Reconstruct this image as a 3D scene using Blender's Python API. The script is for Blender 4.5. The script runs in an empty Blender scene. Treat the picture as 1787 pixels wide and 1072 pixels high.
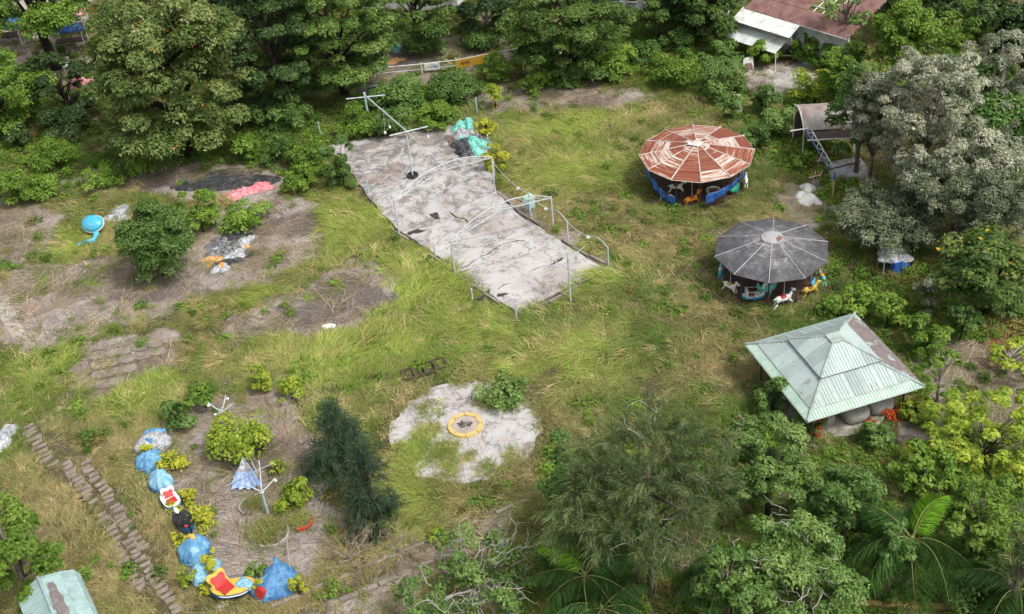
import bpy, math, random
import numpy as np
from math import radians, sin, cos, pi
from mathutils import Vector, Matrix

random.seed(7)
S = bpy.context.scene
COL = S.collection

# ------------------------------------------------------------------ camera
H, F, PITCH, ROLL = 46.0, 2150.0, radians(36.85), 0.104
W0, H0 = 1787.0, 1072.0
_c, _s = cos(ROLL), sin(ROLL)
R0 = np.array((1.0, 0, 0)); U0 = np.array((0, sin(PITCH), cos(PITCH))); FW = np.array((0, cos(PITCH), -sin(PITCH)))
RT = _c * R0 - _s * U0; UP = _s * R0 + _c * U0
CAMP = np.array((0, 0, H))
cam = bpy.data.cameras.new('camera'); cam_o = bpy.data.objects.new('camera', cam); COL.objects.link(cam_o)
M = Matrix.Identity(4)
for i in range(3):
    M[i][0], M[i][1], M[i][2], M[i][3] = RT[i], UP[i], -FW[i], CAMP[i]
cam_o.matrix_world = M
cam.sensor_width = 36.0; cam.lens = F / W0 * 36.0; cam.clip_end = 2000; cam.clip_start = 0.5
S.camera = cam_o

# ------------------------------------------------------------------ light
SUN_EL, SUN_AZ = radians(58), radians(128)      # azimuth clockwise from +Y
wd = bpy.data.worlds.new('World'); S.world = wd; wd.use_nodes = True
nt = wd.node_tree; nt.nodes.clear()
sky = nt.nodes.new('ShaderNodeTexSky'); sky.sky_type = 'NISHITA'; sky.sun_disc = False
sky.sun_elevation = SUN_EL; sky.sun_rotation = SUN_AZ; sky.air_density = 1.0; sky.dust_density = 4.0
hsv = nt.nodes.new('ShaderNodeHueSaturation'); hsv.inputs['Saturation'].default_value = 0.22
bg = nt.nodes.new('ShaderNodeBackground'); bg.inputs['Strength'].default_value = 0.13
wo = nt.nodes.new('ShaderNodeOutputWorld')
nt.links.new(sky.outputs[0], hsv.inputs['Color']); nt.links.new(hsv.outputs[0], bg.inputs['Color']); nt.links.new(bg.outputs[0], wo.inputs[0])
sl = bpy.data.lights.new('sun', 'SUN'); sl.energy = 1.5; sl.angle = radians(10); sl.color = (1.0, 0.965, 0.91)
so = bpy.data.objects.new('sun', sl); COL.objects.link(so)
sd = Vector((sin(SUN_AZ) * cos(SUN_EL), cos(SUN_AZ) * cos(SUN_EL), sin(SUN_EL)))
so.rotation_euler = sd.to_track_quat('Z', 'Y').to_euler(); so.location = (0, 40, 60)
S.view_settings.view_transform = 'Standard'; S.view_settings.look = 'None'
S.view_settings.gamma = 1.0; S.view_settings.use_curve_mapping = False
S.view_settings.exposure = 0.62
S.render.engine = 'CYCLES'
S.cycles.max_bounces = 4; S.cycles.diffuse_bounces = 2; S.cycles.transparent_max_bounces = 4

# ------------------------------------------------------------------ geometry of the view
def ray(px, py):
    q = ((px - W0 / 2) / F, (py - H0 / 2) / F)
    return FW + q[0] * RT - q[1] * UP

def P(px, py, z=0.0):
    d = ray(px, py); t = (z - H) / d[2]
    return CAMP + d * t

def V(px, py, z=0.0):
    return Vector(P(px, py, z))

def proj(p):
    r = np.asarray(p, float) - CAMP
    k = r @ FW
    return W0 / 2 + F * (r @ RT) / k, H0 / 2 - F * (r @ UP) / k, F / k

def zfor(x, y, py):                       # the height over (x, y) that shows at row py
    lo, hi = -2.0, 40.0
    for _ in range(40):
        m = (lo + hi) / 2
        if proj((x, y, m))[1] > py: lo = m
        else: hi = m
    return (lo + hi) / 2

# ------------------------------------------------------------------ noise
def _h(ix, iy, s):
    n = (ix.astype(np.int64) * 374761393 + iy.astype(np.int64) * 668265263 + s * 974634777) & 0x7fffffff
    n = ((n ^ (n >> 13)) * 1274126177) & 0x7fffffff
    n = n ^ (n >> 16)
    return (n & 0xffff) / 65535.0

def vn(x, y, s=0):
    x = np.asarray(x, float); y = np.asarray(y, float)
    ix = np.floor(x); iy = np.floor(y); fx = x - ix; fy = y - iy
    fx = fx * fx * (3 - 2 * fx); fy = fy * fy * (3 - 2 * fy)
    a = _h(ix, iy, s); b = _h(ix + 1, iy, s); c = _h(ix, iy + 1, s); d = _h(ix + 1, iy + 1, s)
    return (a * (1 - fx) + b * fx) * (1 - fy) + (c * (1 - fx) + d * fx) * fy

def fbm(x, y, s=0, o=4):
    t = 0; a = 0.5; n = 0
    for i in range(o):
        t = t + a * vn(np.asarray(x) * 2 ** i, np.asarray(y) * 2 ** i, s + i * 17); n += a; a *= 0.5
    return t / n

def inpoly(poly, x, y):
    r = np.zeros(len(x), bool); n = len(poly); j = n - 1
    for i in range(n):
        xi, yi = poly[i][0], poly[i][1]; xj, yj = poly[j][0], poly[j][1]
        c = ((yi > y) != (yj > y)) & (x < (xj - xi) * (y - yi) / (yj - yi + 1e-12) + xi)
        r ^= c; j = i
    return r

def PW(pts, z=0.0):
    return [P(a, b, z)[:2] for a, b in pts]

# ------------------------------------------------------------------ materials
MATS = {}
def _new(name):
    m = bpy.data.materials.new(name); m.use_nodes = True
    nt = m.node_tree; b = nt.nodes['Principled BSDF']
    MATS[name] = m
    return m, nt, b

def N(nt, t, **kw):
    n = nt.nodes.new(t)
    for k, v in kw.items(): setattr(n, k, v)
    return n

def ramp(nt, fac, stops, interp='LINEAR'):
    r = N(nt, 'ShaderNodeValToRGB'); r.color_ramp.interpolation = interp
    e = r.color_ramp.elements
    while len(e) < len(stops): e.new(0.5)
    for i, (p, c) in enumerate(stops):
        e[i].position = p; e[i].color = (*c, 1) if len(c) == 3 else c
    if fac is not None: nt.links.new(fac, r.inputs[0])
    return r.outputs[0]

def noise(nt, scale, detail=5, rough=0.6, vec=None, dist=0.0, out='Fac'):
    n = N(nt, 'ShaderNodeTexNoise'); n.inputs['Scale'].default_value = scale
    n.inputs['Detail'].default_value = detail; n.inputs['Roughness'].default_value = rough
    n.inputs['Distortion'].default_value = dist
    if vec is None: vec = N(nt, 'ShaderNodeNewGeometry').outputs['Position']
    nt.links.new(vec, n.inputs['Vector'])
    return n.outputs[out]

def mixc(nt, fac, a, b, mode='MIX'):
    m = N(nt, 'ShaderNodeMix', data_type='RGBA', blend_type=mode)
    for sock, v in ((m.inputs[0], fac), (m.inputs[6], a), (m.inputs[7], b)):
        if isinstance(v, (int, float)): sock.default_value = v
        elif isinstance(v, tuple): sock.default_value = (*v, 1)
        else: nt.links.new(v, sock)
    return m.outputs[2]

def bump(nt, b, h, strength, dist=0.02):
    n = N(nt, 'ShaderNodeBump'); n.inputs['Strength'].default_value = strength; n.inputs['Distance'].default_value = dist
    nt.links.new(h, n.inputs['Height']); nt.links.new(n.outputs[0], b.inputs['Normal'])

def weather(name, base, dirt, scale=2.0, amount=0.5, rough=0.6, spec=0.3, fine=None):
    """a colour with worn, dirty patches"""
    m, nt, b = _new(name)
    oi = N(nt, 'ShaderNodeObjectInfo')
    v = N(nt, 'ShaderNodeVectorMath', operation='ADD')
    nt.links.new(N(nt, 'ShaderNodeNewGeometry').outputs['Position'], v.inputs[0]); nt.links.new(oi.outputs['Random'], v.inputs[1])
    n1 = noise(nt, scale, 6, 0.65, v.outputs[0], 0.4)
    f = ramp(nt, n1, [(max(0, 0.62 - amount * 0.4), (0, 0, 0)), (0.72, (1, 1, 1))])
    c = mixc(nt, f, base, dirt)
    n2 = noise(nt, fine or scale * 9, 4, 0.7)
    c = mixc(nt, 0.35, c, ramp(nt, n2, [(0.3, (0.35,) * 3), (0.7, (0.75,) * 3)]), 'OVERLAY')
    nt.links.new(c, b.inputs['Base Color']); b.inputs['Roughness'].default_value = rough
    b.inputs['Specular IOR Level'].default_value = spec
    bump(nt, b, n2, 0.25, 0.02)
    return m

def leafmat(name, stops, trans=0.36, rough=0.5, spec=0.3, gain=1.38):
    stops = [(p, (c[0] * gain, c[1] * gain, c[2] * gain)) for p, c in stops]
    """leaf colour by each leaf's own tint"""
    m, nt, b = _new(name)
    a = N(nt, 'ShaderNodeAttribute', attribute_name='tint')
    oi = N(nt, 'ShaderNodeObjectInfo')
    c = ramp(nt, a.outputs['Fac'], stops)
    h = N(nt, 'ShaderNodeHueSaturation')
    mr = N(nt, 'ShaderNodeMapRange'); mr.inputs[3].default_value = 0.86; mr.inputs[4].default_value = 1.14
    nt.links.new(oi.outputs['Random'], mr.inputs[0]); nt.links.new(mr.outputs[0], h.inputs['Value']); nt.links.new(c, h.inputs['Color'])
    nt.links.new(h.outputs[0], b.inputs['Base Color']); b.inputs['Roughness'].default_value = rough
    b.inputs['Specular IOR Level'].default_value = spec
    t = N(nt, 'ShaderNodeBsdfTranslucent'); nt.links.new(h.outputs[0], t.inputs['Color'])
    mx = N(nt, 'ShaderNodeMixShader'); mx.inputs[0].default_value = trans
    nt.links.new(b.outputs[0], mx.inputs[1]); nt.links.new(t.outputs[0], mx.inputs[2])
    nt.links.new(mx.outputs[0], nt.nodes['Material Output'].inputs[0])
    return m

def grassmat(name):
    m, nt, b = _new(name)
    a = N(nt, 'ShaderNodeAttribute', attribute_name='gtint', attribute_type='INSTANCER')
    v = N(nt, 'ShaderNodeAttribute', attribute_name='tint')
    k = ramp(nt, v.outputs['Fac'], [(0, (0.80, 0.76, 0.68)), (1, (1.95, 1.9, 1.75))])
    c = mixc(nt, 1.0, a.outputs['Color'], k, 'MULTIPLY')
    nt.links.new(c, b.inputs['Base Color']); b.inputs['Roughness'].default_value = 0.6
    b.inputs['Specular IOR Level'].default_value = 0.25
    t = N(nt, 'ShaderNodeBsdfTranslucent'); nt.links.new(c, t.inputs['Color'])
    mx = N(nt, 'ShaderNodeMixShader'); mx.inputs[0].default_value = 0.38
    nt.links.new(b.outputs[0], mx.inputs[1]); nt.links.new(t.outputs[0], mx.inputs[2])
    nt.links.new(mx.outputs[0], nt.nodes['Material Output'].inputs[0])
    return m

# ------------------------------------------------------------------ mesh helpers
class MB:
    def __init__(s): s.v = []; s.f = []; s.uv = []
    def add(s, vs, fs, uv=None):
        n = len(s.v); s.v += [tuple(p) for p in vs]; s.f += [tuple(i + n for i in f) for f in fs]
        s.uv += [tuple(u) for u in uv] if uv is not None else [(0, 0)] * len(vs)
        return s
    def box(s, c, d, rz=0.0, tilt=None):
        c = Vector(c); x, y, z = d[0] / 2, d[1] / 2, d[2] / 2
        R = Matrix.Rotation(rz, 3, 'Z')
        if tilt is not None: R = R @ tilt
        vs = [c + R @ Vector((a * x, b * y, e * z)) for e in (-1, 1) for a, b in ((-1, -1), (1, -1), (1, 1), (-1, 1))]
        return s.add(vs, [(3, 2, 1, 0), (4, 5, 6, 7), (0, 1, 5, 4), (1, 2, 6, 5), (2, 3, 7, 6), (3, 0, 4, 7)])
    def tube(s, pts, r0, r1=None, n=6):
        r1 = r0 if r1 is None else r1
        pts = [Vector(p) for p in pts]; k = len(pts); vs = []; fs = []
        for i, p in enumerate(pts):
            t = (pts[min(i + 1, k - 1)] - pts[max(i - 1, 0)]).normalized()
            a = t.cross(Vector((0.13, 0.21, 0.97)) if abs(t.z) < 0.9 else Vector((1, 0, 0))).normalized(); b = t.cross(a)
            r = r0 + (r1 - r0) * i / max(1, k - 1)
            for j in range(n): vs.append(p + (a * cos(2 * pi * j / n) + b * sin(2 * pi * j / n)) * r)
        for i in range(k - 1):
            for j in range(n): fs.append((i * n + j, i * n + (j + 1) % n, (i + 1) * n + (j + 1) % n, (i + 1) * n + j))
        fs.append(tuple(reversed(range(n)))); fs.append(tuple((k - 1) * n + j for j in range(n)))
        return s.add(vs, fs)
    def ball(s, c, r, nu=10, nv=6, R=None):
        r = (r, r, r) if isinstance(r, (int, float)) else r; c = Vector(c); vs = []; fs = []
        for i in range(1, nv):
            a = pi * i / nv
            for j in range(nu):
                p = Vector((r[0] * sin(a) * cos(2 * pi * j / nu), r[1] * sin(a) * sin(2 * pi * j / nu), r[2] * cos(a)))
                vs.append(c + (R @ p if R else p))
        q = Vector((0, 0, r[2])); q = R @ q if R else q
        vs += [c + q, c - q]; t, bt = len(vs) - 2, len(vs) - 1
        for i in range(nv - 2):
            for j in range(nu): fs.append((i * nu + j, (i + 1) * nu + j, (i + 1) * nu + (j + 1) % nu, i * nu + (j + 1) % nu))
        for j in range(nu):
            fs.append((t, j, (j + 1) % nu)); b0 = (nv - 2) * nu; fs.append((bt, b0 + (j + 1) % nu, b0 + j))
        return s.add(vs, fs)
    def prism(s, poly, z0, z1):
        n = len(poly); vs = [(p[0], p[1], z0) for p in poly] + [(p[0], p[1], z1) for p in poly]
        a = sum(poly[i][0] * poly[(i + 1) % n][1] - poly[(i + 1) % n][0] * poly[i][1] for i in range(n))
        o = list(range(n)) if a > 0 else list(reversed(range(n)))
        fs = [tuple(n + i for i in o), tuple(reversed(o))]
        for k in range(n): i, j = o[k], o[(k + 1) % n]; fs.append((i, j, n + j, n + i))
        return s.add(vs, fs)
    def lathe(s, prof, c=(0, 0, 0), n=20, a0=0.0, a1=2 * pi):
        vs = []; fs = []; full = abs(a1 - a0 - 2 * pi) < 1e-6; m = n if full else n + 1
        for r, z in prof:
            for j in range(m):
                a = a0 + (a1 - a0) * j / n; vs.append((c[0] + r * cos(a), c[1] + r * sin(a), c[2] + z))
        for i in range(len(prof) - 1):
            for j in range(n): k = (j + 1) % m; fs.append((i * m + j, i * m + k, (i + 1) * m + k, (i + 1) * m + j))
        return s.add(vs, fs)

def origin(o):
    v = Vector((0, 0, 0))
    while o is not None: v = v + o.location; o = o.parent
    return v

def tag(o, label=None, cat=None, group=None, kind=None):
    for k, v in (('label', label), ('category', cat), ('group', group), ('kind', kind)):
        if v: o[k] = v
    return o

def finish(name, me, mat, parent, loc):
    o = bpy.data.objects.new(name, me); COL.objects.link(o)
    if mat: me.materials.append(MATS[mat] if isinstance(mat, str) else mat)
    if parent is not None: o.parent = parent
    elif loc is not None: o.location = loc
    return o

def obj(name, mb, mat, parent=None, loc=None, smooth=False, label=None):
    """world-space shape -> one mesh object"""
    off = origin(parent) if parent is not None else (Vector(loc) if loc is not None else Vector((0, 0, 0)))
    me = bpy.data.meshes.new(name)
    me.from_pydata([Vector(p) - off for p in mb.v], [], mb.f)
    if any(u != (0, 0) for u in mb.uv):
        uv = me.uv_layers.new(name='UVMap')
        li = np.empty(len(me.loops), np.int32); me.loops.foreach_get('vertex_index', li)
        uv.data.foreach_set('uv', np.array(mb.uv, np.float32)[li].ravel())
    if smooth: me.polygons.foreach_set('use_smooth', [True] * len(me.polygons))
    me.update()
    o = finish(name, me, mat, parent, loc)
    if label: o['label'] = label
    return o

def npmesh(name, v, f, attr=None, mat=None, parent=None, loc=None):
    """v (N,3), f (M,k) arrays in world space"""
    off = origin(parent) if parent is not None else (Vector(loc) if loc is not None else Vector((0, 0, 0)))
    me = bpy.data.meshes.new(name); n, k = f.shape
    me.vertices.add(len(v)); me.vertices.foreach_set('co', (v - np.array(off)).astype(np.float32).ravel())
    me.loops.add(n * k); me.loops.foreach_set('vertex_index', f.astype(np.int32).ravel())
    me.polygons.add(n); me.polygons.foreach_set('loop_start', np.arange(0, n * k, k, dtype=np.int32))
    me.update(calc_edges=True)
    if attr is not None:
        a = me.attributes.new('tint', 'FLOAT', 'FACE'); a.data.foreach_set('value', attr.astype(np.float32))
    return finish(name, me, mat, parent, loc)

def thing(name, label, cat, loc=(0, 0, 0), group=None):
    o = bpy.data.objects.new(name, None); COL.objects.link(o); o.empty_display_size = 0.3
    o.location = Vector(loc); tag(o, label, cat, group)
    return o

def copy_tree(o, parent=None):
    c = o.copy(); COL.objects.link(c)
    if parent is not None: c.parent = parent
    for ch in [x for x in o.children]: copy_tree(ch, c)
    return c

# ------------------------------------------------------------------ material list
weather('galvanised', (0.52, 0.57, 0.60), (0.30, 0.27, 0.24), 3, 0.35, 0.45, 0.5)
weather('turquoise_paint', (0.36, 0.56, 0.62), (0.42, 0.36, 0.30), 3, 0.4, 0.5)
weather('white_paint', (0.72, 0.72, 0.70), (0.34, 0.31, 0.27), 2, 0.4, 0.5)
weather('pale_wall', (0.60, 0.64, 0.61), (0.30, 0.31, 0.28), 0.8, 0.5, 0.8)
weather('grey_wall', (0.36, 0.36, 0.35), (0.18, 0.17, 0.16), 0.7, 0.6, 0.85)
weather('dark_wood', (0.10, 0.062, 0.045), (0.045, 0.032, 0.026), 2, 0.5, 0.8)
weather('dark_metal', (0.055, 0.05, 0.048), (0.14, 0.07, 0.045), 3, 0.4, 0.6)
weather('white_fibre', (0.78, 0.77, 0.74), (0.45, 0.42, 0.37), 2, 0.35, 0.35, 0.5)
weather('orange_fibre', (0.72, 0.28, 0.03), (0.45, 0.14, 0.03), 3, 0.4, 0.4, 0.5)
weather('yellow_fibre', (0.62, 0.42, 0.06), (0.40, 0.26, 0.06), 3, 0.4, 0.4, 0.5)
weather('teal_fibre', (0.10, 0.42, 0.36), (0.22, 0.36, 0.33), 3, 0.4, 0.4, 0.5)
weather('green_fibre', (0.02, 0.32, 0.20), (0.06, 0.22, 0.16), 3, 0.4, 0.4, 0.5)
weather('blue_fibre', (0.07, 0.36, 0.62), (0.16, 0.36, 0.50), 3, 0.4, 0.4, 0.5)
weather('red_fibre', (0.48, 0.025, 0.02), (0.36, 0.06, 0.05), 3, 0.4, 0.4, 0.5)
weather('brown_fibre', (0.22, 0.10, 0.05), (0.12, 0.07, 0.05), 3, 0.4, 0.5)
weather('black_fibre', (0.02, 0.02, 0.022), (0.06, 0.055, 0.05), 3, 0.4, 0.5)
weather('cyan_fibre', (0.06, 0.40, 0.60), (0.20, 0.46, 0.58), 2, 0.3, 0.35, 0.5)
weather('deep_blue', (0.03, 0.13, 0.34), (0.06, 0.16, 0.30), 2, 0.4, 0.4, 0.5)
weather('yellow_paint', (0.62, 0.43, 0.10), (0.48, 0.40, 0.26), 5, 0.6, 0.6)
weather('kerb_yellow', (0.52, 0.36, 0.07), (0.34, 0.29, 0.20), 3, 0.6, 0.7)
weather('bark_grey', (0.20, 0.175, 0.15), (0.09, 0.08, 0.07), 4, 0.5, 0.9, 0.1)
weather('bark_dark', (0.045, 0.037, 0.03), (0.02, 0.018, 0.016), 4, 0.5, 0.9, 0.1)
weather('bark_pale', (0.40, 0.37, 0.33), (0.22, 0.20, 0.17), 5, 0.5, 0.9, 0.1)
weather('frond_stem', (0.22, 0.24, 0.07), (0.14, 0.13, 0.06), 4, 0.5, 0.7)
weather('concrete_pale', (0.46, 0.43, 0.40), (0.20, 0.18, 0.165), 1.6, 0.6, 0.9, 0.1)
weather('paver_stone', (0.29, 0.245, 0.20), (0.14, 0.115, 0.095), 2.2, 0.7, 0.9, 0.1)
weather('kerb_stone', (0.34, 0.30, 0.26), (0.15, 0.13, 0.10), 1.2, 0.8, 0.9, 0.1)
weather('asphalt', (0.14, 0.145, 0.15), (0.08, 0.08, 0.08), 1.0, 0.5, 0.9, 0.1)
weather('tub_grey', (0.46, 0.45, 0.42), (0.26, 0.25, 0.235), 2, 0.5, 0.8)
weather('black_sheet', (0.028, 0.027, 0.028), (0.075, 0.066, 0.06), 1.2, 0.6, 0.6)
weather('crack_dark', (0.045, 0.04, 0.037), (0.11, 0.095, 0.085), 3, 0.5, 0.9, 0.1)
weather('mud_brown', (0.13, 0.10, 0.082), (0.21, 0.17, 0.145), 2.5, 0.5, 0.95, 0.1)
weather('mud_pale', (0.19, 0.155, 0.135), (0.36, 0.31, 0.28), 2.2, 0.7, 0.95, 0.1)
weather('path_soil', (0.095, 0.082, 0.042), (0.06, 0.055, 0.03), 2.2, 0.6, 0.95, 0.1)
weather('rust_red', (0.14, 0.056, 0.048), (0.27, 0.175, 0.155), 1.3, 0.9, 0.85, 0.15)
weather('stone_white', (0.74, 0.72, 0.69), (0.50, 0.47, 0.44), 1.5, 0.5, 0.9)

def tarp(name, a, b, c=None, scale=3.0, rough=0.45):
    """plastic sheet: worn tones and dark fold shade put into the colour by noise"""
    m, nt, bs = _new(name)
    n1 = noise(nt, scale, 4, 0.55, None, 1.2)
    st = [(0.36, a), (0.56, b)] + ([(0.70, c)] if c else [])
    col = ramp(nt, n1, st)
    nt.links.new(col, bs.inputs['Base Color']); bs.inputs['Roughness'].default_value = rough
    n2 = noise(nt, scale * 2.3, 3, 0.5, None, 1.5); bump(nt, bs, n2, 0.6, 0.08)
    return m
tarp('tarp_blue', (0.075, 0.22, 0.40), (0.13, 0.34, 0.54), (0.30, 0.50, 0.64))
tarp('tarp_pale_blue', (0.16, 0.37, 0.52), (0.26, 0.50, 0.64), (0.40, 0.60, 0.70))
tarp('tarp_deep', (0.05, 0.17, 0.36), (0.085, 0.25, 0.46), (0.16, 0.34, 0.52))
tarp('tarp_white', (0.20, 0.21, 0.22), (0.46, 0.47, 0.49), (0.70, 0.70, 0.70), 4.5)  # darkest tone paints the shade of folds into the white sheet
tarp('tarp_teal', (0.10, 0.40, 0.34), (0.20, 0.56, 0.48), (0.45, 0.70, 0.64))
tarp('tarp_pink', (0.58, 0.14, 0.17), (0.70, 0.27, 0.29), (0.66, 0.55, 0.53), 3.2)
tarp('tarp_grey', (0.05, 0.052, 0.056), (0.19, 0.19, 0.195), (0.42, 0.42, 0.42), 3.2)
tarp('tarp_black', (0.02, 0.021, 0.024), (0.05, 0.052, 0.056), (0.14, 0.14, 0.15))
tarp('tarp_orange', (0.50, 0.25, 0.08), (0.62, 0.36, 0.14), (0.68, 0.48, 0.28))
tarp('net_blue', (0.02, 0.09, 0.36), (0.045, 0.17, 0.56), (0.12, 0.30, 0.66), 5)
tarp('shade_blue', (0.20, 0.30, 0.55), (0.33, 0.44, 0.66), (0.50, 0.58, 0.72))
tarp('stall_blue', (0.015, 0.08, 0.42), (0.02, 0.13, 0.55))

# leaves (tint 0..1 per leaf)
leafmat('leaf_almond', [(0.0, (0.050, 0.080, 0.018)), (0.45, (0.095, 0.135, 0.034)), (0.85, (0.165, 0.195, 0.062)), (0.975, (0.22, 0.23, 0.09)), (0.99, (0.50, 0.16, 0.03))], gain=1.95)
leafmat('leaf_layer', [(0.0, (0.034, 0.066, 0.013)), (0.5, (0.066, 0.115, 0.022)), (0.9, (0.12, 0.17, 0.04)), (1.0, (0.17, 0.21, 0.055))], gain=1.75)
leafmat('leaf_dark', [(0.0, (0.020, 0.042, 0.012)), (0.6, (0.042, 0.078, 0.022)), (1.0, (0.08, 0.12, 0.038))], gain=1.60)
leafmat('leaf_bright', [(0.0, (0.060, 0.115, 0.014)), (0.5, (0.115, 0.20, 0.026)), (1.0, (0.20, 0.28, 0.045))], gain=1.55)
leafmat('leaf_lime', [(0.0, (0.12, 0.19, 0.018)), (0.5, (0.21, 0.29, 0.03)), (1.0, (0.34, 0.37, 0.05))], gain=1.45)
leafmat('leaf_yellow', [(0.0, (0.20, 0.25, 0.02)), (0.5, (0.36, 0.38, 0.035)), (1.0, (0.50, 0.46, 0.06))])
leafmat('leaf_mid', [(0.0, (0.036, 0.082, 0.016)), (0.5, (0.074, 0.140, 0.030)), (1.0, (0.15, 0.22, 0.06))], gain=1.65)
leafmat('leaf_soft', [(0.0, (0.048, 0.098, 0.020)), (0.5, (0.095, 0.165, 0.038)), (1.0, (0.19, 0.25, 0.075))], gain=1.75)
leafmat('leaf_grey', [(0.0, (0.085, 0.105, 0.052)), (0.5, (0.205, 0.222, 0.148)), (0.9, (0.40, 0.405, 0.31)), (1.0, (0.36, 0.32, 0.22))], gain=1.60)
leafmat('leaf_greygreen', [(0.0, (0.072, 0.09, 0.05)), (0.5, (0.135, 0.16, 0.092)), (1.0, (0.23, 0.25, 0.155))], gain=1.65)
leafmat('leaf_sheoak', [(0.0, (0.050, 0.074, 0.026)), (0.5, (0.098, 0.128, 0.046)), (1.0, (0.18, 0.205, 0.085))], gain=1.60)
leafmat('leaf_conifer', [(0.0, (0.018, 0.034, 0.020)), (0.5, (0.034, 0.060, 0.033)), (1.0, (0.068, 0.105, 0.052))], gain=1.70)
leafmat('leaf_fruit', [(0.0, (0.034, 0.066, 0.014)), (0.5, (0.07, 0.12, 0.026)), (0.93, (0.14, 0.18, 0.045)), (0.975, (0.17, 0.19, 0.04)), (0.985, (0.62, 0.38, 0.03))], gain=1.70)
leafmat('leaf_palm', [(0.0, (0.020, 0.055, 0.014)), (0.6, (0.045, 0.105, 0.022)), (1.0, (0.10, 0.19, 0.03))], gain=1.60)
leafmat('leaf_palm_new', [(0.0, (0.085, 0.20, 0.012)), (0.6, (0.16, 0.33, 0.02)), (1.0, (0.26, 0.42, 0.04))])
leafmat('leaf_red', [(0.0, (0.28, 0.03, 0.01)), (0.5, (0.48, 0.07, 0.02)), (1.0, (0.60, 0.16, 0.04))])
leafmat('leaf_dry', [(0.0, (0.16, 0.12, 0.08)), (0.5, (0.27, 0.215, 0.15)), (1.0, (0.40, 0.34, 0.25))])
leafmat('leaf_tuft', [(0.0, (0.14, 0.17, 0.035)), (0.5, (0.24, 0.26, 0.065)), (1.0, (0.38, 0.37, 0.13))])
grassmat('grass')

# ------------------------------------------------------------------ ground zones (outlines of what lies where)
ZONES = {
 'bare_west':   PW([(-60, 372), (75, 356), (98, 385), (90, 432), (30, 452), (-60, 470)]),
 'bare_main':   PW([(35, 472), (110, 458), (190, 452), (250, 440), (330, 398), (400, 362), (480, 345), (535, 362), (560, 420), (525, 458), (440, 488), (360, 502), (280, 535), (200, 562), (130, 592), (85, 592), (58, 540)]),
 'bare_mid':    PW([(545, 512), (600, 466), (655, 468), (682, 500), (650, 540), (585, 572), (480, 588), (395, 582), (440, 545)]),
 'bare_strip':  PW([(-30, 490), (12, 500), (62, 606), (40, 618), (-30, 545)]),
 'bare_steps':  PW([(155, 605), (295, 588), (305, 622), (245, 660), (180, 690), (145, 650)]),
 'bare_ride':   PW([(292, 752), (345, 712), (440, 698), (498, 715), (525, 765), (545, 830), (585, 885), (585, 940), (545, 985), (500, 1010), (420, 1008), (360, 945), (310, 850)]),
 'bare_north':  PW([(800, 165), (880, 140), (1050, 136), (1145, 165), (1100, 192), (1020, 208), (930, 200), (840, 195)]),
 'bare_tarp':   PW([(120, 315), (250, 283), (480, 292), (520, 320), (400, 345), (290, 332), (180, 330)]),
 'bare_east':   PW([(1590, 600), (1700, 588), (1830, 600), (1830, 740), (1690, 745), (1640, 800), (1555, 812), (1560, 760), (1625, 720)]),
 'bare_stalls': PW([(-200, -60), (150, -60), (170, 130), (60, 150), (-200, 130)]),
 'bare_back':   PW([(640, 70), (900, 60), (905, 125), (760, 135), (660, 190), (600, 180)]),
 'shade_floor': PW([(-80, -60), (1320, -60), (1310, 45), (900, 55), (690, 70), (560, 150), (440, 215), (160, 225), (-80, 215)]),
 'bare_slabside': PW([(865, 330), (905, 352), (1060, 450), (1050, 472), (900, 380)]),
 'bare_stones': PW([(1375, 330), (1430, 325), (1440, 380), (1385, 395)]),
 'bare_kerb':   PW([(480, 1120), (640, 1010), (800, 925), (905, 868), (935, 880), (830, 975), (700, 1120)]),
 'bare_lower':  PW([(690, 990), (800, 950), (900, 960), (880, 1120), (640, 1120)]),
}
LITTER = PW([(1690, 555), (1830, 520), (1830, 630), (1720, 640)])
BURN = [(660, 520, 40, 18), (600, 505, 60, 26), (520, 390, 60, 25), (260, 500, 90, 26), (470, 395, 40, 22), (440, 790, 60, 30), (1020, 180, 60, 12), (540, 545, 70, 20), (330, 310, 90, 14), (720, 100, 60, 25)]
def wob(x, y, k=1.0, s=0):
    return x + k * (fbm(x * 0.9, y * 0.9, 40 + s) - 0.5) * 2.4, y + k * (fbm(x * 0.9, y * 0.9, 60 + s) - 0.5) * 2.4

SLAB = PW([(570, 258), (640, 244), (800, 220), (850, 262), (866, 335), (900, 374), (1052, 471), (905, 549), (826, 497), (782, 462), (735, 428), (696, 405), (640, 345), (622, 315)])
PADC = np.array(P(812, 752)[:2]); PADR = 4.18
PAD_BLOBS = [(757, 715, 26, 14), (745, 758, 24, 16), (770, 800, 40, 30), (735, 790, 42, 22), (872, 690, 40, 26), (800, 670, 14, 12), (822, 800, 16, 8), (905, 800, 22, 20), (700, 800, 40, 20), (850, 820, 24, 12), (890, 712, 22, 12), (700, 806, 40, 18), (906, 822, 34, 14), (716, 692, 22, 9), (770, 772, 14, 18)]
def unit2(v): return v / (np.linalg.norm(v) + 1e-9)
def near_px(x, y, cx, cy, rx, ry):
    """soft ellipse on the ground round the point seen at (cx, cy)"""
    c = P(cx, cy); k = proj(c)[2]
    a = rx / k; b = ry / (k * 0.58)
    return np.exp(-(((x - c[0]) / a) ** 2 + ((y - c[1]) / b) ** 2))

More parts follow.
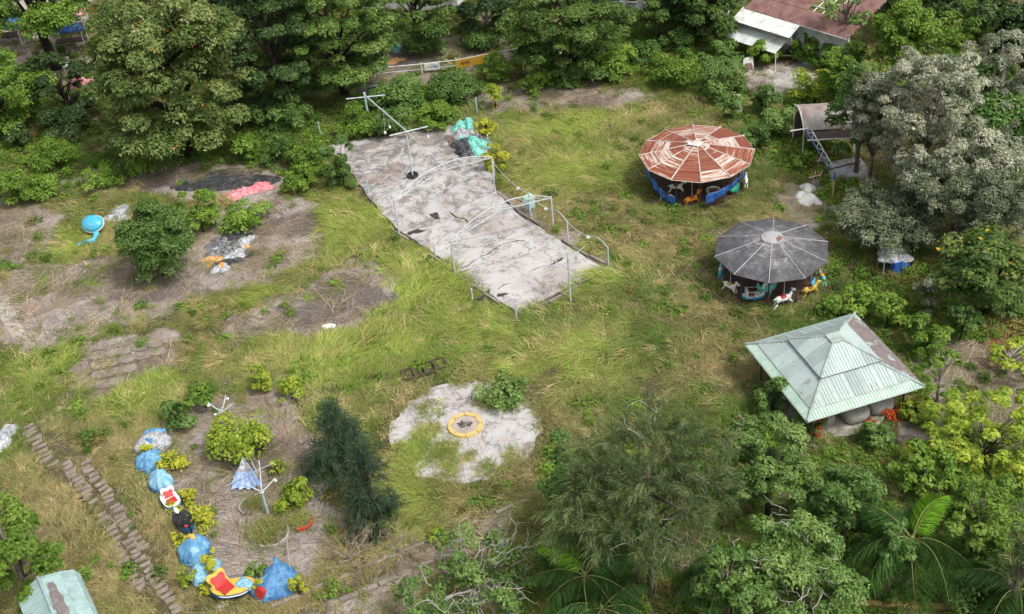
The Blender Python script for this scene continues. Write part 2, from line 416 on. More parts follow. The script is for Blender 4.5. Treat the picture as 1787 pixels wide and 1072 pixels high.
for _k in ('bare_west', 'bare_main', 'bare_mid', 'bare_strip', 'bare_steps', 'bare_ride', 'bare_tarp', 'bare_stones', 'bare_slabside'):
    _c = np.mean(ZONES[_k], 0); ZONES[_k] = [q + unit2(q - _c) * .9 for q in map(np.array, ZONES[_k])]
def zone_masks(x, y):
    xw, yw = wob(x, y)
    bare = np.zeros(len(x)); alt = [wob(x, y, 1.6, 300), wob(x * 1.7, y * 1.7, 1.2, 400)]; alt[1] = (alt[1][0] / 1.7, alt[1][1] / 1.7)
    for k, z in ZONES.items():
        w = {'bare_north': 0.75, 'bare_back': 0.75, 'bare_kerb': 0.6, 'bare_lower': 0.55, 'bare_steps': 0.75, 'bare_east': 0.8, 'shade_floor': .15}.get(k, 1.0)
        bare = np.maximum(bare, (inpoly(z, xw, yw) * .4 + inpoly(z, *alt[0]) * .3 + inpoly(z, *alt[1]) * .3) * w)
    dark = np.zeros(len(x))
    for b in BURN: dark = np.maximum(dark, near_px(xw, yw, *b))
    lit = inpoly(LITTER, xw, yw) * 1.0
    return bare, dark, lit

# ------------------------------------------------------------------ ground
def make_ground():
    core_x = np.arange(-52, 52.01, 0.4); core_y = np.arange(28, 128.01, 0.4)
    xs = np.concatenate([np.array([-600, -300, -150, -90, -65]), core_x, np.array([65, 90, 150, 300, 600])])
    ys = np.concatenate([np.array([-200, -50, 0, 18]), core_y, np.array([140, 165, 220, 400, 900])])
    X, Y = np.meshgrid(xs, ys); x = X.ravel(); y = Y.ravel()
    bare, dark, lit = zone_masks(x, y)
    z = (fbm(x * 0.5, y * 0.5, 5) - 0.62) * 0.14 + (fbm(x * 2, y * 2, 9) - 0.55) * 0.05
    z = np.minimum(z, 0.03)
    nx, ny = len(xs), len(ys)
    i = np.arange(nx * ny).reshape(ny, nx)
    f = np.stack([i[:-1, :-1], i[:-1, 1:], i[1:, 1:], i[1:, :-1]], -1).reshape(-1, 4)
    o = npmesh('ground', np.stack([x, y, z], 1), f, None, None)
    me = o.data; me.polygons.foreach_set('use_smooth', np.ones(len(f), bool))
    a = me.attributes.new('zone', 'FLOAT_COLOR', 'POINT')
    a.data.foreach_set('color', np.stack([bare, dark, lit, np.ones(len(x))], 1).astype(np.float32).ravel())
    m, nt, b = _new('soil')
    at = N(nt, 'ShaderNodeAttribute', attribute_name='zone'); sp = N(nt, 'ShaderNodeSeparateColor'); nt.links.new(at.outputs['Color'], sp.inputs[0])
    n1 = noise(nt, 0.7, 9, 0.74, None, 0.9); n2 = noise(nt, 3.2, 9, 0.8, None, 1.6); n3 = noise(nt, 22, 4, 0.7)
    under = mixc(nt, n1, (0.075, 0.082, 0.030), (0.165, 0.155, 0.072))
    dirt = ramp(nt, n1, [(0.3, (0.25, 0.20, 0.178)), (0.45, (0.45, 0.385, 0.35)), (0.56, (0.56, 0.49, 0.45)), (0.70, (0.31, 0.25, 0.222))])
    dirt = mixc(nt, ramp(nt, n2, [(0.50, (0, 0, 0)), (0.60, (0.8,) * 3)]), dirt, (0.20, 0.165, 0.145))
    dirt = mixc(nt, ramp(nt, n2, [(0.36, (0.85,) * 3), (0.46, (0, 0, 0))]), dirt, (0.60, 0.53, 0.48))
    add = N(nt, 'ShaderNodeMath', operation='MULTIPLY_ADD'); nt.links.new(n1, add.inputs[0]); add.inputs[1].default_value = 0.9
    nt.links.new(sp.outputs[0], add.inputs[2])
    c = mixc(nt, ramp(nt, add.outputs[0], [(0.62, (0, 0, 0)), (0.95, (1, 1, 1))]), under, dirt)
    ad2 = N(nt, 'ShaderNodeMath', operation='MULTIPLY_ADD'); nt.links.new(n1, ad2.inputs[0]); ad2.inputs[1].default_value = 1.0
    nt.links.new(sp.outputs[1], ad2.inputs[2])
    c = mixc(nt, ramp(nt, ad2.outputs[0], [(0.80, (0, 0, 0)), (1.25, (0.85,) * 3)]), c, (0.15, 0.128, 0.12))
    lf = mixc(nt, ramp(nt, noise(nt, 9, 2, 0.5), [(0.5, (0, 0, 0)), (0.56, (1, 1, 1))]), (0.17, 0.07, 0.03), (0.48, 0.19, 0.05))
    c = mixc(nt, sp.outputs[2], c, lf)
    c = mixc(nt, 0.5, c, ramp(nt, n3, [(0.25, (0.2,) * 3), (0.75, (0.82,) * 3)]), 'OVERLAY')
    nt.links.new(c, b.inputs['Base Color']); b.inputs['Roughness'].default_value = 0.95; b.inputs['Specular IOR Level'].default_value = 0.1
    bump(nt, b, n2, 1.0, 0.2)
    me.materials.append(m)
    tag(o, kind='structure')
make_ground()

# ------------------------------------------------------------------ concrete
def concrete_mat():
    m, nt, b = _new('slab_concrete')
    n0 = noise(nt, 0.22, 4, 0.6); n1 = noise(nt, 0.8, 8, 0.72, None, 0.8); n2 = noise(nt, 3.2, 8, 0.75, None, 1.2); n3 = noise(nt, 18, 5, 0.7)
    c = ramp(nt, n0, [(0.35, (0.44, 0.395, 0.375)), (0.5, (0.49, 0.475, 0.468)), (0.62, (0.39, 0.345, 0.325))])
    st = N(nt, 'ShaderNodeMath', operation='MULTIPLY_ADD'); nt.links.new(n1, st.inputs[0]); st.inputs[1].default_value = 0.75
    hm = N(nt, 'ShaderNodeMath', operation='MULTIPLY'); nt.links.new(n2, hm.inputs[0]); hm.inputs[1].default_value = 0.45
    nt.links.new(hm.outputs[0], st.inputs[2])
    gy = N(nt, 'ShaderNodeSeparateXYZ'); nt.links.new(N(nt, 'ShaderNodeNewGeometry').outputs['Position'], gy.inputs[0]); my = N(nt, 'ShaderNodeMapRange'); my.inputs[1].default_value = 66; my.inputs[2].default_value = 84; my.inputs[4].default_value = .085
    nt.links.new(gy.outputs[1], my.inputs[0]); sa = N(nt, 'ShaderNodeMath', operation='ADD'); nt.links.new(st.outputs[0], sa.inputs[0]); nt.links.new(my.outputs[0], sa.inputs[1]); st = sa
    c = mixc(nt, ramp(nt, st.outputs[0], [(0.615, (0, 0, 0)), (0.68, (0.5,) * 3), (0.76, (0.9,) * 3)]), c, (0.13, 0.115, 0.105))
    c = mixc(nt, ramp(nt, st.outputs[0], [(0.46, (0.7,) * 3), (0.54, (0, 0, 0))]), c, (0.55, 0.53, 0.515))
    # moss lines along hairline cracks
    vo = N(nt, 'ShaderNodeTexVoronoi', feature='DISTANCE_TO_EDGE'); vo.inputs['Scale'].default_value = 0.33
    g = N(nt, 'ShaderNodeNewGeometry'); va = N(nt, 'ShaderNodeVectorMath', operation='ADD')
    nv = noise(nt, 1.1, 5, 0.7, None, 0, 'Color'); sc = N(nt, 'ShaderNodeVectorMath', operation='SCALE'); nt.links.new(nv, sc.inputs[0]); sc.inputs['Scale'].default_value = 2.2
    nt.links.new(g.outputs['Position'], va.inputs[0]); nt.links.new(sc.outputs[0], va.inputs[1]); nt.links.new(va.outputs[0], vo.inputs['Vector'])
    c = mixc(nt, ramp(nt, vo.outputs['Distance'], [(0.004, (0.75,) * 3), (0.018, (0, 0, 0))]), c, (0.15, 0.135, 0.12))
    c = mixc(nt, 0.4, c, ramp(nt, n3, [(0.25, (0.25,) * 3), (0.75, (0.72,) * 3)]), 'OVERLAY')
    nt.links.new(c, b.inputs['Base Color']); b.inputs['Roughness'].default_value = 0.9; b.inputs['Specular IOR Level'].default_value = 0.15
    bump(nt, b, n2, 0.4, 0.05)
    return m
concrete_mat()
def ragged(poly, step=0.5, amp=0.18, seed=3):
    out = []; n = len(poly)
    for i in range(n):
        a = np.array(poly[i]); b = np.array(poly[(i + 1) % n]); L = np.linalg.norm(b - a); k = max(1, int(L / step))
        nn = np.array((-(b - a)[1], (b - a)[0])) / max(L, 1e-6)
        for j in range(k):
            p = a + (b - a) * j / k; out.append(p + nn * (fbm(np.array([p[0] * 1.7]), np.array([p[1] * 1.7]), seed)[0] - 0.5) * 2 * amp)
    return out
mb = MB().prism(ragged(SLAB), -0.3, 0.14); slab = tag(obj('concrete_slab', mb, 'slab_concrete'), kind='structure')
pad_poly = [PADC + PADR * np.array((cos(a), sin(a))) * (.93 + .12 * float(fbm(np.array([1.6 * cos(a) + 9]), np.array([1.6 * sin(a) + 5]), 12)[0]) + .03 * sin(17 * a + 3 * sin(5 * a))) for a in np.linspace(0, 2 * pi, 120, endpoint=False)]
mb = MB().prism(pad_poly, -0.2, 0.09); pad = tag(obj('round_concrete_pad', mb, 'slab_concrete'), kind='structure')

def ribbon(pts, w, z, seed=0):
    """thin irregular strip on a flat surface, slightly sunk looking: its own low mesh"""
    rr = random.Random(seed); m = MB(); pts = [Vector((p[0], p[1], z)) for p in pts]; q = []
    for i in range(len(pts) - 1):
        for j in range(5): q.append(pts[i].lerp(pts[i + 1], j / 5))
    q.append(pts[-1]); vs = []
    for i, p in enumerate(q):
        t = (q[min(i + 1, len(q) - 1)] - q[max(i - 1, 0)]).normalized(); n = Vector((-t.y, t.x, 0))
        k = w * (0.35 + rr.random()) * min(1, (i + 0.6) / 3, (len(q) - i - 0.4) / 3); o = n * (rr.random() - 0.5) * w * 1.5
        vs += [p + o + n * k, p + o - n * k]
    return m.add(vs, [(2 * i + 1, 2 * i + 3, 2 * i + 2, 2 * i) for i in range(len(q) - 1)])

def blob(c, rx, ry, z, rot=0, seed=0, n=22):
    rr = random.Random(seed); ph = [rr.uniform(0, 6.28) for _ in range(4)]
    vs = []
    n = max(n, 60) if n > 12 else n
    for i in range(n):
        a = 2 * pi * i / n; k = (1 + .22 * rr.uniform(-1, 1)) if n > 12 else 1; k = k + 0.22 * sin(2 * a + ph[0]) + 0.16 * sin(3 * a + ph[1]) + 0.12 * sin(5 * a + ph[2]) + 0.08 * sin(9 * a + ph[3])
        x, y = rx * k * cos(a), ry * k * sin(a)
        vs.append((c[0] + x * cos(rot) - y * sin(rot), c[1] + x * sin(rot) + y * cos(rot), z))
    return MB().add(vs, [tuple(range(n))])

for k, (pts, w) in enumerate([
    ([(783, 371), (797, 383), (812, 386), (822, 396)], 0.07),
    ([(835, 453), (850, 447), (868, 434), (884, 427), (905, 423), (918, 424)], 0.045),
    ([(796, 474), (816, 467), (835, 453)], 0.04),
    ([(960, 466), (975, 458), (985, 452)], 0.10),
    ([(920, 480), (940, 470), (960, 466)], 0.03),
    ([(868, 510), (880, 500), (895, 497)], 0.035),
    ([(820, 394), (832, 386), (850, 381)], 0.05),
    ([(985, 470), (1000, 476), (1008, 487)], 0.03)]):
    o = obj('crack', ribbon([P(a, b) for a, b in pts], w, 0.144, k), 'crack_dark', slab)
for k, (px, py, rx, ry, rot, mt) in enumerate([
    (688, 298, 0.95, 0.62, 0.5, 'mud_brown'), (650, 318, 0.9, 0.45, 0.2, 'mud_brown'), (706, 352, 0.55, 0.35, 0.5, 'mud_brown'),
    (725, 408, 0.5, 0.3, 0.2, 'crack_dark'), (876, 518, 0.28, 0.2, 0.2, 'crack_dark'), (700, 240, 1.2, 0.25, 0.1, 'mud_brown'),
    (650, 258, 0.8, 0.3, 0.1, 'mud_brown'), (747, 248, 0.35, 0.22, 0, 'mud_brown'), (760, 380, 0.22, 0.6, 0.4, 'crack_dark'),
    (845, 518, 0.55, 0.22, 1.0, 'crack_dark'), (842, 466, 0.5, 0.22, 0.5, 'tub_grey'), (668, 268, 0.6, 0.25, 0.4, 'mud_brown')]):
    obj('dirt_patch', blob(P(px, py), rx, ry, 0.1475 + 0.0005 * k, rot, k), 'mud_pale' if mt == 'mud_brown' else mt, slab)

for k, (a, b) in enumerate([((700, 404), (868, 332)), ((745, 432), (930, 392)), ((800, 476), (985, 428)), ((640, 338), (840, 258))]):
    p, q = V(*a, .1445), V(*b, .1445); t_ = (q - p).normalized(); n_ = Vector((-t_.y, t_.x, 0)) * .018
    obj('pour_joint', MB().add([p + n_, p - n_, q - n_, q + n_], [(0, 1, 2, 3)]), 'mud_brown', slab)
# low broken edging along the slab
def edging(pts, seed):
    rr = random.Random(seed)
    for i in range(len(pts) - 1):
        a = V(*pts[i]); b = V(*pts[i + 1]); L = (b - a).length; k = max(1, int(L / 1.1)); d = (b - a).normalized()
        for j in range(k):
            if rr.random() < 0.14: continue
            c = a.lerp(b, (j + 0.5) / k)
            o = obj('edging_stone', MB().box((c.x + rr.uniform(-.05, .05), c.y + rr.uniform(-.05, .05), 0.07 + rr.uniform(0, .05)), (L / k * 0.93, 0.15, 0.3), math.atan2(d.y, d.x) + rr.uniform(-.04, .04)), 'kerb_stone', slab)
edging([(905, 556), (980, 518), (1062, 470)], 1)
edging([(868, 338), (905, 372), (1000, 434), (1058, 466)], 2)
edging([(690, 408), (735, 436), (790, 476), (845, 516), (900, 554)], 3)

# yellow ring in the middle of the pad
RC = V(812.5, 744, 0.09)
ring = thing('ring_plinth', 'low round plinth with a yellow painted border in the middle of the round concrete pad', 'plinth', RC)
obj('plinth_top', MB().lathe([(0, 0.12), (0.74, 0.12), (0.74, 0.0)], RC, 32), weather('plinth_beige', (0.42, 0.35, 0.30), (0.24, 0.21, 0.19), 2, 0.5, 0.9), ring)
for k in range(8):
    a0 = 2 * pi * k / 8 + 0.02; a1 = 2 * pi * (k + 1) / 8 - 0.02
    vs = []; fs = []
    for r, z in ((0.78, 0.0), (0.78, 0.155), (0.98, 0.15), (1.0, 0.0)):
        for j in range(5):
            a = a0 + (a1 - a0) * j / 4; rr = r * (cos(pi / 8) / cos(abs((a - a0) / (a1 - a0) - 0.5) * pi / 4)) if r < 0.8 else r
            vs.append((RC.x + rr * cos(a), RC.y + rr * sin(a), RC.z + z))
    for i in range(3):
        for j in range(4): fs.append((i * 5 + j, i * 5 + j + 1, (i + 1) * 5 + j + 1, (i + 1) * 5 + j))
    fs += [(0, 5, 10, 15), (19, 14, 9, 4)]
    obj('ring_segment', MB().add(vs, fs), 'yellow_paint', ring)
mb = MB()
for k in range(4):
    a = 0.4 + k * pi / 2; mb.box((RC.x + 0.16 * cos(a), RC.y + 0.16 * sin(a), RC.z + 0.128), (0.36, 0.05, 0.010), a)
obj('anchor_cross', mb, 'kerb_stone', ring)
obj('stain', blob(RC + Vector((-0.05, 0.03, 0)), 0.36, 0.28, RC.z + 0.1215, 0.3, 9), 'crack_dark', ring)

# ------------------------------------------------------------------ pavers, steps, kerbs
path = tag(obj('paver_bed', MB().prism(PW([(32, 742), (58, 738), (155, 800), (262, 950), (325, 1085), (290, 1085), (200, 950), (140, 870), (85, 815)]), -0.2, 0.012), 'path_soil'), kind='structure')
paver_me = []
for k in range(4):
    rr = random.Random(k); m = MB().box((0, 0, 0), (0.60, 0.25, 0.16))
    m.v = [(x + rr.uniform(-.07, .07), y + rr.uniform(-.05, .05), z + (rr.uniform(-.02, .02) if z > 0 else 0)) for x, y, z in m.v]
    me = bpy.data.meshes.new('paver'); me.from_pydata(m.v, [], m.f); me.materials.append(MATS['paver_stone']); paver_me.append(me)
rr = random.Random(4)
def pave(a, b, skip=0.06, kx=1.0):
    a = V(*a); b = V(*b); d = (b - a); L = d.length; d.normalize(); ang = math.atan2(d.y, d.x) - pi / 2
    n = int(L / 0.42)
    for i in range(n):
        if rr.random() < skip: continue
        p = a + d * (i + 0.5) * L / n
        o = bpy.data.objects.new('paver', rr.choice(paver_me)); COL.objects.link(o); o.parent = path
        o.location = (p.x + rr.uniform(-.09, .09), p.y + rr.uniform(-.05, .05), 0.03 + rr.uniform(-.045, .03))
        o.rotation_euler = (rr.uniform(-.06, .06), rr.uniform(-.05, .05), ang + rr.uniform(-.16, .16)); o.scale = (kx * rr.uniform(.85, 1.12), rr.uniform(.85, 1.1), 1)
pave((45, 742), (92, 815), 0.06, 1.2)
pave((112, 806), (208, 944), 0.08, .95)
pave((146, 806), (252, 962), 0.08, .95)
pave((196, 950), (262, 1050), 0.2, .9)
pave((222, 942), (312, 1072), 0.1, 1.0)
steps = tag(obj('stepping_bed', MB().prism(PW([(158, 612), (292, 594), (300, 618), (250, 650), (182, 684), (150, 652)]), -0.2, 0.008), 'mud_brown'), kind='structure')
for i, (px, py) in enumerate([(168, 622), (192, 617), (217, 613), (244, 607), (272, 601), (172, 638), (196, 633), (222, 628), (248, 622), (276, 615), (176, 655), (200, 650), (226, 644), (180, 672), (204, 666)]):
    c = V(px, py)
    obj('stepping_slab', MB().prism([(c.x + 0.5 * rr.uniform(.8, 1.1) * a, c.y + 0.42 * rr.uniform(.8, 1.1) * b) for a, b in ((-1, -.7), (0.1, -1), (1, -.6), (.9, .8), (0, 1), (-1, .7))], -0.05, 0.06 + rr.uniform(0, .04)), 'paver_stone', steps)
strip = tag(obj('garden_strip', MB().prism(PW([(-40, 490), (-8, 470), (52, 600), (34, 612)]), -0.2, 0.01), 'concrete_pale'), kind='structure')
drain = tag(obj('drain_edge', MB().prism(PW([(425, 1082), (700, 955), (915, 868), (925, 876), (720, 970), (455, 1100)]), -0.2, 0.006), 'mud_brown'), kind='structure')
a = V(440, 1078); b = V(928, 872); L = (b - a).length; d = (b - a).normalized(); n = int(L / 1.0)
for i in range(n):
    p = a + d * (i + 0.5) * L / n
    if rr.random() < 0.12: continue
    obj('kerb_block', MB().box((p.x + rr.uniform(-.05, .05), p.y + rr.uniform(-.05, .05), 0.03 + rr.uniform(0, .06)), (L / n * 0.95, 0.2, 0.26), math.atan2(d.y, d.x) + rr.uniform(-.03, .03)), 'kerb_stone', drain)
for i in range(0, n, 1):
    p = a + d * (i + 0.5) * L / n + Vector((-d.y, d.x, 0)) * -1.25
    if not (0.2 < i / n < 0.75) or rr.random() < 0.3: continue
    obj('kerb_block', MB().box((p.x, p.y, 0.02), (L / n * 0.9, 0.28, 0.2), math.atan2(d.y, d.x) + rr.uniform(-.05, .05)), 'kerb_stone', drain)
road = tag(obj('road', MB().prism(PW([(1180, 1048), (1400, 1056), (1800, 1072), (1900, 1300), (1100, 1300)]), -0.2, 0.03), 'asphalt'), kind='structure')
a = V(1190, 1046); b = V(1720, 1066); L = (b - a).length; d = (b - a).normalized(); n = int(L / 0.9)
for i in range(n):
    p = a + d * (i + 0.5) * L / n
    obj('kerb_block', MB().box((p.x, p.y, 0.08), (L / n * 0.97, 0.28, 0.34), math.atan2(d.y, d.x)), 'kerb_yellow', road)

# ------------------------------------------------------------------ steel frame over the slab
zt = 0.14
def post_xy(px, py): return V(px, py, zt)
FR = thing('tent_frame', 'bare galvanised frame of two bowed trusses, posts and a ridge pole over the concrete slab', 'metal frame', V(790, 420, zt))
def arch(bl, tl, br, tr, apex, idx):
    L = post_xy(*bl); R = post_xy(*br)
    zl = zfor(L.x, L.y, tl[1]); zr = zfor(R.x, R.y, tr[1])
    zz = max(2.6, min(3.2, (zl + zr) / 2))
    A = L + Vector((0, 0, zz - zt)); B = R + Vector((0, 0, zz - zt)); mid = (A + B) / 2
    za = zfor(mid.x, mid.y, apex) - zz
    za = max(0.7, min(1.4, za))
    obj('post', MB().tube([L, A + Vector((0, 0, 0.08))], 0.05, 0.05, 8), 'galvanised', FR)
    obj('post', MB().tube([R, B + Vector((0, 0, 0.08))], 0.05, 0.05, 8), 'galvanised', FR)
    top = lambda t: A.lerp(B, t) + Vector((0, 0, 0.08 + za * (1 - abs(2 * t - 1) ** 2)))
    bot = lambda t: A.lerp(B, t) + Vector((0, 0, 0.02 + za * 0.62 * (1 - abs(2 * t - 1))))
    obj('top_chord', MB().tube([top(i / 12) for i in range(13)], 0.036, 0.036, 6), 'galvanised', FR)
    obj('bottom_chord', MB().tube([bot(0), bot(0.5), bot(1)], 0.03, 0.03, 6), 'galvanised', FR)
    for i in range(1, 10):
        t = i / 10; obj('web_brace', MB().tube([bot(t), top(t + (0.06 if t > 0.5 else -0.06) * (i % 2))], 0.02, 0.02, 5), 'galvanised', FR)
    for t0, t1 in ((0.08, 0.2), (0.22, 0.34), (0.36, 0.5), (0.64, 0.5), (0.78, 0.66), (0.92, 0.8)):
        obj('diagonal_brace', MB().tube([bot(t0), top(t1)], 0.02, 0.02, 5), 'galvanised', FR)
    return top(0.5)
A1 = arch((697, 410), (688, 348), (864, 334), (860, 279), 289, 0)
A2 = arch((794, 477), (788, 428), (966, 400), (962, 346), 357, 1)
T2 = post_xy(720.5, 308); T2t = Vector((T2.x, T2.y, zfor(T2.x, T2.y, 228)))
T1 = V(646, 224); T1t = Vector((T1.x, T1.y, zfor(T1.x, T1.y, 166)))
E1 = post_xy(996, 527); E1t = Vector((E1.x, E1.y, zfor(E1.x, E1.y, 440)))
obj('post', MB().tube([T2, T2t], 0.065, 0.055, 8), 'galvanised', FR)
obj('post', MB().tube([T1, T1t + Vector((0, 0, 0.2))], 0.10, 0.09, 8), 'turquoise_paint', FR)
obj('post', MB().tube([E1, E1t], 0.055, 0.05, 8), 'galvanised', FR)
for base, t, pa, pb in ((T1, T1t, (604, 173), (672, 166)), (T2, T2t, (680, 237), (746, 221))):
    obj('crossbar', MB().tube([V(*pa, t.z), V(*pb, t.z)], 0.05, 0.05, 6), 'galvanised', FR)
obj('ridge_pole', MB().tube([T1t, T2t], 0.06, 0.05, 6), 'galvanised', FR)
for p, q in ((T2t, A1), (A1, A2), (A2, E1t)):
    obj('ridge_pole', MB().tube([p, q], 0.026, 0.026, 6), 'galvanised', FR)
E1s = V(1019, 431, E1t.z - 0.6)
obj('stub_arm', MB().tube([E1t + Vector((0, 0, -0.5)), V(1021, 430, 1.6)], 0.025, 0.02, 5), 'galvanised', FR)
tyre = obj('tyre_base', MB().lathe([(0.2, 0), (0.38, 0), (0.44, 0.1), (0.38, 0.22), (0.22, 0.22), (0.2, 0.1)], T2, 18), 'black_fibre')
tag(tyre, 'old dark tyre round the foot of the pole on the slab', 'tyre')
# bulbs on short wires under the crossbars
for k, (px, py, top, lab) in enumerate([(672, 232, 198, 'white bulb hanging on the longest wire below the far ridge pole'), (680, 222, 210, 'white bulb on a short wire just left of the tall pole crossbar'), (747, 239, 222, 'white bulb hanging at the right end of the tall pole crossbar')]):
    z = 2.4; c = V(px, py, z); o = thing('hanging_bulb', lab, 'lamp', c, 'bulbs hanging round the slab')
    obj('bulb', MB().ball(c, (0.10, 0.10, 0.13), 8, 6), 'white_fibre', o, smooth=True)
    obj('wire', MB().tube([c + Vector((0, 0, 0.1)), V(px - 2.5, top, z + (py - top) / 20 / 1.0)], 0.012, 0.012, 4), 'galvanised', o)

# side lamp posts with a sagging string of lights
def sag(a, b, k=0.25, n=10):
    return [a.lerp(b, i / n) - Vector((0, 0, k * 4 * (i / n) * (1 - i / n))) for i in range(n + 1)]
LP = []
for k, (bx, by, ty, hd, lab) in enumerate([
    (864, 320, 283, None, 'thin white post standing against the far truss post, blue cloth at its foot'),
    (926, 378, 338, None, 'pale post with broken footing beside the green metal cabinet'),
    (992, 424, 386, (972, 367), 'white lamp post with a slanting arm behind the near truss post'),
    (1062, 467, 431, (1042, 414), 'turquoise lamp post with a slanting arm at the right corner of the slab'),
    (902, 560, 531, None, 'short pale post at the front corner of the slab'),
    (560, 238, 214, None, 'short turquoise post among bushes left of the slab end'),
    (644, 340, 316, None, 'stub of a pale blue post at the left edge of the slab'),
    (833, 200, 172, None, 'turquoise post in dry grass behind the teal rubbish heap'),
    (817, 181, 174, None, 'short broken turquoise stub left of the post in dry grass'),
    (761, 457, 428, None, 'thin rusty post leaning on the left edge of the slab'),
    (825, 525, 505, None, 'leaning white stake in the grass below the slab'),
    (702, 167, 156, None, 'small turquoise stub showing above the far bushes'),
    (852, 250, 236, None, 'turquoise stub standing in yellow leaves right of the heap')]):
    b = V(bx, by); z = max(0.5, zfor(b.x, b.y, ty)); t = Vector((b.x, b.y, z))
    o = thing('side_post', lab, 'post', b, 'posts round the slab')
    obj('pole', MB().tube([b, t], 0.06, 0.05, 7), 'turquoise_paint' if k in (3, 5, 7, 8, 11, 12, 6) else 'galvanised', o)
    if hd:
        h = V(*hd, z + 0.25); obj('arm', MB().tube([t - Vector((0, 0, 0.05)), t.lerp(h, 0.5) + Vector((0, 0, .05)), h], 0.03, 0.025, 5), 'galvanised', o); LP.append(h)
    else: obj('cap', MB().ball(t, 0.07, 6, 4), 'galvanised', o)
    LP.append(t)
g = LP
for k, (a, b, bulbs, lab) in enumerate([(LP[0], LP[1], (0.78,), 'sagging light cable between the two far posts right of the slab'), (LP[1], LP[2], (0.62,), 'light cable running over the green cabinet towards the near truss'), (LP[3], LP[4], (0.75,), 'drooping light cable at the near right side of the slab')]):
    o = thing('light_cable', lab, 'cable', a, 'light cables beside the slab'); pts = sag(a, b, 0.35)
    obj('wire', MB().tube(pts, 0.02, 0.02, 4), 'galvanised', o)
    for t in bulbs: p = pts[int(t * 10)]; obj('bulb', MB().ball(p - Vector((0, 0, 0.1)), (0.14, 0.14, 0.12), 8, 5), 'white_fibre', o, smooth=True)
c = V(925, 372); o = thing('metal_cabinet', 'pale green metal cabinet on a stand right of the slab', 'cabinet', c)
obj('cabinet_body', MB().box(c + Vector((0, 0, 0.85)), (0.62, 0.5, 0.75), 0.5), weather('cabinet_green', (0.34, 0.50, 0.42), (0.40, 0.42, 0.38), 3, 0.4, 0.5), o)
obj('cabinet_roof', MB().box(c + Vector((0, 0, 1.27)), (0.74, 0.62, 0.07), 0.5, Matrix.Rotation(0.12, 3, 'X')), 'cabinet_green', o)
obj('door_panel', MB().box(c + Vector((0.13, -0.235, 0.85)), (0.5, 0.03, 0.62), 0.5), 'turquoise_paint', o)
for s in (-1, 1): obj('leg', MB().tube([c + Vector((0.22 * s, 0.1 * s, 0)), c + Vector((0.22 * s, 0.1 * s, 0.5))], 0.03), 'galvanised', o)
o = obj('black_hose', MB().tube([V(a, b, 0.2) for a, b in ((905, 553), (930, 541), (950, 529), (975, 512), (1000, 500), (1030, 488), (1048, 476))], 0.035, 0.035, 5), 'black_fibre')
tag(o, 'black hose lying along the near edge of the slab', 'hose')

# ------------------------------------------------------------------ carousels
def rustmat():
    m, nt, b = _new('rust_sheet')
    tc = N(nt, 'ShaderNodeUVMap'); mp = N(nt, 'ShaderNodeMapping'); mp.inputs['Scale'].default_value = (0.32, 4.6, 1)
    oi = N(nt, 'ShaderNodeObjectInfo'); cmb = N(nt, 'ShaderNodeCombineXYZ')
    ml = N(nt, 'ShaderNodeMath', operation='MULTIPLY'); ml.inputs[1].default_value = 37.0; nt.links.new(oi.outputs['Random'], ml.inputs[0])
    for i in range(3): nt.links.new(ml.outputs[0], cmb.inputs[i])
    nt.links.new(tc.outputs[0], mp.inputs[0]); nt.links.new(cmb.outputs[0], mp.inputs['Location'])
    n1 = noise(nt, 1.3, 4, 0.7, mp.outputs[0], 0.25); n2 = noise(nt, 5.0, 6, 0.75, tc.outputs[0], 0.5); n4 = noise(nt, 0.9, 3, 0.6, cmb.outputs[0])
    s = N(nt, 'ShaderNodeMath', operation='MULTIPLY_ADD'); nt.links.new(n2, s.inputs[0]); s.inputs[1].default_value = 0.28; nt.links.new(n1, s.inputs[2])
    s2 = N(nt, 'ShaderNodeMath', operation='MULTIPLY_ADD'); nt.links.new(oi.outputs['Random'], s2.inputs[0]); s2.inputs[1].default_value = 0.30; nt.links.new(s.outputs[0], s2.inputs[2])
    c = ramp(nt, s2.outputs[0], [(0.61, (0.62, 0.555, 0.51)), (0.69, (0.53, 0.41, 0.34)), (0.735, (0.34, 0.125, 0.06)), (0.86, (0.21, 0.055, 0.028))])
    nt.links.new(c, b.inputs['Base Color']); b.inputs['Roughness'].default_value = 0.65
    sx = N(nt, 'ShaderNodeSeparateXYZ'); nt.links.new(tc.outputs[0], sx.inputs[0])
    w = N(nt, 'ShaderNodeMath', operation='MULTIPLY'); w.inputs[1].default_value = 2 * pi / 0.11; nt.links.new(sx.outputs[1], w.inputs[0])
    sn = N(nt, 'ShaderNodeMath', operation='SINE'); nt.links.new(w.outputs[0], sn.inputs[0]); bump(nt, b, sn.outputs[0], 0.5, 0.02)
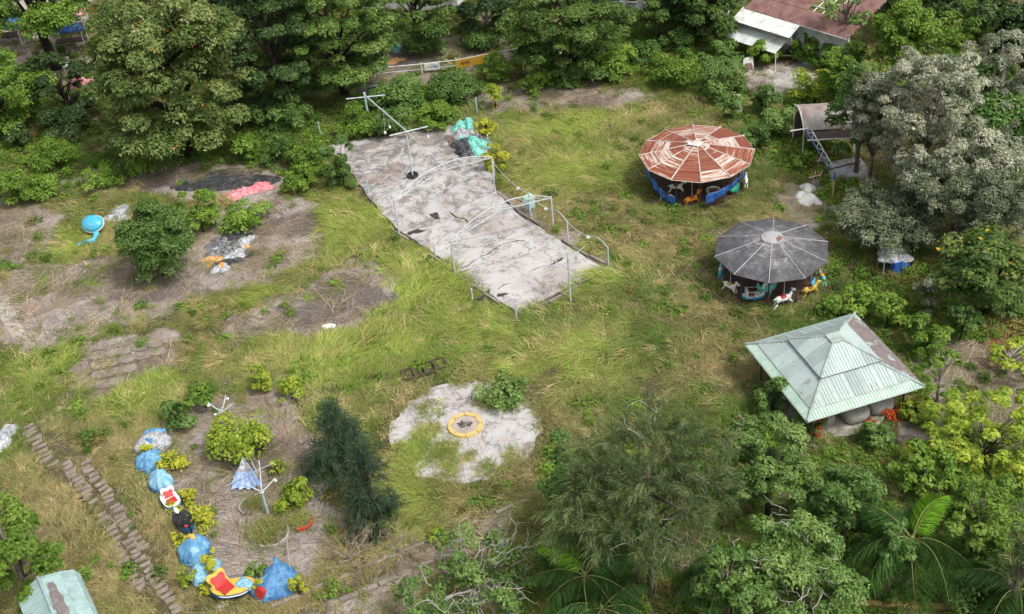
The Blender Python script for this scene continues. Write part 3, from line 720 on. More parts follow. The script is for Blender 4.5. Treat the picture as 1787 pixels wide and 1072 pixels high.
def greyroofmat():
    m, nt, b = _new('grey_sheet')
    tc = N(nt, 'ShaderNodeUVMap'); sx = N(nt, 'ShaderNodeSeparateXYZ'); nt.links.new(tc.outputs[0], sx.inputs[0])
    n1 = noise(nt, 1.6, 6, 0.7, None, 0.6); n2 = noise(nt, 6, 6, 0.75, None, 0.8)
    s = N(nt, 'ShaderNodeMath', operation='MULTIPLY_ADD'); nt.links.new(n2, s.inputs[0]); s.inputs[1].default_value = 0.5; nt.links.new(n1, s.inputs[2])
    v = N(nt, 'ShaderNodeMath', operation='MULTIPLY_ADD'); nt.links.new(sx.outputs[1], v.inputs[0]); v.inputs[1].default_value = 0.085; nt.links.new(s.outputs[0], v.inputs[2])
    c = ramp(nt, v.outputs[0], [(0.70, (0.055, 0.055, 0.058)), (0.88, (0.105, 0.104, 0.108)), (1.02, (0.185, 0.183, 0.187)), (1.0, (0.27, 0.265, 0.27))])
    nt.links.new(c, b.inputs['Base Color']); b.inputs['Roughness'].default_value = 0.75
    bump(nt, b, n2, 0.3, 0.03)
rustmat(); greyroofmat()
weather('ridge_pale', (0.56, 0.50, 0.46), (0.34, 0.24, 0.19), 2, 0.5, 0.6)
weather('ridge_grey', (0.40, 0.39, 0.40), (0.24, 0.235, 0.24), 2, 0.5, 0.7)

def carousel(name, label, rim_px, apex_py, zr, rows, sheet, ridge, deck_r, deck_mat):
    q = np.array([ray(a, b) for a, b in rim_px]); w = np.array([CAMP + d * ((zr - H) / d[2]) for d in q])[:, :2]
    A = np.c_[2 * w, np.ones(len(w))]; s = np.linalg.lstsq(A, (w ** 2).sum(1), rcond=None)[0]
    cx, cy = s[0], s[1]; Rr = math.sqrt(s[2] + cx * cx + cy * cy); n = len(w)
    ang = np.unwrap(np.arctan2(w[:, 1] - cy, w[:, 0] - cx)); sgn = np.sign(ang[-1] - ang[0])
    ph = np.mean(ang - sgn * 2 * pi * np.arange(n) / n)
    za = max(zr + 0.5, min(zr + 1.6, zfor(cx, cy, apex_py)))
    o = thing(name, label, 'carousel', (cx, cy, 0))
    C = Vector((cx, cy, 0))
    def rim(a, f, dz=0.0):                      # f: 0 rim .. 1 apex
        r = Rr * (1 - f); return Vector((cx + r * cos(a), cy + r * sin(a), zr + (za - zr) * f + dz))
    hr = rr_ = random.Random(n)
    for k in range(n):
        a0 = ph + 2 * pi * k / n; a1 = ph + 2 * pi * (k + 1) / n
        fs = [0.0] + sorted((i + hr.uniform(-.12, .12)) / rows for i in range(1, rows)) + [0.97]
        for i in range(rows):
            f0, f1 = fs[i], fs[i + 1] + (0.012 if i < rows - 1 else 0); lift = 0.012 * (rows - i)*0 
            p = [rim(a0, f0, 0.03 if i else 0.0), rim(a1, f0, 0.03 if i else 0.0), rim(a1, f1, 0.0), rim(a0, f1, 0.0)]
            w0 = (p[1] - p[0]).length / 2; w1 = (p[2] - p[3]).length / 2; l0 = Rr * f0; l1 = Rr * f1
            m = MB().add(p + [x - Vector((0, 0, 0.02)) for x in p], [(0, 1, 2, 3), (7, 6, 5, 4), (0, 4, 5, 1), (1, 5, 6, 2), (2, 6, 7, 3), (3, 7, 4, 0)],
                         [(-w0, l0 + 0.001), (w0, l0), (w1, l1), (-w1, l1)] * 2)
            obj('roof_sheet', m, sheet, o)
        obj('ridge_cap', MB().tube([rim(a0, -0.01, 0.02), rim(a0, 0.95, 0.035)], 0.05 if rows > 2 else .03, 0.04 if rows > 2 else .03, 5), ridge, o)
        obj('rim_strip', MB().tube([rim(a0, 0.0, -0.03), rim(a1, 0.0, -0.03)], 0.03, 0.03, 5), ridge if rows > 2 else sheet, o)
        p = rim(a0, 0.20)
        obj('roof_post', MB().tube([Vector((p.x, p.y, 0)), Vector((p.x, p.y, p.z - 0.04))], 0.05, 0.05, 6), 'dark_metal', o)
        q = rim(a0, 0.1); obj('rafter', MB().tube([rim(a0, 0.03, -0.1), rim(a0, 0.95, -0.12)], 0.04, 0.04, 5), 'dark_metal', o)
    obj('deck', MB().lathe([(0, 0.3), (Rr * deck_r, 0.3), (Rr * deck_r, 0.12), (Rr * deck_r - 0.1, 0.0)], C, 2 * n), deck_mat, o)
    obj('centre_drum', MB().lathe([(0.8, 0.28), (0.8, zr - 0.2), (0.55, za - 0.15)], C, n), 'dark_wood', o)
    return o, C, Rr, zr, za, ph, n
red_px = [(90, 440), (205, 600), (465, 720), (830, 760), (1165, 700), (1405, 545), (1460, 370), (1330, 222), (1055, 112), (720, 90), (400, 150), (165, 285)]
red_px = [(a / 6.7 + 1100, b / 6.7 + 205) for a, b in red_px]
CR, C1, R1, zr1, za1, ph1, n1_ = carousel('carousel', 'twelve sided carousel with a rust streaked white sheet metal roof and torn blue netting', red_px, 250, 2.55, 4, 'rust_sheet', 'ridge_pale', 0.80, 'dark_wood')
obj('apex_cap', MB().lathe([(0, 0.13), (0.3, 0.09), (0.46, -0.02)], (C1.x, C1.y, za1), 12), 'ridge_pale', CR)
obj('loose_flashing', MB().box((C1.x - 0.28, C1.y - 0.18, za1 + 0.06), (0.75, 0.3, 0.03), -0.5), 'white_paint', CR)
grey_px = [(112, 490), (325, 690), (705, 780), (1090, 735), (1345, 545), (1350, 330), (1080, 125), (765, 65), (420, 110), (150, 265)]
grey_px = [(a / 6.306 + 1230, b / 6.306 + 370) for a, b in grey_px]
CG, C2, R2, zr2, za2, ph2, n2_ = carousel('carousel', 'ten sided carousel with a dark grey roof, pale ridge lines and a light cap', grey_px, 412, 2.45, 2, 'grey_sheet', 'ridge_grey', 0.78, 'dark_wood')
obj('apex_cap', MB().lathe([(0, 0.16), (0.35, 0.13), (0.66, 0.0), (0.68, -0.1)], (C2.x, C2.y, za2 - 0.06), 20), weather('cap_grey', (0.38, 0.37, 0.375), (0.28, 0.275, 0.28), 2, 0.4, 0.7), CG)
obj('rust_hole', MB().add([(C2.x + r * cos(a), C2.y + r * sin(a), za2 - 0.06 + z) for r, z in ((0.38, 0.135), (0.64, 0.028)) for a in np.linspace(-1.25, -0.25, 7)], [(i + 7, i + 8, i + 1, i) for i in range(6)]), 'rust_red', CG)

def netting(C, R, spans, label, lo_hi, name='blue_netting', mat='net_blue'):
    vs = []; fs = []; n = 26; hgt = 6
    a0, a1 = spans
    for i in range(n + 1):
        t = i / n; a = a0 + (a1 - a0) * t; ztop, zbot = lo_hi(t)
        for j in range(hgt + 1):
            u = j / hgt; r = R * 0.93 + 0.05 * sin(t * 57 + u * 4) + 0.05 * sin(t * 23 + 2 * u) - 0.10 * (1 - u)
            vs.append((C.x + r * cos(a), C.y + r * sin(a), zbot + (ztop - zbot) * u + 0.05 * sin(t * 31) * (1 - u) + .03 * sin(t * 47)))
    for i in range(n):
        for j in range(hgt): fs.append((i * (hgt + 1) + j, (i + 1) * (hgt + 1) + j, (i + 1) * (hgt + 1) + j + 1, i * (hgt + 1) + j + 1))
    o = obj(name, MB().add(vs, fs), mat, None, (C.x, C.y, 0), True)
    s = o.modifiers.new('thick', 'SOLIDIFY'); s.thickness = 0.02
    return tag(o, label, 'netting', 'nettings on the rusty carousel')
def angp(C, px, py, z): p = P(px, py, z); return math.atan2(p[1] - C.y, p[0] - C.x)
al = angp(C1, 1129, 312, 1.3); am = angp(C1, 1184, 338, 1.0)
netting(C1, R1, (al, am), 'torn blue netting hanging on the left side of the rusty carousel', lambda t: (2.3 - 1.25 * min(1, t * 1.3), 1.55 - 1.1 * min(1, t * 1.4)))
am2 = angp(C1, 1228, 336, 1.0); ar = angp(C1, 1305, 306, 1.6)
netting(C1, R1, (am2, ar), 'blue netting swagged across the right side of the rusty carousel', lambda t: (1.35 + 0.75 * t, 0.5 + 1.1 * min(1, t * 1.3)))

def animal(kind, body, saddle, px, py, z, yaw, label, pole=True, size=1.0, mane=None):
    c = V(px, py, z); o = thing('ride_animal', label, 'ride animal', (0, 0, 0), 'carousel animals')
    m = MB()
    if kind in ('horse', 'deer', 'dog'):
        nk = {'horse': 0.34, 'deer': 0.40, 'dog': 0.22}[kind]
        m.ball((0, 0, 0), (0.42, 0.155, 0.17), 12, 8); m.ball((0.24, 0, 0.03), (0.2, 0.15, 0.18)); m.ball((-0.26, 0, 0.02), (0.2, 0.155, 0.18))
        m.tube([(0.30, 0, 0.08), (0.42, 0, 0.26), (0.47, 0, nk + 0.06)], 0.12, 0.075, 8)
        m.ball((0.55, 0, nk + 0.07), (0.17, 0.085, 0.09), 10, 6, Matrix.Rotation(0.45, 3, 'Y')); m.ball((0.66, 0, nk), (0.07, 0.06, 0.06))
        for s in (-1, 1):
            m.tube([(0.45, 0.05 * s, nk + 0.12), (0.43, 0.075 * s, nk + 0.24)], 0.035, 0.012, 5)
            m.tube([(0.30, 0.09 * s, -0.08), (0.46, 0.10 * s, -0.24), (0.40 + 0.05 * s, 0.10 * s, -0.46)], 0.07, 0.035, 6)
            m.tube([(-0.32, 0.09 * s, -0.06), (-0.38, 0.10 * s, -0.26), (-0.52 + 0.05 * s, 0.10 * s, -0.45)], 0.085, 0.035, 6)
        m.tube([(-0.42, 0, 0.08), (-0.54, 0, 0.06), (-0.60, 0, -0.12)], 0.05, 0.02, 5)
    elif kind == 'fish':
        m.ball((0, 0, 0), (0.45, 0.2, 0.26), 12, 8); m.ball((0.32, 0, 0.2), (0.18, 0.15, 0.2)); m.tube([(-0.35, 0, 0.02), (-0.55, 0, 0.2), (-0.52, 0, 0.42)], 0.14, 0.05, 6)
        for s in (-1, 1): m.tube([(0.1, 0.15 * s, -0.1), (0.02, 0.28 * s, -0.32)], 0.06, 0.03, 5)
    b = obj('body', m, body, o, smooth=True); r = b.modifiers.new('skin', 'REMESH'); r.mode = 'VOXEL'; r.voxel_size = 0.03; r.use_smooth_shade = True
    obj('saddle', MB().ball((-0.02, 0, 0.13), (0.2, 0.165, 0.08), 10, 6), saddle, o, smooth=True)
    if mane: obj('mane', MB().tube([(0.28, 0, 0.2), (0.36, 0, 0.32), (0.42, 0, 0.46)], 0.05, 0.045, 6), mane, o)
    if pole: obj('pole', MB().tube([(0.02, 0, -0.3), (0.02, 0, 1.25)], 0.018, 0.018, 5), 'galvanised', o)
    o.location = c; o.rotation_euler = (0, 0, yaw); o.scale = (size,) * 3
    return o
animal('horse', 'white_fibre', 'brown_fibre', 1164, 342, 0.55, -0.55 + pi, 'white and brown spotted animal below the left netting of the rusty carousel', False, 0.95, 'brown_fibre')
animal('horse', 'white_fibre', 'brown_fibre', 1180, 326, 0.95, -0.25, 'white horse with brown head markings just inside the front of the rusty carousel', True, 1.0, 'brown_fibre')
animal('deer', 'orange_fibre', 'red_fibre', 1207, 347, 0.6, 0.3, 'orange and yellow deer with a red saddle at the front of the rusty carousel', True, 1.1)
animal('fish', 'green_fibre', 'teal_fibre', 1282, 330, 0.65, 0.7, 'green ride animal standing at the right of the rusty carousel', False, 0.95)
animal('horse', 'white_fibre', 'white_fibre', 1302, 315, 0.75, 1.4, 'plain white ride animal half hidden at the far right of the rusty carousel', False, 0.8)
animal('dog', 'blue_fibre', 'white_fibre', 1258, 472, 0.9, 1.3, 'pale blue ride animal at the far left of the grey roofed carousel', True, 0.9)
animal('horse', 'white_fibre', 'yellow_fibre', 1274, 499, 0.7, -0.9, 'white horse with a yellow saddle at the left of the grey roofed carousel', True, 1.05, 'yellow_fibre')
animal('fish', 'teal_fibre', 'blue_fibre', 1340, 502, 1.0, 0.15, 'teal ride animal behind the swan boat under the grey roof', True, 1.2)
animal('horse', 'white_fibre', 'red_fibre', 1367, 521, 0.7, 0.25, 'white horse with a red saddle at the front of the grey roofed carousel', True, 1.2, 'deep_blue')
animal('dog', 'yellow_fibre', 'brown_fibre', 1414, 504, 0.6, 0.35, 'mustard yellow ride animal at the right of the grey roofed carousel', True, 1.1)
animal('fish', 'blue_fibre', 'blue_fibre', 1419, 493, 0.95, 1.0, 'small sky blue ride figure above the mustard yellow one', False, 0.6)
animal('dog', 'teal_fibre', 'orange_fibre', 1434, 482, 0.95, 1.7, 'teal ride animal with an orange red saddle at the far right of the grey roof', True, 0.95, 'orange_fibre')
# cart with a wheel under the rusty roof
c = V(1245, 334, 0.5); o = thing('ride_cart', 'round white ride cart half under the blue netting of the rusty carousel', 'ride cart', c)
obj('tub', MB().lathe([(0, -0.2), (0.42, -0.15), (0.52, 0.12), (0.46, 0.14), (0.3, -0.02)], c, 16), 'white_fibre', o)
obj('seat', MB().box(c + Vector((0, 0.1, 0.02)), (0.5, 0.25, 0.2)), 'brown_fibre', o)
# swan boat
c = V(1315, 521, 0.38); o = thing('swan_boat', 'white swan necked ride boat with a pale blue hull under the grey carousel', 'ride boat', (0, 0, 0))
def hull(L, Wd, h, n=14, rise=0.12):
    vs = []; fs = []; m = 8
    for i in range(n + 1):
        t = -1 + 2 * i / n; w = Wd * max(0.02, (1 - abs(t) ** 2.6)) ** 0.6; z0 = rise * abs(t) ** 3
        for j in range(m + 1):
            a = -pi / 2 + pi * j / m; vs.append((L * t, w * sin(a), z0 + h - h * cos(a) ** 0.8 if cos(a) > 1e-6 else z0 + h))
    for i in range(n):
        for j in range(m): fs.append((i * (m + 1) + j, (i + 1) * (m + 1) + j, (i + 1) * (m + 1) + j + 1, i * (m + 1) + j + 1))
    return MB().add(vs, fs)
def deckplate(L, Wd, z, n=20, rise=0.12):
    vs = []; 
    for s in (1, -1):
        for i in range(n + 1):
            t = s * (-1 + 2 * i / n); vs.append((L * t, s * -Wd * max(0.02, (1 - abs(t) ** 2.6)) ** 0.6, z + rise * abs(t) ** 3))
    return MB().add(vs, [tuple(range(len(vs)))])
hb = obj('hull', hull(0.72, 0.3, 0.3), 'cyan_fibre', o, smooth=True)
obj('deck', deckplate(0.70, 0.28, 0.27), 'white_fibre', o)
m = MB().tube([(0.52, 0, 0.22), (0.66, 0, 0.5), (0.56, 0, 0.78), (0.60, 0, 0.98)], 0.15, 0.07, 8).ball((0.68, 0, 1.0), (0.15, 0.09, 0.09), 10, 6).tube([(0.80, 0, 0.98), (0.92, 0, 0.93)], 0.05, 0.02, 6)
b = obj('swan_neck', m, 'white_fibre', o, smooth=True); r = b.modifiers.new('skin', 'REMESH'); r.mode = 'VOXEL'; r.voxel_size = 0.03; r.use_smooth_shade = True
obj('seat', MB().box((-0.15, 0, 0.36), (0.3, 0.46, 0.2)), 'brown_fibre', o); obj('backrest', MB().box((-0.42, 0, 0.5), (0.08, 0.5, 0.45)), 'white_fibre', o)
for s in (-1, 1):
    obj('side_disc', MB().ball((0.02, 0.29 * s, 0.18), (0.14, 0.03, 0.14), 10, 6), 'deep_blue', o)
    obj('hand_rail', MB().tube([(-0.5, 0.26 * s, 0.3), (-0.5, 0.28 * s, 0.7), (0.3, 0.28 * s, 0.62), (0.3, 0.26 * s, 0.3)], 0.025, 0.025, 5), 'turquoise_paint', o)
o.location = c; o.rotation_euler = (0, 0, 0.0)

# ------------------------------------------------------------------ green pavilion
def greenroof():
    m, nt, b = _new('green_sheet')
    n1 = noise(nt, 0.8, 5, 0.65); n2 = noise(nt, 3.5, 7, 0.75, None, 0.5); n3 = noise(nt, 9, 3, 0.6)
    c = ramp(nt, n1, [(0.35, (0.34, 0.42, 0.40)), (0.55, (0.41, 0.48, 0.46)), (0.7, (0.32, 0.42, 0.38))])
    c = mixc(nt, ramp(nt, n2, [(0.60, (0, 0, 0)), (0.68, (0.45,) * 3)]), c, (0.46, 0.42, 0.40))
    uvn = N(nt, 'ShaderNodeUVMap'); mp = N(nt, 'ShaderNodeMapping'); mp.inputs['Scale'].default_value = (6.5, 0.8, 1); oi = N(nt, 'ShaderNodeObjectInfo'); nt.links.new(uvn.outputs[0], mp.inputs[0]); nt.links.new(oi.outputs['Random'], mp.inputs['Location'])
    run = noise(nt, 1.6, 5, 0.7, mp.outputs[0]); rm = N(nt, 'ShaderNodeMath', operation='MULTIPLY_ADD'); nt.links.new(n1, rm.inputs[0]); rm.inputs[1].default_value = .6; nt.links.new(run, rm.inputs[2])
    c = mixc(nt, ramp(nt, rm.outputs[0], [(0.92, (0, 0, 0)), (1.02, (0.8,) * 3)]), c, (0.20, 0.14, 0.115)); c = mixc(nt, ramp(nt, run, [(0.36, (.5,) * 3), (0.46, (0, 0, 0))]), c, (0.27, 0.35, 0.33))
    c = mixc(nt, ramp(nt, n3, [(0.68, (0, 0, 0)), (0.73, (0.9,) * 3)]), c, (0.13, 0.075, 0.06))
    h_ = N(nt, 'ShaderNodeHueSaturation'); mr = N(nt, 'ShaderNodeMapRange'); mr.inputs[3].default_value = .82; mr.inputs[4].default_value = 1.1; nt.links.new(oi.outputs['Random'], mr.inputs[0]); nt.links.new(mr.outputs[0], h_.inputs['Value']); nt.links.new(c, h_.inputs['Color']); c = h_.outputs[0]
    nt.links.new(c, b.inputs['Base Color']); b.inputs['Roughness'].default_value = 0.55
    m, nt, b = _new('green_eave')
    n1 = noise(nt, 1.5, 5, 0.65); n2 = noise(nt, 5, 6, 0.75)
    c = ramp(nt, n1, [(0.35, (0.33, 0.47, 0.39)), (0.6, (0.46, 0.575, 0.49))])
    c = mixc(nt, ramp(nt, n2, [(0.60, (0, 0, 0)), (0.68, (0.7,) * 3)]), c, (0.20, 0.22, 0.17))
    nt.links.new(c, b.inputs['Base Color']); b.inputs['Roughness'].default_value = 0.6
    m, nt, b = _new('peeling_sheet')
    n1 = noise(nt, 0.75, 6, 0.7, None, 0.5); n2 = noise(nt, 3.5, 7, 0.75)
    c = ramp(nt, n2, [(0.3, (0.13, 0.098, 0.092)), (0.7, (0.27, 0.235, 0.225))])
    c = mixc(nt, ramp(nt, n1, [(0.56, (0, 0, 0)), (0.60, (1, 1, 1))]), c, (0.36, 0.46, 0.42))
    nt.links.new(c, b.inputs['Base Color']); b.inputs['Roughness'].default_value = 0.75
greenroof()
weather('green_ridge', (0.36, 0.44, 0.41), (0.25, 0.22, 0.20), 2, 0.5, 0.6)

def hip_sheets(e0, e1, t0, t1, mat, parent, name='roof_sheet', width=0.8, pitch=0.2, rib=0.035, slack=0.0):
    """ribbed sheets on the slope between eave e0-e1 and upper edge t0-t1, ribs running up the slope, clipped by the hips"""
    e0, e1, t0, t1 = map(Vector, (e0, e1, t0, t1)); u = (e1 - e0); L = u.length; u.normalize()
    ma = (t0 + t1) / 2; v = ma - e0; v = v - u * v.dot(u); D = v.length; v.normalize(); n = u.cross(v)
    if n.z < 0: n = -n
    a = (t0 - e0).dot(u); b = (t1 - e0).dot(u)
    vt = lambda x: D * min(1.0, x / a if a > .02 * L else 1.0, (L - x) / (L - b) if L - b > .02 * L else 1.0)
    k = max(1, round(L / width))
    for i in range(k):
        x0, x1 = L * i / k, L * (i + 1) / k; cols = []
        x = x0; cols.append((x0 + 0.004, 0))
        while x + pitch <= x1 + 1e-6:
            for dx, h in ((0.30, 0), (0.42, rib), (0.60, rib), (0.72, 0)): cols.append((x + dx * pitch, h))
            x += pitch
        cols.append((x1 - 0.004, 0))
        vs = []; fs = []; uvs = []
        for x, h in cols: 
            tv = max(0.02, vt(x)); uvs += [(x + .001, 0), (x + .001, tv)]; vs += [e0 + u * x + n * h, e0 + u * x + v * tv + n * h]
        m = len(cols)
        fs = [(2 * j, 2 * j + 2, 2 * j + 3, 2 * j + 1) for j in range(m - 1)]
        base = [p - n * 0.03 for p in vs]; fs += [(2 * j + 1 + 2 * m, 2 * j + 3 + 2 * m, 2 * j + 2 + 2 * m, 2 * j + 2 * m) for j in range(m - 1)]
        fs += [(2 * m + 2 * j, 2 * m + 2 * j + 2, 2 * j + 2, 2 * j) for j in range(m - 1)]
        fs += [(0, 1, 2 * m + 1, 2 * m), (2 * m - 1, 2 * m - 2, 4 * m - 2, 4 * m - 1)]
        obj(name, MB().add(vs + base, fs, uvs + uvs), mat, parent)

ze = 2.35
pc = [V(1296, 601, ze), V(1495, 546, ze), V(1610, 674, ze), V(1414, 735, ze)]   # left, back, right, front
cen = sum(pc, Vector()) / 4
PV = thing('pavilion', 'square pavilion with a two tier pale green ribbed roof peeling to brown at the back', 'pavilion', (cen.x, cen.y, 0))
# square it up
ux = ((pc[2] - pc[3]) + (pc[1] - pc[0])).normalized(); uy = Vector((-ux.y, ux.x, 0)); hx = ((pc[2] - pc[3]).length + (pc[1] - pc[0]).length) / 4; hy = ((pc[1] - pc[2]).length + (pc[0] - pc[3]).length) / 4
sq = lambda a, b, z: Vector((cen.x, cen.y, 0)) + ux * hx * a + uy * hy * b + Vector((0, 0, z))
apx = zfor(cen.x, cen.y, 590); rise = .86 * max(1.5, min(2.3, apx - ze))
fr = 0.55; zi = ze + rise * 0.50
CO = [(-1, -1), (1, -1), (1, 1), (-1, 1)]     # front, right, back, left
for k in range(4):
    a, b = CO[k], CO[(k + 1) % 4]
    m = 'peeling_sheet' if k == 1 else 'green_sheet'
    s0, s1 = 0.86, ze + rise * 0.50 * (1 - 0.86) / (1 - fr)
    hip_sheets(sq(a[0], a[1], ze - 0.02), sq(b[0], b[1], ze - 0.02), sq(a[0] * s0, a[1] * s0, s1 - 0.02), sq(b[0] * s0, b[1] * s0, s1 - 0.02), 'green_eave' if k != 1 else 'peeling_sheet', PV, 'eave_sheet', 0.85, 0.17, 0.03)
    hip_sheets(sq(a[0] * .87, a[1] * .87, s1 + 0.02), sq(b[0] * .87, b[1] * .87, s1 + 0.02), sq(a[0] * .46, a[1] * .46, zi + 0.16), sq(b[0] * .46, b[1] * .46, zi + 0.16), m, PV, 'roof_sheet', 0.85, 0.17, 0.03)
    z2 = zi + 0.24
    hip_sheets(sq(a[0] * .52, a[1] * .52, z2), sq(b[0] * .52, b[1] * .52, z2), sq(a[0] * .10, a[1] * .10, z2 + rise * .5), sq(b[0] * .10, b[1] * .10, z2 + rise * .5), 'green_sheet', PV, 'upper_sheet', 0.85, 0.17, 0.03)
    obj('hip_cap', MB().tube([sq(a[0], a[1], ze + .02), sq(a[0] * .46, a[1] * .46, zi + .2)], 0.07, 0.07, 6), 'green_ridge', PV)
    obj('hip_cap', MB().tube([sq(a[0] * .52, a[1] * .52, z2 + .03), sq(a[0] * .08, a[1] * .08, z2 + rise * .5 + .04)], 0.06, 0.06, 6), 'green_ridge', PV)
    obj('fascia', MB().tube([sq(a[0] * 1.0, a[1] * 1.0, ze - .06), sq(b[0] * 1.0, b[1] * 1.0, ze - .06)], 0.045, 0.045, 4), 'green_ridge', PV)
    obj('collar', MB().add([sq(a[0] * .47, a[1] * .47, zi - .1), sq(b[0] * .47, b[1] * .47, zi - .1), sq(b[0] * .47, b[1] * .47, z2 - .02), sq(a[0] * .47, a[1] * .47, z2 - .02)], [(0, 1, 2, 3)]), 'dark_metal', PV)
    obj('pavilion_post', MB().tube([sq(a[0] * .80, a[1] * .80, 0), sq(a[0] * .80, a[1] * .80, ze + .2)], 0.06, 0.06, 8), 'dark_metal', PV)
    obj('beam', MB().tube([sq(a[0] * .84, a[1] * .84, ze), sq(b[0] * .84, b[1] * .84, ze)], 0.05, 0.05, 5), 'dark_metal', PV)
m = MB(); zc = zi + 0.24 + rise * .5
m.prism([sq(a * .11, b * .11, 0) for a, b in CO], zc + .0, zc + .09); obj('apex_cap', m, 'green_ridge', PV)
obj('pavilion_floor', MB().lathe([(0, 0.1), (hx * 0.95, 0.1), (hx * 0.95, -0.1)], (cen.x, cen.y, 0), 28), 'concrete_pale', PV)
for k, (px, py, r, yaw, lab) in enumerate([(1440, 738, 0.42, 0.3, 'small grey rounded tub at the front corner under the pavilion'), (1489, 727, 0.72, 0.25, 'large grey square sided tub in the middle under the pavilion edge'), (1532, 712, 0.7, 0.2, 'grey tub furthest right under the pavilion edge'), (1465, 690, 0.7, 0.2, 'grey tub deep in the shade under the pavilion')]):
    c = V(px, py, 0.1); o = thing('ride_tub', lab, 'ride tub', c, 'grey tubs under the pavilion'); m = MB(); n = 24; vs = []; fs = []
    prof = [(0.75, 0.0), (0.95, 0.15), (1.0, 0.45), (0.97, 0.62), (0.86, 0.70), (0.7, 0.73), (0.4, 0.74), (0, 0.745)]
    for rf, z in prof:
        for j in range(n):
            a = 2 * pi * j / n; q = (abs(cos(a)) ** 4 + abs(sin(a)) ** 4) ** -0.25
            vs.append((c.x + r * rf * q * cos(a + yaw), c.y + r * rf * q * sin(a + yaw), c.z + z * (0.7 + r * 0.4)))
    for i in range(len(prof) - 1):
        for j in range(n): fs.append((i * n + j, i * n + (j + 1) % n, (i + 1) * n + (j + 1) % n, (i + 1) * n + j))
    obj('tub_shell', m.add(vs, fs), 'tub_grey', o, smooth=True)
    obj('bench', MB().box(c + Vector((0, r * 0.35, 0.76)), (r * 1.1, r * 0.4, 0.2), yaw), 'tub_grey', o)

# ------------------------------------------------------------------ crumpled sheets and heaps
def heap_mesh(c, rx, ry, h, rot=0.0, seed=0, rough=1.0, nr=9, na=36):
    rr = random.Random(seed); ph = [rr.uniform(0, 6.28) for _ in range(5)]; vs = []; fs = []
    for i in range(nr + 1):
        for j in range(na):
            a = 2 * pi * j / na; f = i / nr
            k = f * (1 + 0.2 * sin(2 * a + ph[0]) + 0.15 * sin(3 * a + ph[1]) + 0.1 * sin(5 * a + ph[2]))
            x, y = rx * k * cos(a), ry * k * sin(a)
            X = c[0] + x * cos(rot) - y * sin(rot); Y = c[1] + x * sin(rot) + y * cos(rot)
            e = float(fbm(np.array([X * 1.6 + seed * 3.1]), np.array([Y * 1.6]), seed)[0]); g = float(vn(np.array([X * 5.5]), np.array([Y * 5.5 + seed]), seed + 3)[0])
            z = h * (max(0, 1 - f ** 2.2)) * (0.35 + 1.1 * e) + rough * 0.30 * (g - 0.4) * min(1, 1.3 - f) * (0.4 + h)
            vs.append((X, Y, c[2] + max(0.012, z)))
    for i in range(nr):
        for j in range(na): fs.append((i * na + j, (i + 1) * na + j, (i + 1) * na + (j + 1) % na, i * na + (j + 1) % na))
    base = len(vs)
    for j in range(na): x, y, _ = vs[nr * na + j]; vs.append((x, y, c[2] - 0.05))
    for j in range(na): fs.append((nr * na + j, base + j, base + (j + 1) % na, nr * na + (j + 1) % na))
    return MB().add(vs, fs)

def sheet(name, label, cat, px, py, wpx, hpx, h, mat, rot=0.0, seed=1, z=0.0, parent=None, rough=1.0, group=None):
    c = P(px, py, z); k = proj(c)[2]; el = math.atan2(H, math.hypot(c[0], c[1]))
    rx = wpx / 2 / k; ry = hpx / 2 / (k * sin(el))
    o = obj(name, heap_mesh(c, rx, ry, h, rot, seed, rough), mat, parent, None if parent else c, False)
    if label and parent is None: tag(o, label, cat, group)
    return o

HP = thing('rubbish_heap', 'heap of torn teal, grey and black sheets at the far corner of the slab', 'rubbish heap', V(815, 245, 0.14))
for a in [(803, 224, 26, 20, .55, 'tarp_teal', .4, 1), (818, 222, 24, 24, .6, 'tarp_teal', .3, 2), (806, 238, 26, 22, .5, 'tarp_white', .2, 3), (822, 235, 22, 22, .5, 'tarp_white', 1, 4),
          (826, 250, 26, 34, .45, 'tarp_teal', .9, 5), (835, 245, 18, 24, .4, 'tarp_grey', .9, 6), (828, 266, 26, 20, .4, 'tarp_teal', .5, 7), (808, 254, 34, 22, .4, 'tarp_black', .3, 8), (812, 268, 32, 20, .45, 'tarp_black', .3, 9), (795, 250, 30, 26, .12, 'mud_brown', .3, 10)]:
    sheet('torn_sheet', None, None, a[0], a[1], a[2], a[3], a[4], a[5], a[6], a[7], 0.14, HP)
JK = thing('rubbish_heap', 'heap of crumpled grey and black plastic with orange and white pieces on bare ground', 'rubbish heap', V(400, 445))
for a in [(412, 410, 40, 34, .10, 'tarp_black', .9, 11), (384, 426, 46, 26, .16, 'tarp_grey', .3, 12), (398, 438, 60, 30, .26, 'tarp_grey', .2, 13), (412, 446, 36, 20, .34, 'tarp_white', .2, 14), (402, 456, 50, 18, .12, 'tarp_black', .1, 21), (428, 422, 28, 20, .34, 'tarp_white', 0, 15),
          (424, 431, 20, 10, .12, 'tarp_orange', .2, 16), (374, 451, 36, 16, .16, 'tarp_orange', .4, 17), (366, 462, 16, 8, .1, 'tarp_orange', .4, 22), (386, 469, 30, 18, .2, 'tarp_white', .1, 18), (388, 467, 15, 10, .32, 'orange_fibre', .2, 19), (436, 446, 26, 10, .08, 'tarp_black', .6, 20), (378, 440, 24, 14, .2, 'tarp_white', .7, 23)]:
    sheet('torn_sheet', None, None, a[0], a[1], a[2], a[3], a[4], a[5], a[6], a[7], 0.0, JK)
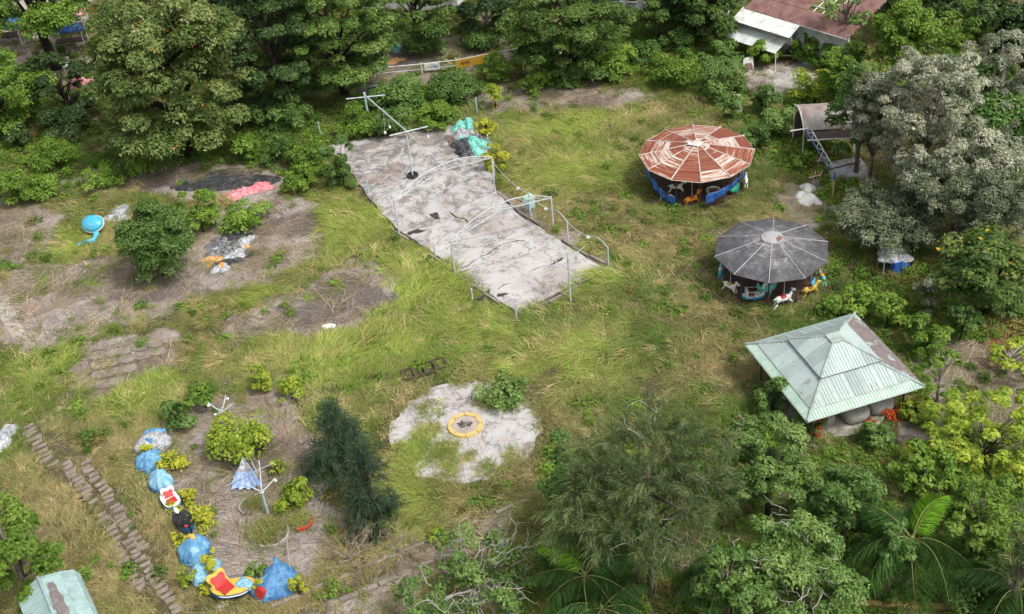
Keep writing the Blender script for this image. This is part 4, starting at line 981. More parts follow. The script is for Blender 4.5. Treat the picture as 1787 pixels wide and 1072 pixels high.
for a in [('crumpled white and grey plastic heap left of the dark round bush', 204, 380, 54, 44, .35, 'tarp_white', 21), ('small scattered white plastic pile above the larger white heap', 195, 347, 34, 18, .18, 'tarp_white', 22),
          ('crumpled white sheet at the left picture edge beside the paved path', 8, 764, 48, 38, .5, 'tarp_white', 23), ('scrap of white sheet at the left picture edge above the crumpled one', -2, 690, 16, 26, .3, 'tarp_white', 24),
          ('white rubbish on dark soil at the back beside the far post', 655, 156, 34, 16, .3, 'tarp_white', 25), ('torn teal sheet on the dark soil under the back trees', 692, 84, 22, 16, .4, 'tarp_teal', 26),
          ('reddish brown scrap heap on the dark soil under the back trees', 672, 78, 22, 14, .3, 'rust_red', 27), ('pile of orange brown planks on dark soil near the back railing', 690, 107, 34, 8, .2, 'tarp_orange', 28),
          ('grey scrap sheet lying beside the railing under back trees', 660, 118, 30, 10, .15, 'tarp_grey', 29), ('pale scrap at the foot of the garden bed stones', 573, 570, 24, 9, .12, 'stone_white', 30), ('pale rag lying in grass near the lower kerb', 383, 1062, 14, 10, .12, 'tarp_white', 31)]:
    sheet('plastic_scrap', a[0], 'rubbish', *a[1:7], 0.2, a[7])
o = sheet('black_sheet', 'large flat black sheet spread on the ground above the yellow green bush', 'plastic sheet', 400, 315, 165, 34, .05, 'tarp_black', 0.12, 33, 0.0, None, 0.5)
sheet('black_sheet', 'small bluish black sheet end left of the large black sheet', 'plastic sheet', 320, 326, 44, 16, .07, 'tarp_black', 0.0, 34)
PK = thing('pink_sheet', 'long rolled strip of pink and red sheeting lying beside the black sheet', 'plastic sheet', V(420, 340))
for a in [(456, 326, 42, 14, .3, .2, 35), (430, 335, 52, 14, .3, .25, 36), (402, 345, 46, 14, .28, .2, 37), (380, 352, 32, 12, .22, .3, 38)]:
    sheet('sheet_fold', None, None, a[0], a[1], a[2], a[3], a[4], 'tarp_pink', a[5], a[6], 0.0, PK)
obj('grey_fold', heap_mesh(P(390, 346), 0.6, 0.35, .18, 0.2, 39), 'tarp_grey', PK)

# blue shell left of the white heap
c = V(166, 410, 0); o = thing('ride_shell', 'upturned sky blue ride shell with a white rim on a curved stem', 'ride part', c)
vs = []; 
Rm = Matrix.Rotation(-0.35, 3, 'Z') @ Matrix.Rotation(0.55, 3, 'X'); cc = c + Vector((0.05, 0.05, 0.95))
m = MB(); nn = 24
prof = [(0.0, -0.36), (0.3, -0.33), (0.6, -0.22), (0.78, -0.05), (0.82, 0.04)]
for r_, z_ in prof:
    for j in range(nn): vs.append(cc + Rm @ Vector((r_ * 1.05 * cos(2 * pi * j / nn), r_ * 0.8 * sin(2 * pi * j / nn), -z_)))
obj('shell', m.add(vs, [(i * nn + j, i * nn + (j + 1) % nn, (i + 1) * nn + (j + 1) % nn, (i + 1) * nn + j) for i in range(4) for j in range(nn)]), 'cyan_fibre', o, smooth=True)
obj('rim', MB().tube([cc + Rm @ Vector((0.86 * cos(2 * pi * j / 24), 0.66 * sin(2 * pi * j / 24), -0.10)) for j in range(25)], 0.045, 0.045, 6), 'white_fibre', o)
obj('shell_back', MB().ball(cc + Rm @ Vector((0, 0, 0.04)), (0.84, 0.64, 0.26), 18, 8, Rm), 'cyan_fibre', o, smooth=True)
obj('stem', MB().tube([cc + Vector((0.15, -0.1, -0.3)), c + Vector((0.32, -0.6, 0.4)), c + Vector((0.2, -1.05, 0.2)), c + Vector((-0.6, -1.25, 0.15))], 0.24, 0.18, 8), 'cyan_fibre', o, smooth=True)
obj('foot', MB().ball(c + Vector((-0.5, -1.25, 0.14)), (0.5, 0.2, 0.13), 10, 6), 'cyan_fibre', o, smooth=True)

# ------------------------------------------------------------------ the round track ride
def covered(px, py, r, h, mat, label, peak=(0, 0), seed=1, squash=1.0, yaw=0.0, neck=0.0):
    c = V(px, py, 0); o = thing('ride_car', label, 'ride car', c, 'cars of the small track ride'); rr = random.Random(seed)
    obj('hull', MB().lathe([(r * 0.6, 0.0), (r * 0.92, 0.08), (r * 1.0, 0.3), (r * 0.9, 0.4)], c, 20), 'deep_blue', o, smooth=True)
    ph = [rr.uniform(0, 6.28) for _ in range(6)]; n = 56; prof = [(1.06, 0.16), (1.07, 0.30), (1.02, 0.46), (0.88, 0.60), (0.68, 0.73), (0.46, 0.84), (0.26, 0.92), (0.10, 0.97), (0.03, 1.0)]
    vs = []; fs = []
    for rf, z in prof:
        t = (z - 0.16) / 0.84
        for j in range(n):
            a = 2 * pi * j / n
            fold = 0.055 * sin(7 * a + ph[0] + 2 * t) + 0.05 * sin(11 * a + ph[1]) + 0.035 * sin(17 * a + ph[2] + 3 * t) 
            k = rf * (1 + fold * (0.35 + 1.3 * t * (1 - t) * 2)) * (1 + 0.10 * sin(2 * a + ph[3]) + 0.07 * sin(3 * a + ph[4]))
            dent = 0.07 * sin(3 * a + ph[5]) * (1 - t) * t * 4
            x = r * k * cos(a) * squash; y = r * k * sin(a)
            X = x * cos(yaw) - y * sin(yaw) + peak[0] * t * r; Y = x * sin(yaw) + y * cos(yaw) + peak[1] * t * r
            cr = float(fbm(np.array([X * 2.4 + seed]), np.array([Y * 2.4 + z * 3]), seed)[0]) - .5; X *= 1 + .34 * cr * (1 - .5 * t); Y *= 1 + .34 * cr * (1 - .5 * t); zz = h * (z + dent + .22 * cr * (1 - t) * t * 3) + (neck * max(0, t - 0.86) / 0.14 if neck else 0)
            vs.append((c.x + X, c.y + Y, max(0.05, zz)))
    for i in range(len(prof) - 1):
        for j in range(n): fs.append((i * n + j, i * n + (j + 1) % n, (i + 1) * n + (j + 1) % n, (i + 1) * n + j))
    fs.append(tuple((len(prof) - 1) * n + j for j in range(n)))
    obj('cover', MB().add(vs, fs), mat, o, smooth=True)
    return o, c
o, c = covered(270, 780, 0.86, 0.95, 'tarp_white', 'topmost ride car under a torn white and blue sheet', (0.1, 0.3), 1, 1.0)
obj('blue_patch', heap_mesh(c + Vector((0.05, 0.42, 0.72)), 0.5, 0.3, 0.2, 0.2, 41), 'tarp_blue', o); obj('blue_patch', heap_mesh(c + Vector((-0.1, -0.2, 0.62)), 0.34, 0.12, 0.22, 0.1, 42), 'tarp_deep', o)
obj('blue_patch', heap_mesh(c + Vector((-0.15, -0.55, 0.42)), 0.3, 0.1, 0.2, 0.1, 43), 'tarp_deep', o)
covered(262, 815, 0.66, 1.02, 'tarp_blue', 'second ride car from the top bundled in a dark folded blue cover', (0.05, 0.2), 2, 0.95)
covered(284, 850, 0.66, 1.08, 'tarp_pale_blue', 'third ride car from the top under a smooth pale blue cover', (-0.1, 0.35), 3, 0.9, 0.3)
# open white car with red seat
c = V(301, 882, 0); o = thing('ride_car', 'uncovered white ride car with red trim among the yellow leaves', 'ride car', (0, 0, 0), 'cars of the small track ride')
def opencar(o, L, Wd, h, hullm, deckm, seatm, seat_x=-0.05, back=True):
    obj('hull', hull(L, Wd, h), hullm, o, smooth=True)
    obj('deck', deckplate(L * 0.97, Wd * 0.95, h - 0.02), deckm, o)
    obj('seat_well', MB().ball((seat_x * L, 0, h - 0.02), (L * 0.36, Wd * 0.62, 0.05), 16, 6), seatm, o, smooth=True)
    vs = []; fs = []; n = 18
    for i in range(n + 1):
        a = pi * 0.5 + pi * i / n; w = 1 + 0.12 * abs(sin(3 * (a - pi / 2)))
        x, y = seat_x * L + L * 0.42 * cos(a) * w, Wd * 0.74 * sin(a) * w
        vs += [(x, y, h - 0.02), (x * 1.04, y * 1.04, h + 0.42 * sin(pi * (0.2 + 0.6 * i / n))), (x * 1.18, y * 1.18, h + 0.38 * sin(pi * (0.2 + 0.6 * i / n))), (x * 1.2, y * 1.2, h - 0.04)]
    for i in range(n):
        for j in range(3): fs.append((4 * i + j, 4 * i + 4 + j, 4 * i + 5 + j, 4 * i + 1 + j))
    obj('seat_back', MB().add(vs, [f for k, f in enumerate(fs) if k % 3 == 0]), seatm, o, smooth=True)
    obj('seat_shell', MB().add(vs, [f for k, f in enumerate(fs) if k % 3]), deckm, o, smooth=True)
    obj('seat_cushion', MB().box((seat_x * L - 0.12, 0, h + 0.08), (L * 0.3, Wd * 1.0, 0.16)), seatm, o)
obj('hull', hull(.85, .48, .5), 'blue_fibre', o, smooth=True); obj('deck', deckplate(.82, .45, .48), 'white_fibre', o); WHITE_CAR = o; o.location = c; o.rotation_euler = (0, 0, 2.15)
c = V(324, 918, 0); o = thing('ride_car', 'uncovered black ride car with a white tail and blue side half under leaves', 'ride car', (0, 0, 0), 'cars of the small track ride')
opencar(o, 0.85, 0.46, 0.48, 'deep_blue', 'black_fibre', 'black_fibre'); obj('tail_fin', MB().ball((0.72, 0.05, 0.62), (0.28, 0.12, 0.1), 10, 6), 'white_fibre', o, smooth=True); obj('red_badge', MB().ball((-0.55, 0.1, 0.52), (0.14, 0.1, 0.06), 8, 5), 'red_fibre', o)
o.location = c; o.rotation_euler = (0, 0, 2.15)
covered(342, 972, 0.74, 1.05, 'tarp_blue', 'ride car under a crinkled blue cover tied with a yellow strip at its top', (-0.1, 0.45), 5, 1.0)
sheet('yellow_strip', 'yellow strip tied at the top of a crinkled blue cover', 'strip', 334, 936, 14, 8, .12, 'yellow_fibre', -0.6, 51, 1.05)
covered(362, 1008, 0.72, 1.05, 'tarp_pale_blue', 'ride car under a smooth blue cover just left of the red and yellow boat', (-0.05, 0.4), 6, 0.95, 0.4)
c = V(411, 1036, 0); o = thing('ride_boat', 'open ride boat with a clover shaped red seat, yellow deck and blue hull', 'ride boat', (0, 0, 0), 'cars of the small track ride')
obj('hull', hull(1.12, .56, .56), 'deep_blue', o, smooth=True); obj('deck', deckplate(1.08, .53, .54), 'yellow_fibre', o)
tl = Matrix.Translation((-.50, .12, .50)) @ Matrix.Rotation(radians(-52), 4, 'Z') @ Matrix.Rotation(radians(-38), 4, 'Y')
def clover(r, th, off):
    pts = []; n = 48
    for i in range(n):
        a = 2 * pi * i / n; q = r * (1 + .2 * cos(4 * (a - pi / 4) + 0) * 1.0) * (1 if sin(a) > -.6 else .92); pts.append((q * cos(a), q * sin(a) + r * .75))
    return MB().add([tl @ Vector((off + x, p[0], p[1])) for x in (0, th) for p in pts], [tuple(reversed(range(n))), tuple(range(n, 2 * n))] + [(i, (i + 1) % n, n + (i + 1) % n, n + i) for i in range(n)])
tl0 = tl; tl = Matrix.Translation((.1, -.02, .42)) @ Matrix.Rotation(radians(170), 4, 'Z') @ Matrix.Rotation(radians(-42), 4, 'Y'); wl = WHITE_CAR.location.copy(); WHITE_CAR.location = (0, 0, 0)
for nm, r_, th, of, mt in (('seat_shell', .38, .10, -.1, 'white_fibre'), ('seat_back', .27, .06, .03, 'red_fibre')): obj(nm, clover(r_, th, of), mt, WHITE_CAR)
obj('seat_cushion', MB().box((-.25, 0, .52), (.4, .5, .14)), 'red_fibre', WHITE_CAR); obj('yellow_badge', MB().ball((.55, .1, .53), (.14, .1, .05), 8, 5), 'yellow_fibre', WHITE_CAR); WHITE_CAR.location = wl; tl = tl0
obj('seat_shell', clover(.52, .10, -.1), 'yellow_fibre', o); obj('seat_edge', clover(.47, .04, 0.0), 'yellow_fibre', o); obj('seat_back', clover(.41, .06, .03), 'red_fibre', o)
obj('seat_cushion', MB().box((-.30, -.12, .60), (.5, .62, .18), radians(-52)), 'red_fibre', o)
obj('bow_cover', heap_mesh((0.52, 0, 0.5), 0.52, 0.45, 0.36, 0, 44), 'tarp_pale_blue', o)
for s in (-1, 1): obj('hull_stripe', MB().tube([(1.0 * t, s * 0.575 * max(0.02, (1 - abs(t) ** 2.6)) ** 0.6, 0.46 + 0.12 * abs(t) ** 3) for t in np.linspace(-0.92, 0.9, 14)], 0.03, 0.03, 5), 'white_fibre', o)
o.location = c; o.rotation_euler = (0, 0, 0.12)
o, c = covered(482, 1028, 0.92, 1.15, 'tarp_deep', 'large blue covered ride boat with a tied neck and a dark red side window', (0.25, 0.5), 7, 1.05, 0.1, 0.45)
obj('tied_neck', MB().tube([c + Vector((0.24, 0.46, 1.1)), c + Vector((0.26, 0.48, 1.35)), c + Vector((0.2, 0.5, 1.62))], 0.16, 0.10, 8), 'tarp_deep', o, smooth=True)
wu = Vector((0.86, -0.5, 0)) * 0.3; wv = Vector((0.12, 0.2, 0.9)).normalized() * 0.28; wc = c + Vector((-0.56, -0.70, 0.66))
wp = [wc + wu * cos(a) * (1 - .15 * cos(2 * a)) + wv * sin(a) for a in np.linspace(0, 2 * pi, 18, endpoint=False)]
wn = wu.cross(wv).normalized() * 0.12
obj('red_window', MB().add([p + wn for p in wp] + [p - wn for p in wp], [tuple(range(18)), tuple(reversed(range(18, 36)))] + [(i, 18 + i, 18 + (i + 1) % 18, (i + 1) % 18) for i in range(18)]), 'red_fibre', o)

for k, (bx, by, jx, jy, arms, lab) in enumerate([
    (396.5, 752, 388, 718, [((362, 702), (364, 708)), ((394, 690), (397, 696)), ((406, 705), (376, 724))], 'turquoise lamp post with spread bare arms above the larger round bush'),
    (468, 897, 458, 858, [((428, 844), None), ((480, 834), (481, 839)), ((452, 803), None)], 'turquoise lamp post with broken arms beside the draped pale blue shade')]):
    b = V(bx, by); z = max(1.2, min(1.9, zfor(b.x, b.y, jy))); j = Vector((b.x, b.y, z))
    o = thing('lamp_post', lab, 'lamp post', b, 'lamp posts of the track ride')
    obj('pole', MB().tube([b, j], 0.065, 0.055, 8), 'turquoise_paint', o)
    for (ax, ay), bl in arms:
        e = V(ax, ay, z + 0.28); obj('arm', MB().tube([j, j.lerp(e, 0.4) + Vector((0, 0, -0.06)), e], 0.04, 0.028, 5), 'galvanised', o)
        if bl: obj('bulb', MB().ball(V(bl[0], bl[1], z + 0.12), 0.09, 8, 6), 'white_fibre', o, smooth=True)
    obj('hub_ring', MB().lathe([(0.14, -0.03), (0.16, 0.02), (0.12, 0.05)], j, 12), 'galvanised', o)
# draped pale blue shade on a pole
c = V(430, 858, 0); o = thing('shade_cloth', 'pale blue cloth draped as a tilted pyramid on bare ground in the ride ring', 'cloth', c)
ap = V(424, 797, 1.25); q = [V(402, 853, .15), V(436, 853, .2), V(459, 845, .7), V(440, 826, .6), V(410, 826, .5)]
def drape(q, ap, lo, hi, k0=0.04):
    vs = []; fs = []; n = 40; m = 8
    for i in range(n):
        t = i / n * len(q); a = q[int(t)]; b = q[(int(t) + 1) % len(q)]; p = a.lerp(b, t - int(t))
        for j in range(m + 1):
            u = lo + (hi - lo) * j / m; s = p.lerp(ap, u); d = Vector((s.x - ap.x, s.y - ap.y, 0)); w = k0 * sin(i * 1.9) * (1 - u) * 2 - 0.10 * sin(pi * u)
            vs.append(s + d * w)
    for i in range(n):
        for j in range(m): fs.append((i * (m + 1) + j, ((i + 1) % n) * (m + 1) + j, ((i + 1) % n) * (m + 1) + j + 1, i * (m + 1) + j + 1))
    return MB().add(vs, fs)
obj('cloth_skirt', drape(q, ap, 0.0, 0.56), 'shade_blue', o, smooth=True)
obj('cloth_top', drape(q, ap + Vector((0, 0, 0.02)), 0.48, 1.0, 0.02), 'tarp_white', o, smooth=True)
obj('orange_corner', heap_mesh(P(408, 850, 0.02), 0.16, 0.2, 0.22, 0, 45), 'orange_fibre', o)
obj('prop_pole', MB().tube([ap, Vector((ap.x, ap.y, 0))], 0.03), 'galvanised', o)
for k, (a, b, lab) in enumerate([((395, 848, 0.25), (478, 808, 1.3), 'long bare rod leaning across the draped shade'), ((413, 745, 1.2), (450, 830, 0.6), 'sagging wire running from the upper lamp post past the round bush'), ((500, 938, 0.05), (506, 990, 1.1), 'white bent wire standing over the tied blue cover')]):
    p, q_ = V(*a), V(*b); tag(obj('loose_rod', MB().tube([p, p.lerp(q_, .5) + Vector((0, 0, .06)), q_], 0.022, 0.018, 5), 'galvanised', None, p), lab, 'rod')
# planters
for k, (px, py, r, mat, lab, a0, a1) in enumerate([(474, 935, 0.85, 'concrete_pale', 'round planter with a broken pale concrete rim and tall grass', -2.2, 0.5), (526, 912, 0.55, 'red_fibre', 'round planter with a red rim and a smaller grass tuft', -1.9, 0.2), (441, 885, 0.62, 'concrete_pale', 'half buried pale planter edge left of the second lamp post', 2.2, 4.2)]):
    c = V(px, py, 0); o = thing('planter', lab, 'planter', c, 'planters in the ride ring')
    obj('rim', MB().lathe([(r, 0.0), (r + 0.09, 0.0), (r + 0.09, 0.2), (r, 0.22), (r, 0.0)], c, 22, a0, a1), mat, o)
    obj('earth', MB().lathe([(0, 0.08), (r, 0.03)], c, 18), 'mud_brown', o)
PLANTERS = [(470, 930, 0.8), (524, 908, 0.5), (442, 880, 0.4)]
# planting boxes by the pad
c = V(742, 648, 0); o = thing('planting_box', 'row of open brick planting cells half lost in grass above the round pad', 'planter', c)
bu = (V(772, 640) - V(712, 660)).normalized(); bv = Vector((-bu.y, bu.x, 0)); an = math.atan2(bu.y, bu.x)
for t, n_ in ((0.45, 0), (-0.45, 1)):
    p = c + bv * t; obj('long_wall', MB().box((p.x, p.y, 0.18), (2.7, 0.10, 0.2), an), 'path_soil', o)
for k in range(5):
    p = c + bu * (-1.3 + 0.65 * k); obj('divider', MB().box((p.x, p.y, 0.16), (0.2, 0.9, 0.18), an), 'path_soil', o)
obj('earth', MB().box((c.x, c.y, 0.03), (2.7, 0.95, 0.04), an), 'black_sheet', o)  # floor coloured black to stand for the shade in deep cells

# ------------------------------------------------------------------ railing with boards at the back
posts = [(640, 150, 118), (736, 150, 109), (797, 128, 103), (914, 128, 84)]
pb = [V(660, 137), V(737, 129), V(798, 125), V(914, 128)]; zt_ = [zfor(pb[0].x, pb[0].y, 119), zfor(pb[1].x, pb[1].y, 112), zfor(pb[2].x, pb[2].y, 105), zfor(pb[3].x, pb[3].y, 83)]
o = thing('railing', 'thin white and rusty pipe railing carrying a white and a yellow board at the back', 'railing', pb[1])
tp = [p + Vector((0, 0, z)) for p, z in zip(pb, zt_)]
for p, q_ in zip(pb, tp): obj('post', MB().tube([p, q_ + Vector((0, 0, .15))], 0.05, 0.05, 6), 'white_paint', o)
for i in range(3): obj('top_rail', MB().tube([tp[i], tp[i + 1]], 0.04, 0.04, 6), 'white_paint', o)
for i in range(2): obj('lower_rail', MB().tube([tp[i] - Vector((0, 0, .5)), tp[i + 1] - Vector((0, 0, .5))], 0.03, 0.03, 5), 'galvanised', o)
obj('top_rail', MB().tube([tp[0], V(642, 128, 0.4)], 0.035, 0.035, 5), 'galvanised', o)
obj('ground_pipe', MB().tube([V(885, 136, .1), V(925, 126, .15)], 0.06, 0.06, 6), 'galvanised', o)
def board(name, label, a, b, top, h, mat, marks):
    d = (b - a); L = d.length; d.normalize(); n = Vector((d.y, -d.x, 0)); 
    if n.y > 0: n = -n
    o = thing(name, label, 'sign', a.lerp(b, .5) - Vector((0, 0, h)))
    q = [a + n * .07, b + n * .07, b + n * .07 - Vector((0, 0, h)), a + n * .07 - Vector((0, 0, h))]
    obj('panel', MB().add(q + [x - n * .03 for x in q], [(0, 1, 2, 3), (7, 6, 5, 4), (0, 4, 5, 1), (1, 5, 6, 2), (2, 6, 7, 3), (3, 7, 4, 0)]), mat, o)
    m = MB()
    for x, y, w, hh in marks:
        p = a + d * L * x + n * .073 - Vector((0, 0, h * y)); m.add([p, p + d * L * w, p + d * L * w - Vector((0, 0, h * hh)), p - Vector((0, 0, h * hh))], [(0, 1, 2, 3)])
    return o, m
rr = random.Random(9)
mk = [(0.07 + 0.062 * i + rr.uniform(0, .01), 0.3 + rr.uniform(0, .1), 0.035 + rr.uniform(0, .015), 0.35 + rr.uniform(0, .12)) for i in range(7)]
t0 = tp[1].lerp(tp[2], 0.09); t1 = tp[1].lerp(tp[2], 0.52)
o, m = board('sign_board', 'small white board with worn grey and blue lettering on the back railing', t0, t1, 0, 0.62, 'white_fibre', mk)
obj('faded_lettering', m, 'tub_grey', o)
m2 = board_m = MB(); d = (t1 - t0); L = d.length; d.normalize(); n = Vector((d.y, -d.x, 0)); n = -n if n.y > 0 else n
for i in range(6):
    p = t0 + d * L * (0.54 + 0.065 * i) + n * .073 - Vector((0, 0, .2)); m2.add([p, p + d * L * .045, p + d * L * .045 - Vector((0, 0, .28)), p - Vector((0, 0, .26))], [(0, 1, 2, 3)])
obj('blue_lettering', m2, 'tarp_deep', o)
t0 = tp[2].lerp(tp[3], 0.0); t1 = tp[2].lerp(tp[3], 0.53) - Vector((0, 0, .02))
o, m = board('sign_board', 'long yellow orange board with faded lettering on the back railing', t0, t1, 0, 0.72, weather('board_yellow', (0.66, 0.36, 0.035), (0.55, 0.34, 0.10), 3, .4, .5), [(0.13 + 0.055 * i, 0.32, 0.04, 0.36 + 0.1 * (i % 2)) for i in range(5)])
obj('faded_lettering', m, 'brown_fibre', o)
for k, (px, py, top, lab) in enumerate([(784, 64, 42, 'thin white post alone on dark soil behind the yellow board'), (1045, 76, 52, 'pale blue pole under the back tree'), (1155, 70, 52, 'short rusty pole standing before the back bushes'), (1305, 100, 72, 'white pole rising behind the rusty tilted sheet'), (1398, 70, 28, 'white wall edge post under the house roof'), (1757, 868, 828, 'grey pole rising among light green shrubs on the right'), (882, 990, 945, 'pale blue pole among pale twisted branches')]):
    b = V(px, py); z = max(1.0, zfor(b.x, b.y, top)); tag(obj('pole', MB().tube([b, b + Vector((0, 0, z))], 0.055, 0.045, 6), ['white_paint', 'turquoise_paint', 'brown_fibre', 'white_paint', 'white_paint', 'concrete_pale', 'turquoise_paint'][k], None, b), lab, 'pole', 'poles at the edge of the park')

# ------------------------------------------------------------------ buildings at the back
def rect_sheets(a, b, back, dz, mat, parent, name='roof_sheet', width=0.9, pitch=0.22, skip=()):
    a, b = Vector(a), Vector(b); d = (b - a).normalized(); n = Vector((-d.y, d.x, 0)); n = -n if n.y < 0 else n
    up = n * back + Vector((0, 0, dz)); L = (b - a).length; k = max(1, round(L / width))
    for i in range(k):
        if i in skip: continue
        p, q = a.lerp(b, i / k), a.lerp(b, (i + 1) / k)
        hip_sheets(p, q, p + up, q + up, mat, parent, name, 5.0, pitch, 0.03)
A = V(1298, 14, 3.5); B = V(1478, 68, 3.5); d = (B - A).normalized(); nb = Vector((-d.y, d.x, 0)); nb = -nb if nb.y < 0 else nb
HS = thing('house', 'derelict house with a red brown rusted roof, holes and white awnings', 'house', (A.x, A.y, 0))
for j in range(4):
    skip = {0: (), 1: (5, 6), 2: (4, 6, 7), 3: (5, 7)}[j]
    rect_sheets(A + nb * 1.75 * j + Vector((0, 0, .42 * j + (.03 if j else 0))), B + nb * 1.75 * j + Vector((0, 0, .42 * j + (.03 if j else 0))), 1.85, .445, 'rust_red', HS, 'roof_sheet', 0.95, 0.24, skip)
for i in range(12):
    p = A.lerp(B, (i + .5) / 12) - Vector((0, 0, .12)); obj('rafter', MB().tube([p, p + nb * 7 + Vector((0, 0, 1.68))], 0.045, 0.045, 4), 'white_paint', HS)
for j in range(9):
    s = nb * (0.85 * j) + Vector((0, 0, .204 * j - .06)); obj('batten', MB().tube([A.lerp(B, .5) + s, B + s], 0.04, 0.04, 4), 'white_paint', HS)
W = A - nb * -0.6
obj('front_wall', MB().box(tuple((A.lerp(B, .5) + nb * .8) - Vector((0, 0, 1.9))), ((B - A).length - .6, .2, 3.1), math.atan2(d.y, d.x)), 'pale_wall', HS)
obj('end_wall', MB().box(tuple(A + nb * 3.6 + d * .4 - Vector((0, 0, 1.8))), (.2, 6, 3.2), math.atan2(d.y, d.x)), 'pale_wall', HS)
for t in (0.3, 0.62, 0.85): obj('window', MB().box(tuple(A.lerp(B, t) + nb * .68 - Vector((0, 0, 1.7))), (1.1, .06, 1.0), math.atan2(d.y, d.x)), 'dark_metal', HS)
rect_sheets(A - nb * 1.35 - Vector((0, 0, .62)) - d * .2, A.lerp(B, .56) - nb * 1.35 - Vector((0, 0, .62)), 1.45, .6, 'white_paint', HS, 'awning_sheet')
rect_sheets(A - nb * 2.3 - Vector((0, 0, 1.75)) - d * .2, A.lerp(B, .50) - nb * 2.3 - Vector((0, 0, 1.75)), 1.6, .55, 'pale_wall', HS, 'lower_awning_sheet')
obj('awning_wall', MB().box(tuple(A.lerp(B, .27) - nb * .75 - Vector((0, 0, 1.05))), ((B - A).length * .54, .1, .95), math.atan2(d.y, d.x)), 'grey_wall', HS)
for t in (0.02, .26, .5): p = A.lerp(B, t) - nb * 2.2; obj('awning_post', MB().tube([(p.x, p.y, 0), (p.x, p.y, 1.72)], .05), 'white_paint', HS)
# loose floor and debris in front of the house
fl = tag(obj('broken_floor', MB().prism(ragged(PW([(1290, 135), (1320, 118), (1385, 104), (1428, 108), (1425, 150), (1360, 175), (1310, 160)]), .6, .25), -.2, .06), 'concrete_pale'), kind='structure')
c = V(1306, 122); o = thing('rusty_panel', 'tilted white metal panel with a dark rust stain beside the broken floor', 'panel', c)
q = [V(1296, 124, 0.05), V(1316, 122, .05), V(1314, 98, 1.1), V(1297, 103, 1.0)]
obj('panel', MB().add(q + [p + Vector((0, .06, 0)) for p in q], [(0, 1, 2, 3), (7, 6, 5, 4), (0, 4, 5, 1), (1, 5, 6, 2), (2, 6, 7, 3), (3, 7, 4, 0)]), 'white_paint', o)
q = [V(1299, 122.5, 0.12), V(1314, 121, .12), V(1312, 110, .6), V(1300, 111, .6)]
obj('rust_stain', MB().add([p - Vector((0, .015, -.01)) for p in q], [(0, 1, 2, 3)]), 'rust_red', o)
sheet('teal_sheet', 'bright teal sheet hanging beside the broken floor below the house', 'plastic sheet', 1408, 112, 12, 10, 1.1, 'tarp_teal', 0, 61)
for k, (px, py, w_, lab) in enumerate([(1376, 112, 22, 'slab of broken red brick and mortar on the pale floor'), (1345, 126, 20, 'low pale broken block near the dark bracket on the floor'), (1410, 100, 30, 'pale broken ledge at the back of the floor')]):
    sheet('rubble', lab, 'rubble', px, py, w_, 8, .3, ['rust_red', 'stone_white', 'concrete_pale'][k], 0.1, 62 + k)
c = V(1360, 118); o = thing('bent_frame', 'dark bent metal bracket standing on the broken floor', 'metal frame', c)
obj('upright', MB().tube([V(1357, 124), V(1356, 124, .9)], .04), 'dark_metal', o); obj('base_bar', MB().tube([V(1357, 124, .06), V(1370, 127, .06)], .04), 'dark_metal', o)
obj('turquoise_bar', MB().tube([V(1378, 88, 1.2), V(1396, 104, .2)], .03), 'turquoise_paint', o); obj('cross_bar', MB().tube([V(1362, 98, .7), V(1388, 96, .7)], .03), 'galvanised', o)
# white tilted frame near the red carousel
c = V(1294, 201); o = thing('white_frame', 'narrow white V shaped frame standing in bushes above the rusty carousel', 'metal frame', c)
b0 = V(1294, 201); z = zfor(b0.x, b0.y, 166)
tl, tr = V(1280.5, 166, z), V(1291, 165, z)
obj('left_leg', MB().tube([b0, tl], .035), 'white_paint', o); obj('right_leg', MB().box(tuple((b0 + tr) / 2), (.14, .08, (tr - b0).length), 0, Matrix.Rotation(-math.atan2((tr - b0).x, (tr - b0).z) * -1, 3, 'Y')), 'white_paint', o)
obj('top_bar', MB().tube([tl, tr], .04), 'white_paint', o)

# shelter with curved roof
a0 = V(1387, 183, 3.0); f0 = V(1403, 228, 2.0); ln = (V(1437, 180, 3.0) - a0); ln = ln.normalized() * 3.6
SH = thing('shelter', 'small open shelter with a curved grey sheet roof beside the dark green tree', 'shelter', (f0.x, f0.y, 0))
def arcpt(t): return a0.lerp(f0, t) + Vector((0, 0, .55 * sin(pi * t)))
for k in range(4):
    p0, p1 = ln * (k / 4), ln * ((k + 1) / 4) - ln.normalized() * .01; vs = []; fs = []
    for i in range(11): q_ = arcpt(i / 10); vs += [q_ + p0, q_ + p1, q_ + p0 - Vector((0, 0, .03)), q_ + p1 - Vector((0, 0, .03))]
    for i in range(10): b_ = 4 * i; fs += [(b_, b_ + 4, b_ + 5, b_ + 1), (b_ + 2, b_ + 3, b_ + 7, b_ + 6), (b_, b_ + 2, b_ + 6, b_ + 4), (b_ + 1, b_ + 5, b_ + 7, b_ + 3)]
    obj('roof_sheet', MB().add(vs, fs), weather('shelter_sheet', (0.36, 0.34, 0.33), (0.20, 0.10, 0.075), .7, .6, .6) if k == 0 else 'shelter_sheet', SH)
for e in (0, 1):
    obj('end_rib', MB().tube([arcpt(i / 10) + ln * e for i in range(11)], .045, .045, 5), 'white_paint', SH)
    for q_ in (a0, f0): p = q_ + ln * e; obj('shelter_post', MB().tube([(p.x, p.y, 0), tuple(p)], .05), 'white_paint', SH)
lf = f0 + Vector((0, 0, -.12)); fo = Vector((0, -1.0, -.12))
q = [lf, lf + ln, lf + ln + fo, lf + fo]; obj('lower_roof', MB().add(q + [p - Vector((0, 0, .04)) for p in q], [(3, 2, 1, 0), (4, 5, 6, 7), (0, 1, 5, 4), (1, 2, 6, 5), (2, 3, 7, 6), (3, 0, 4, 7)]), 'dark_metal', SH)
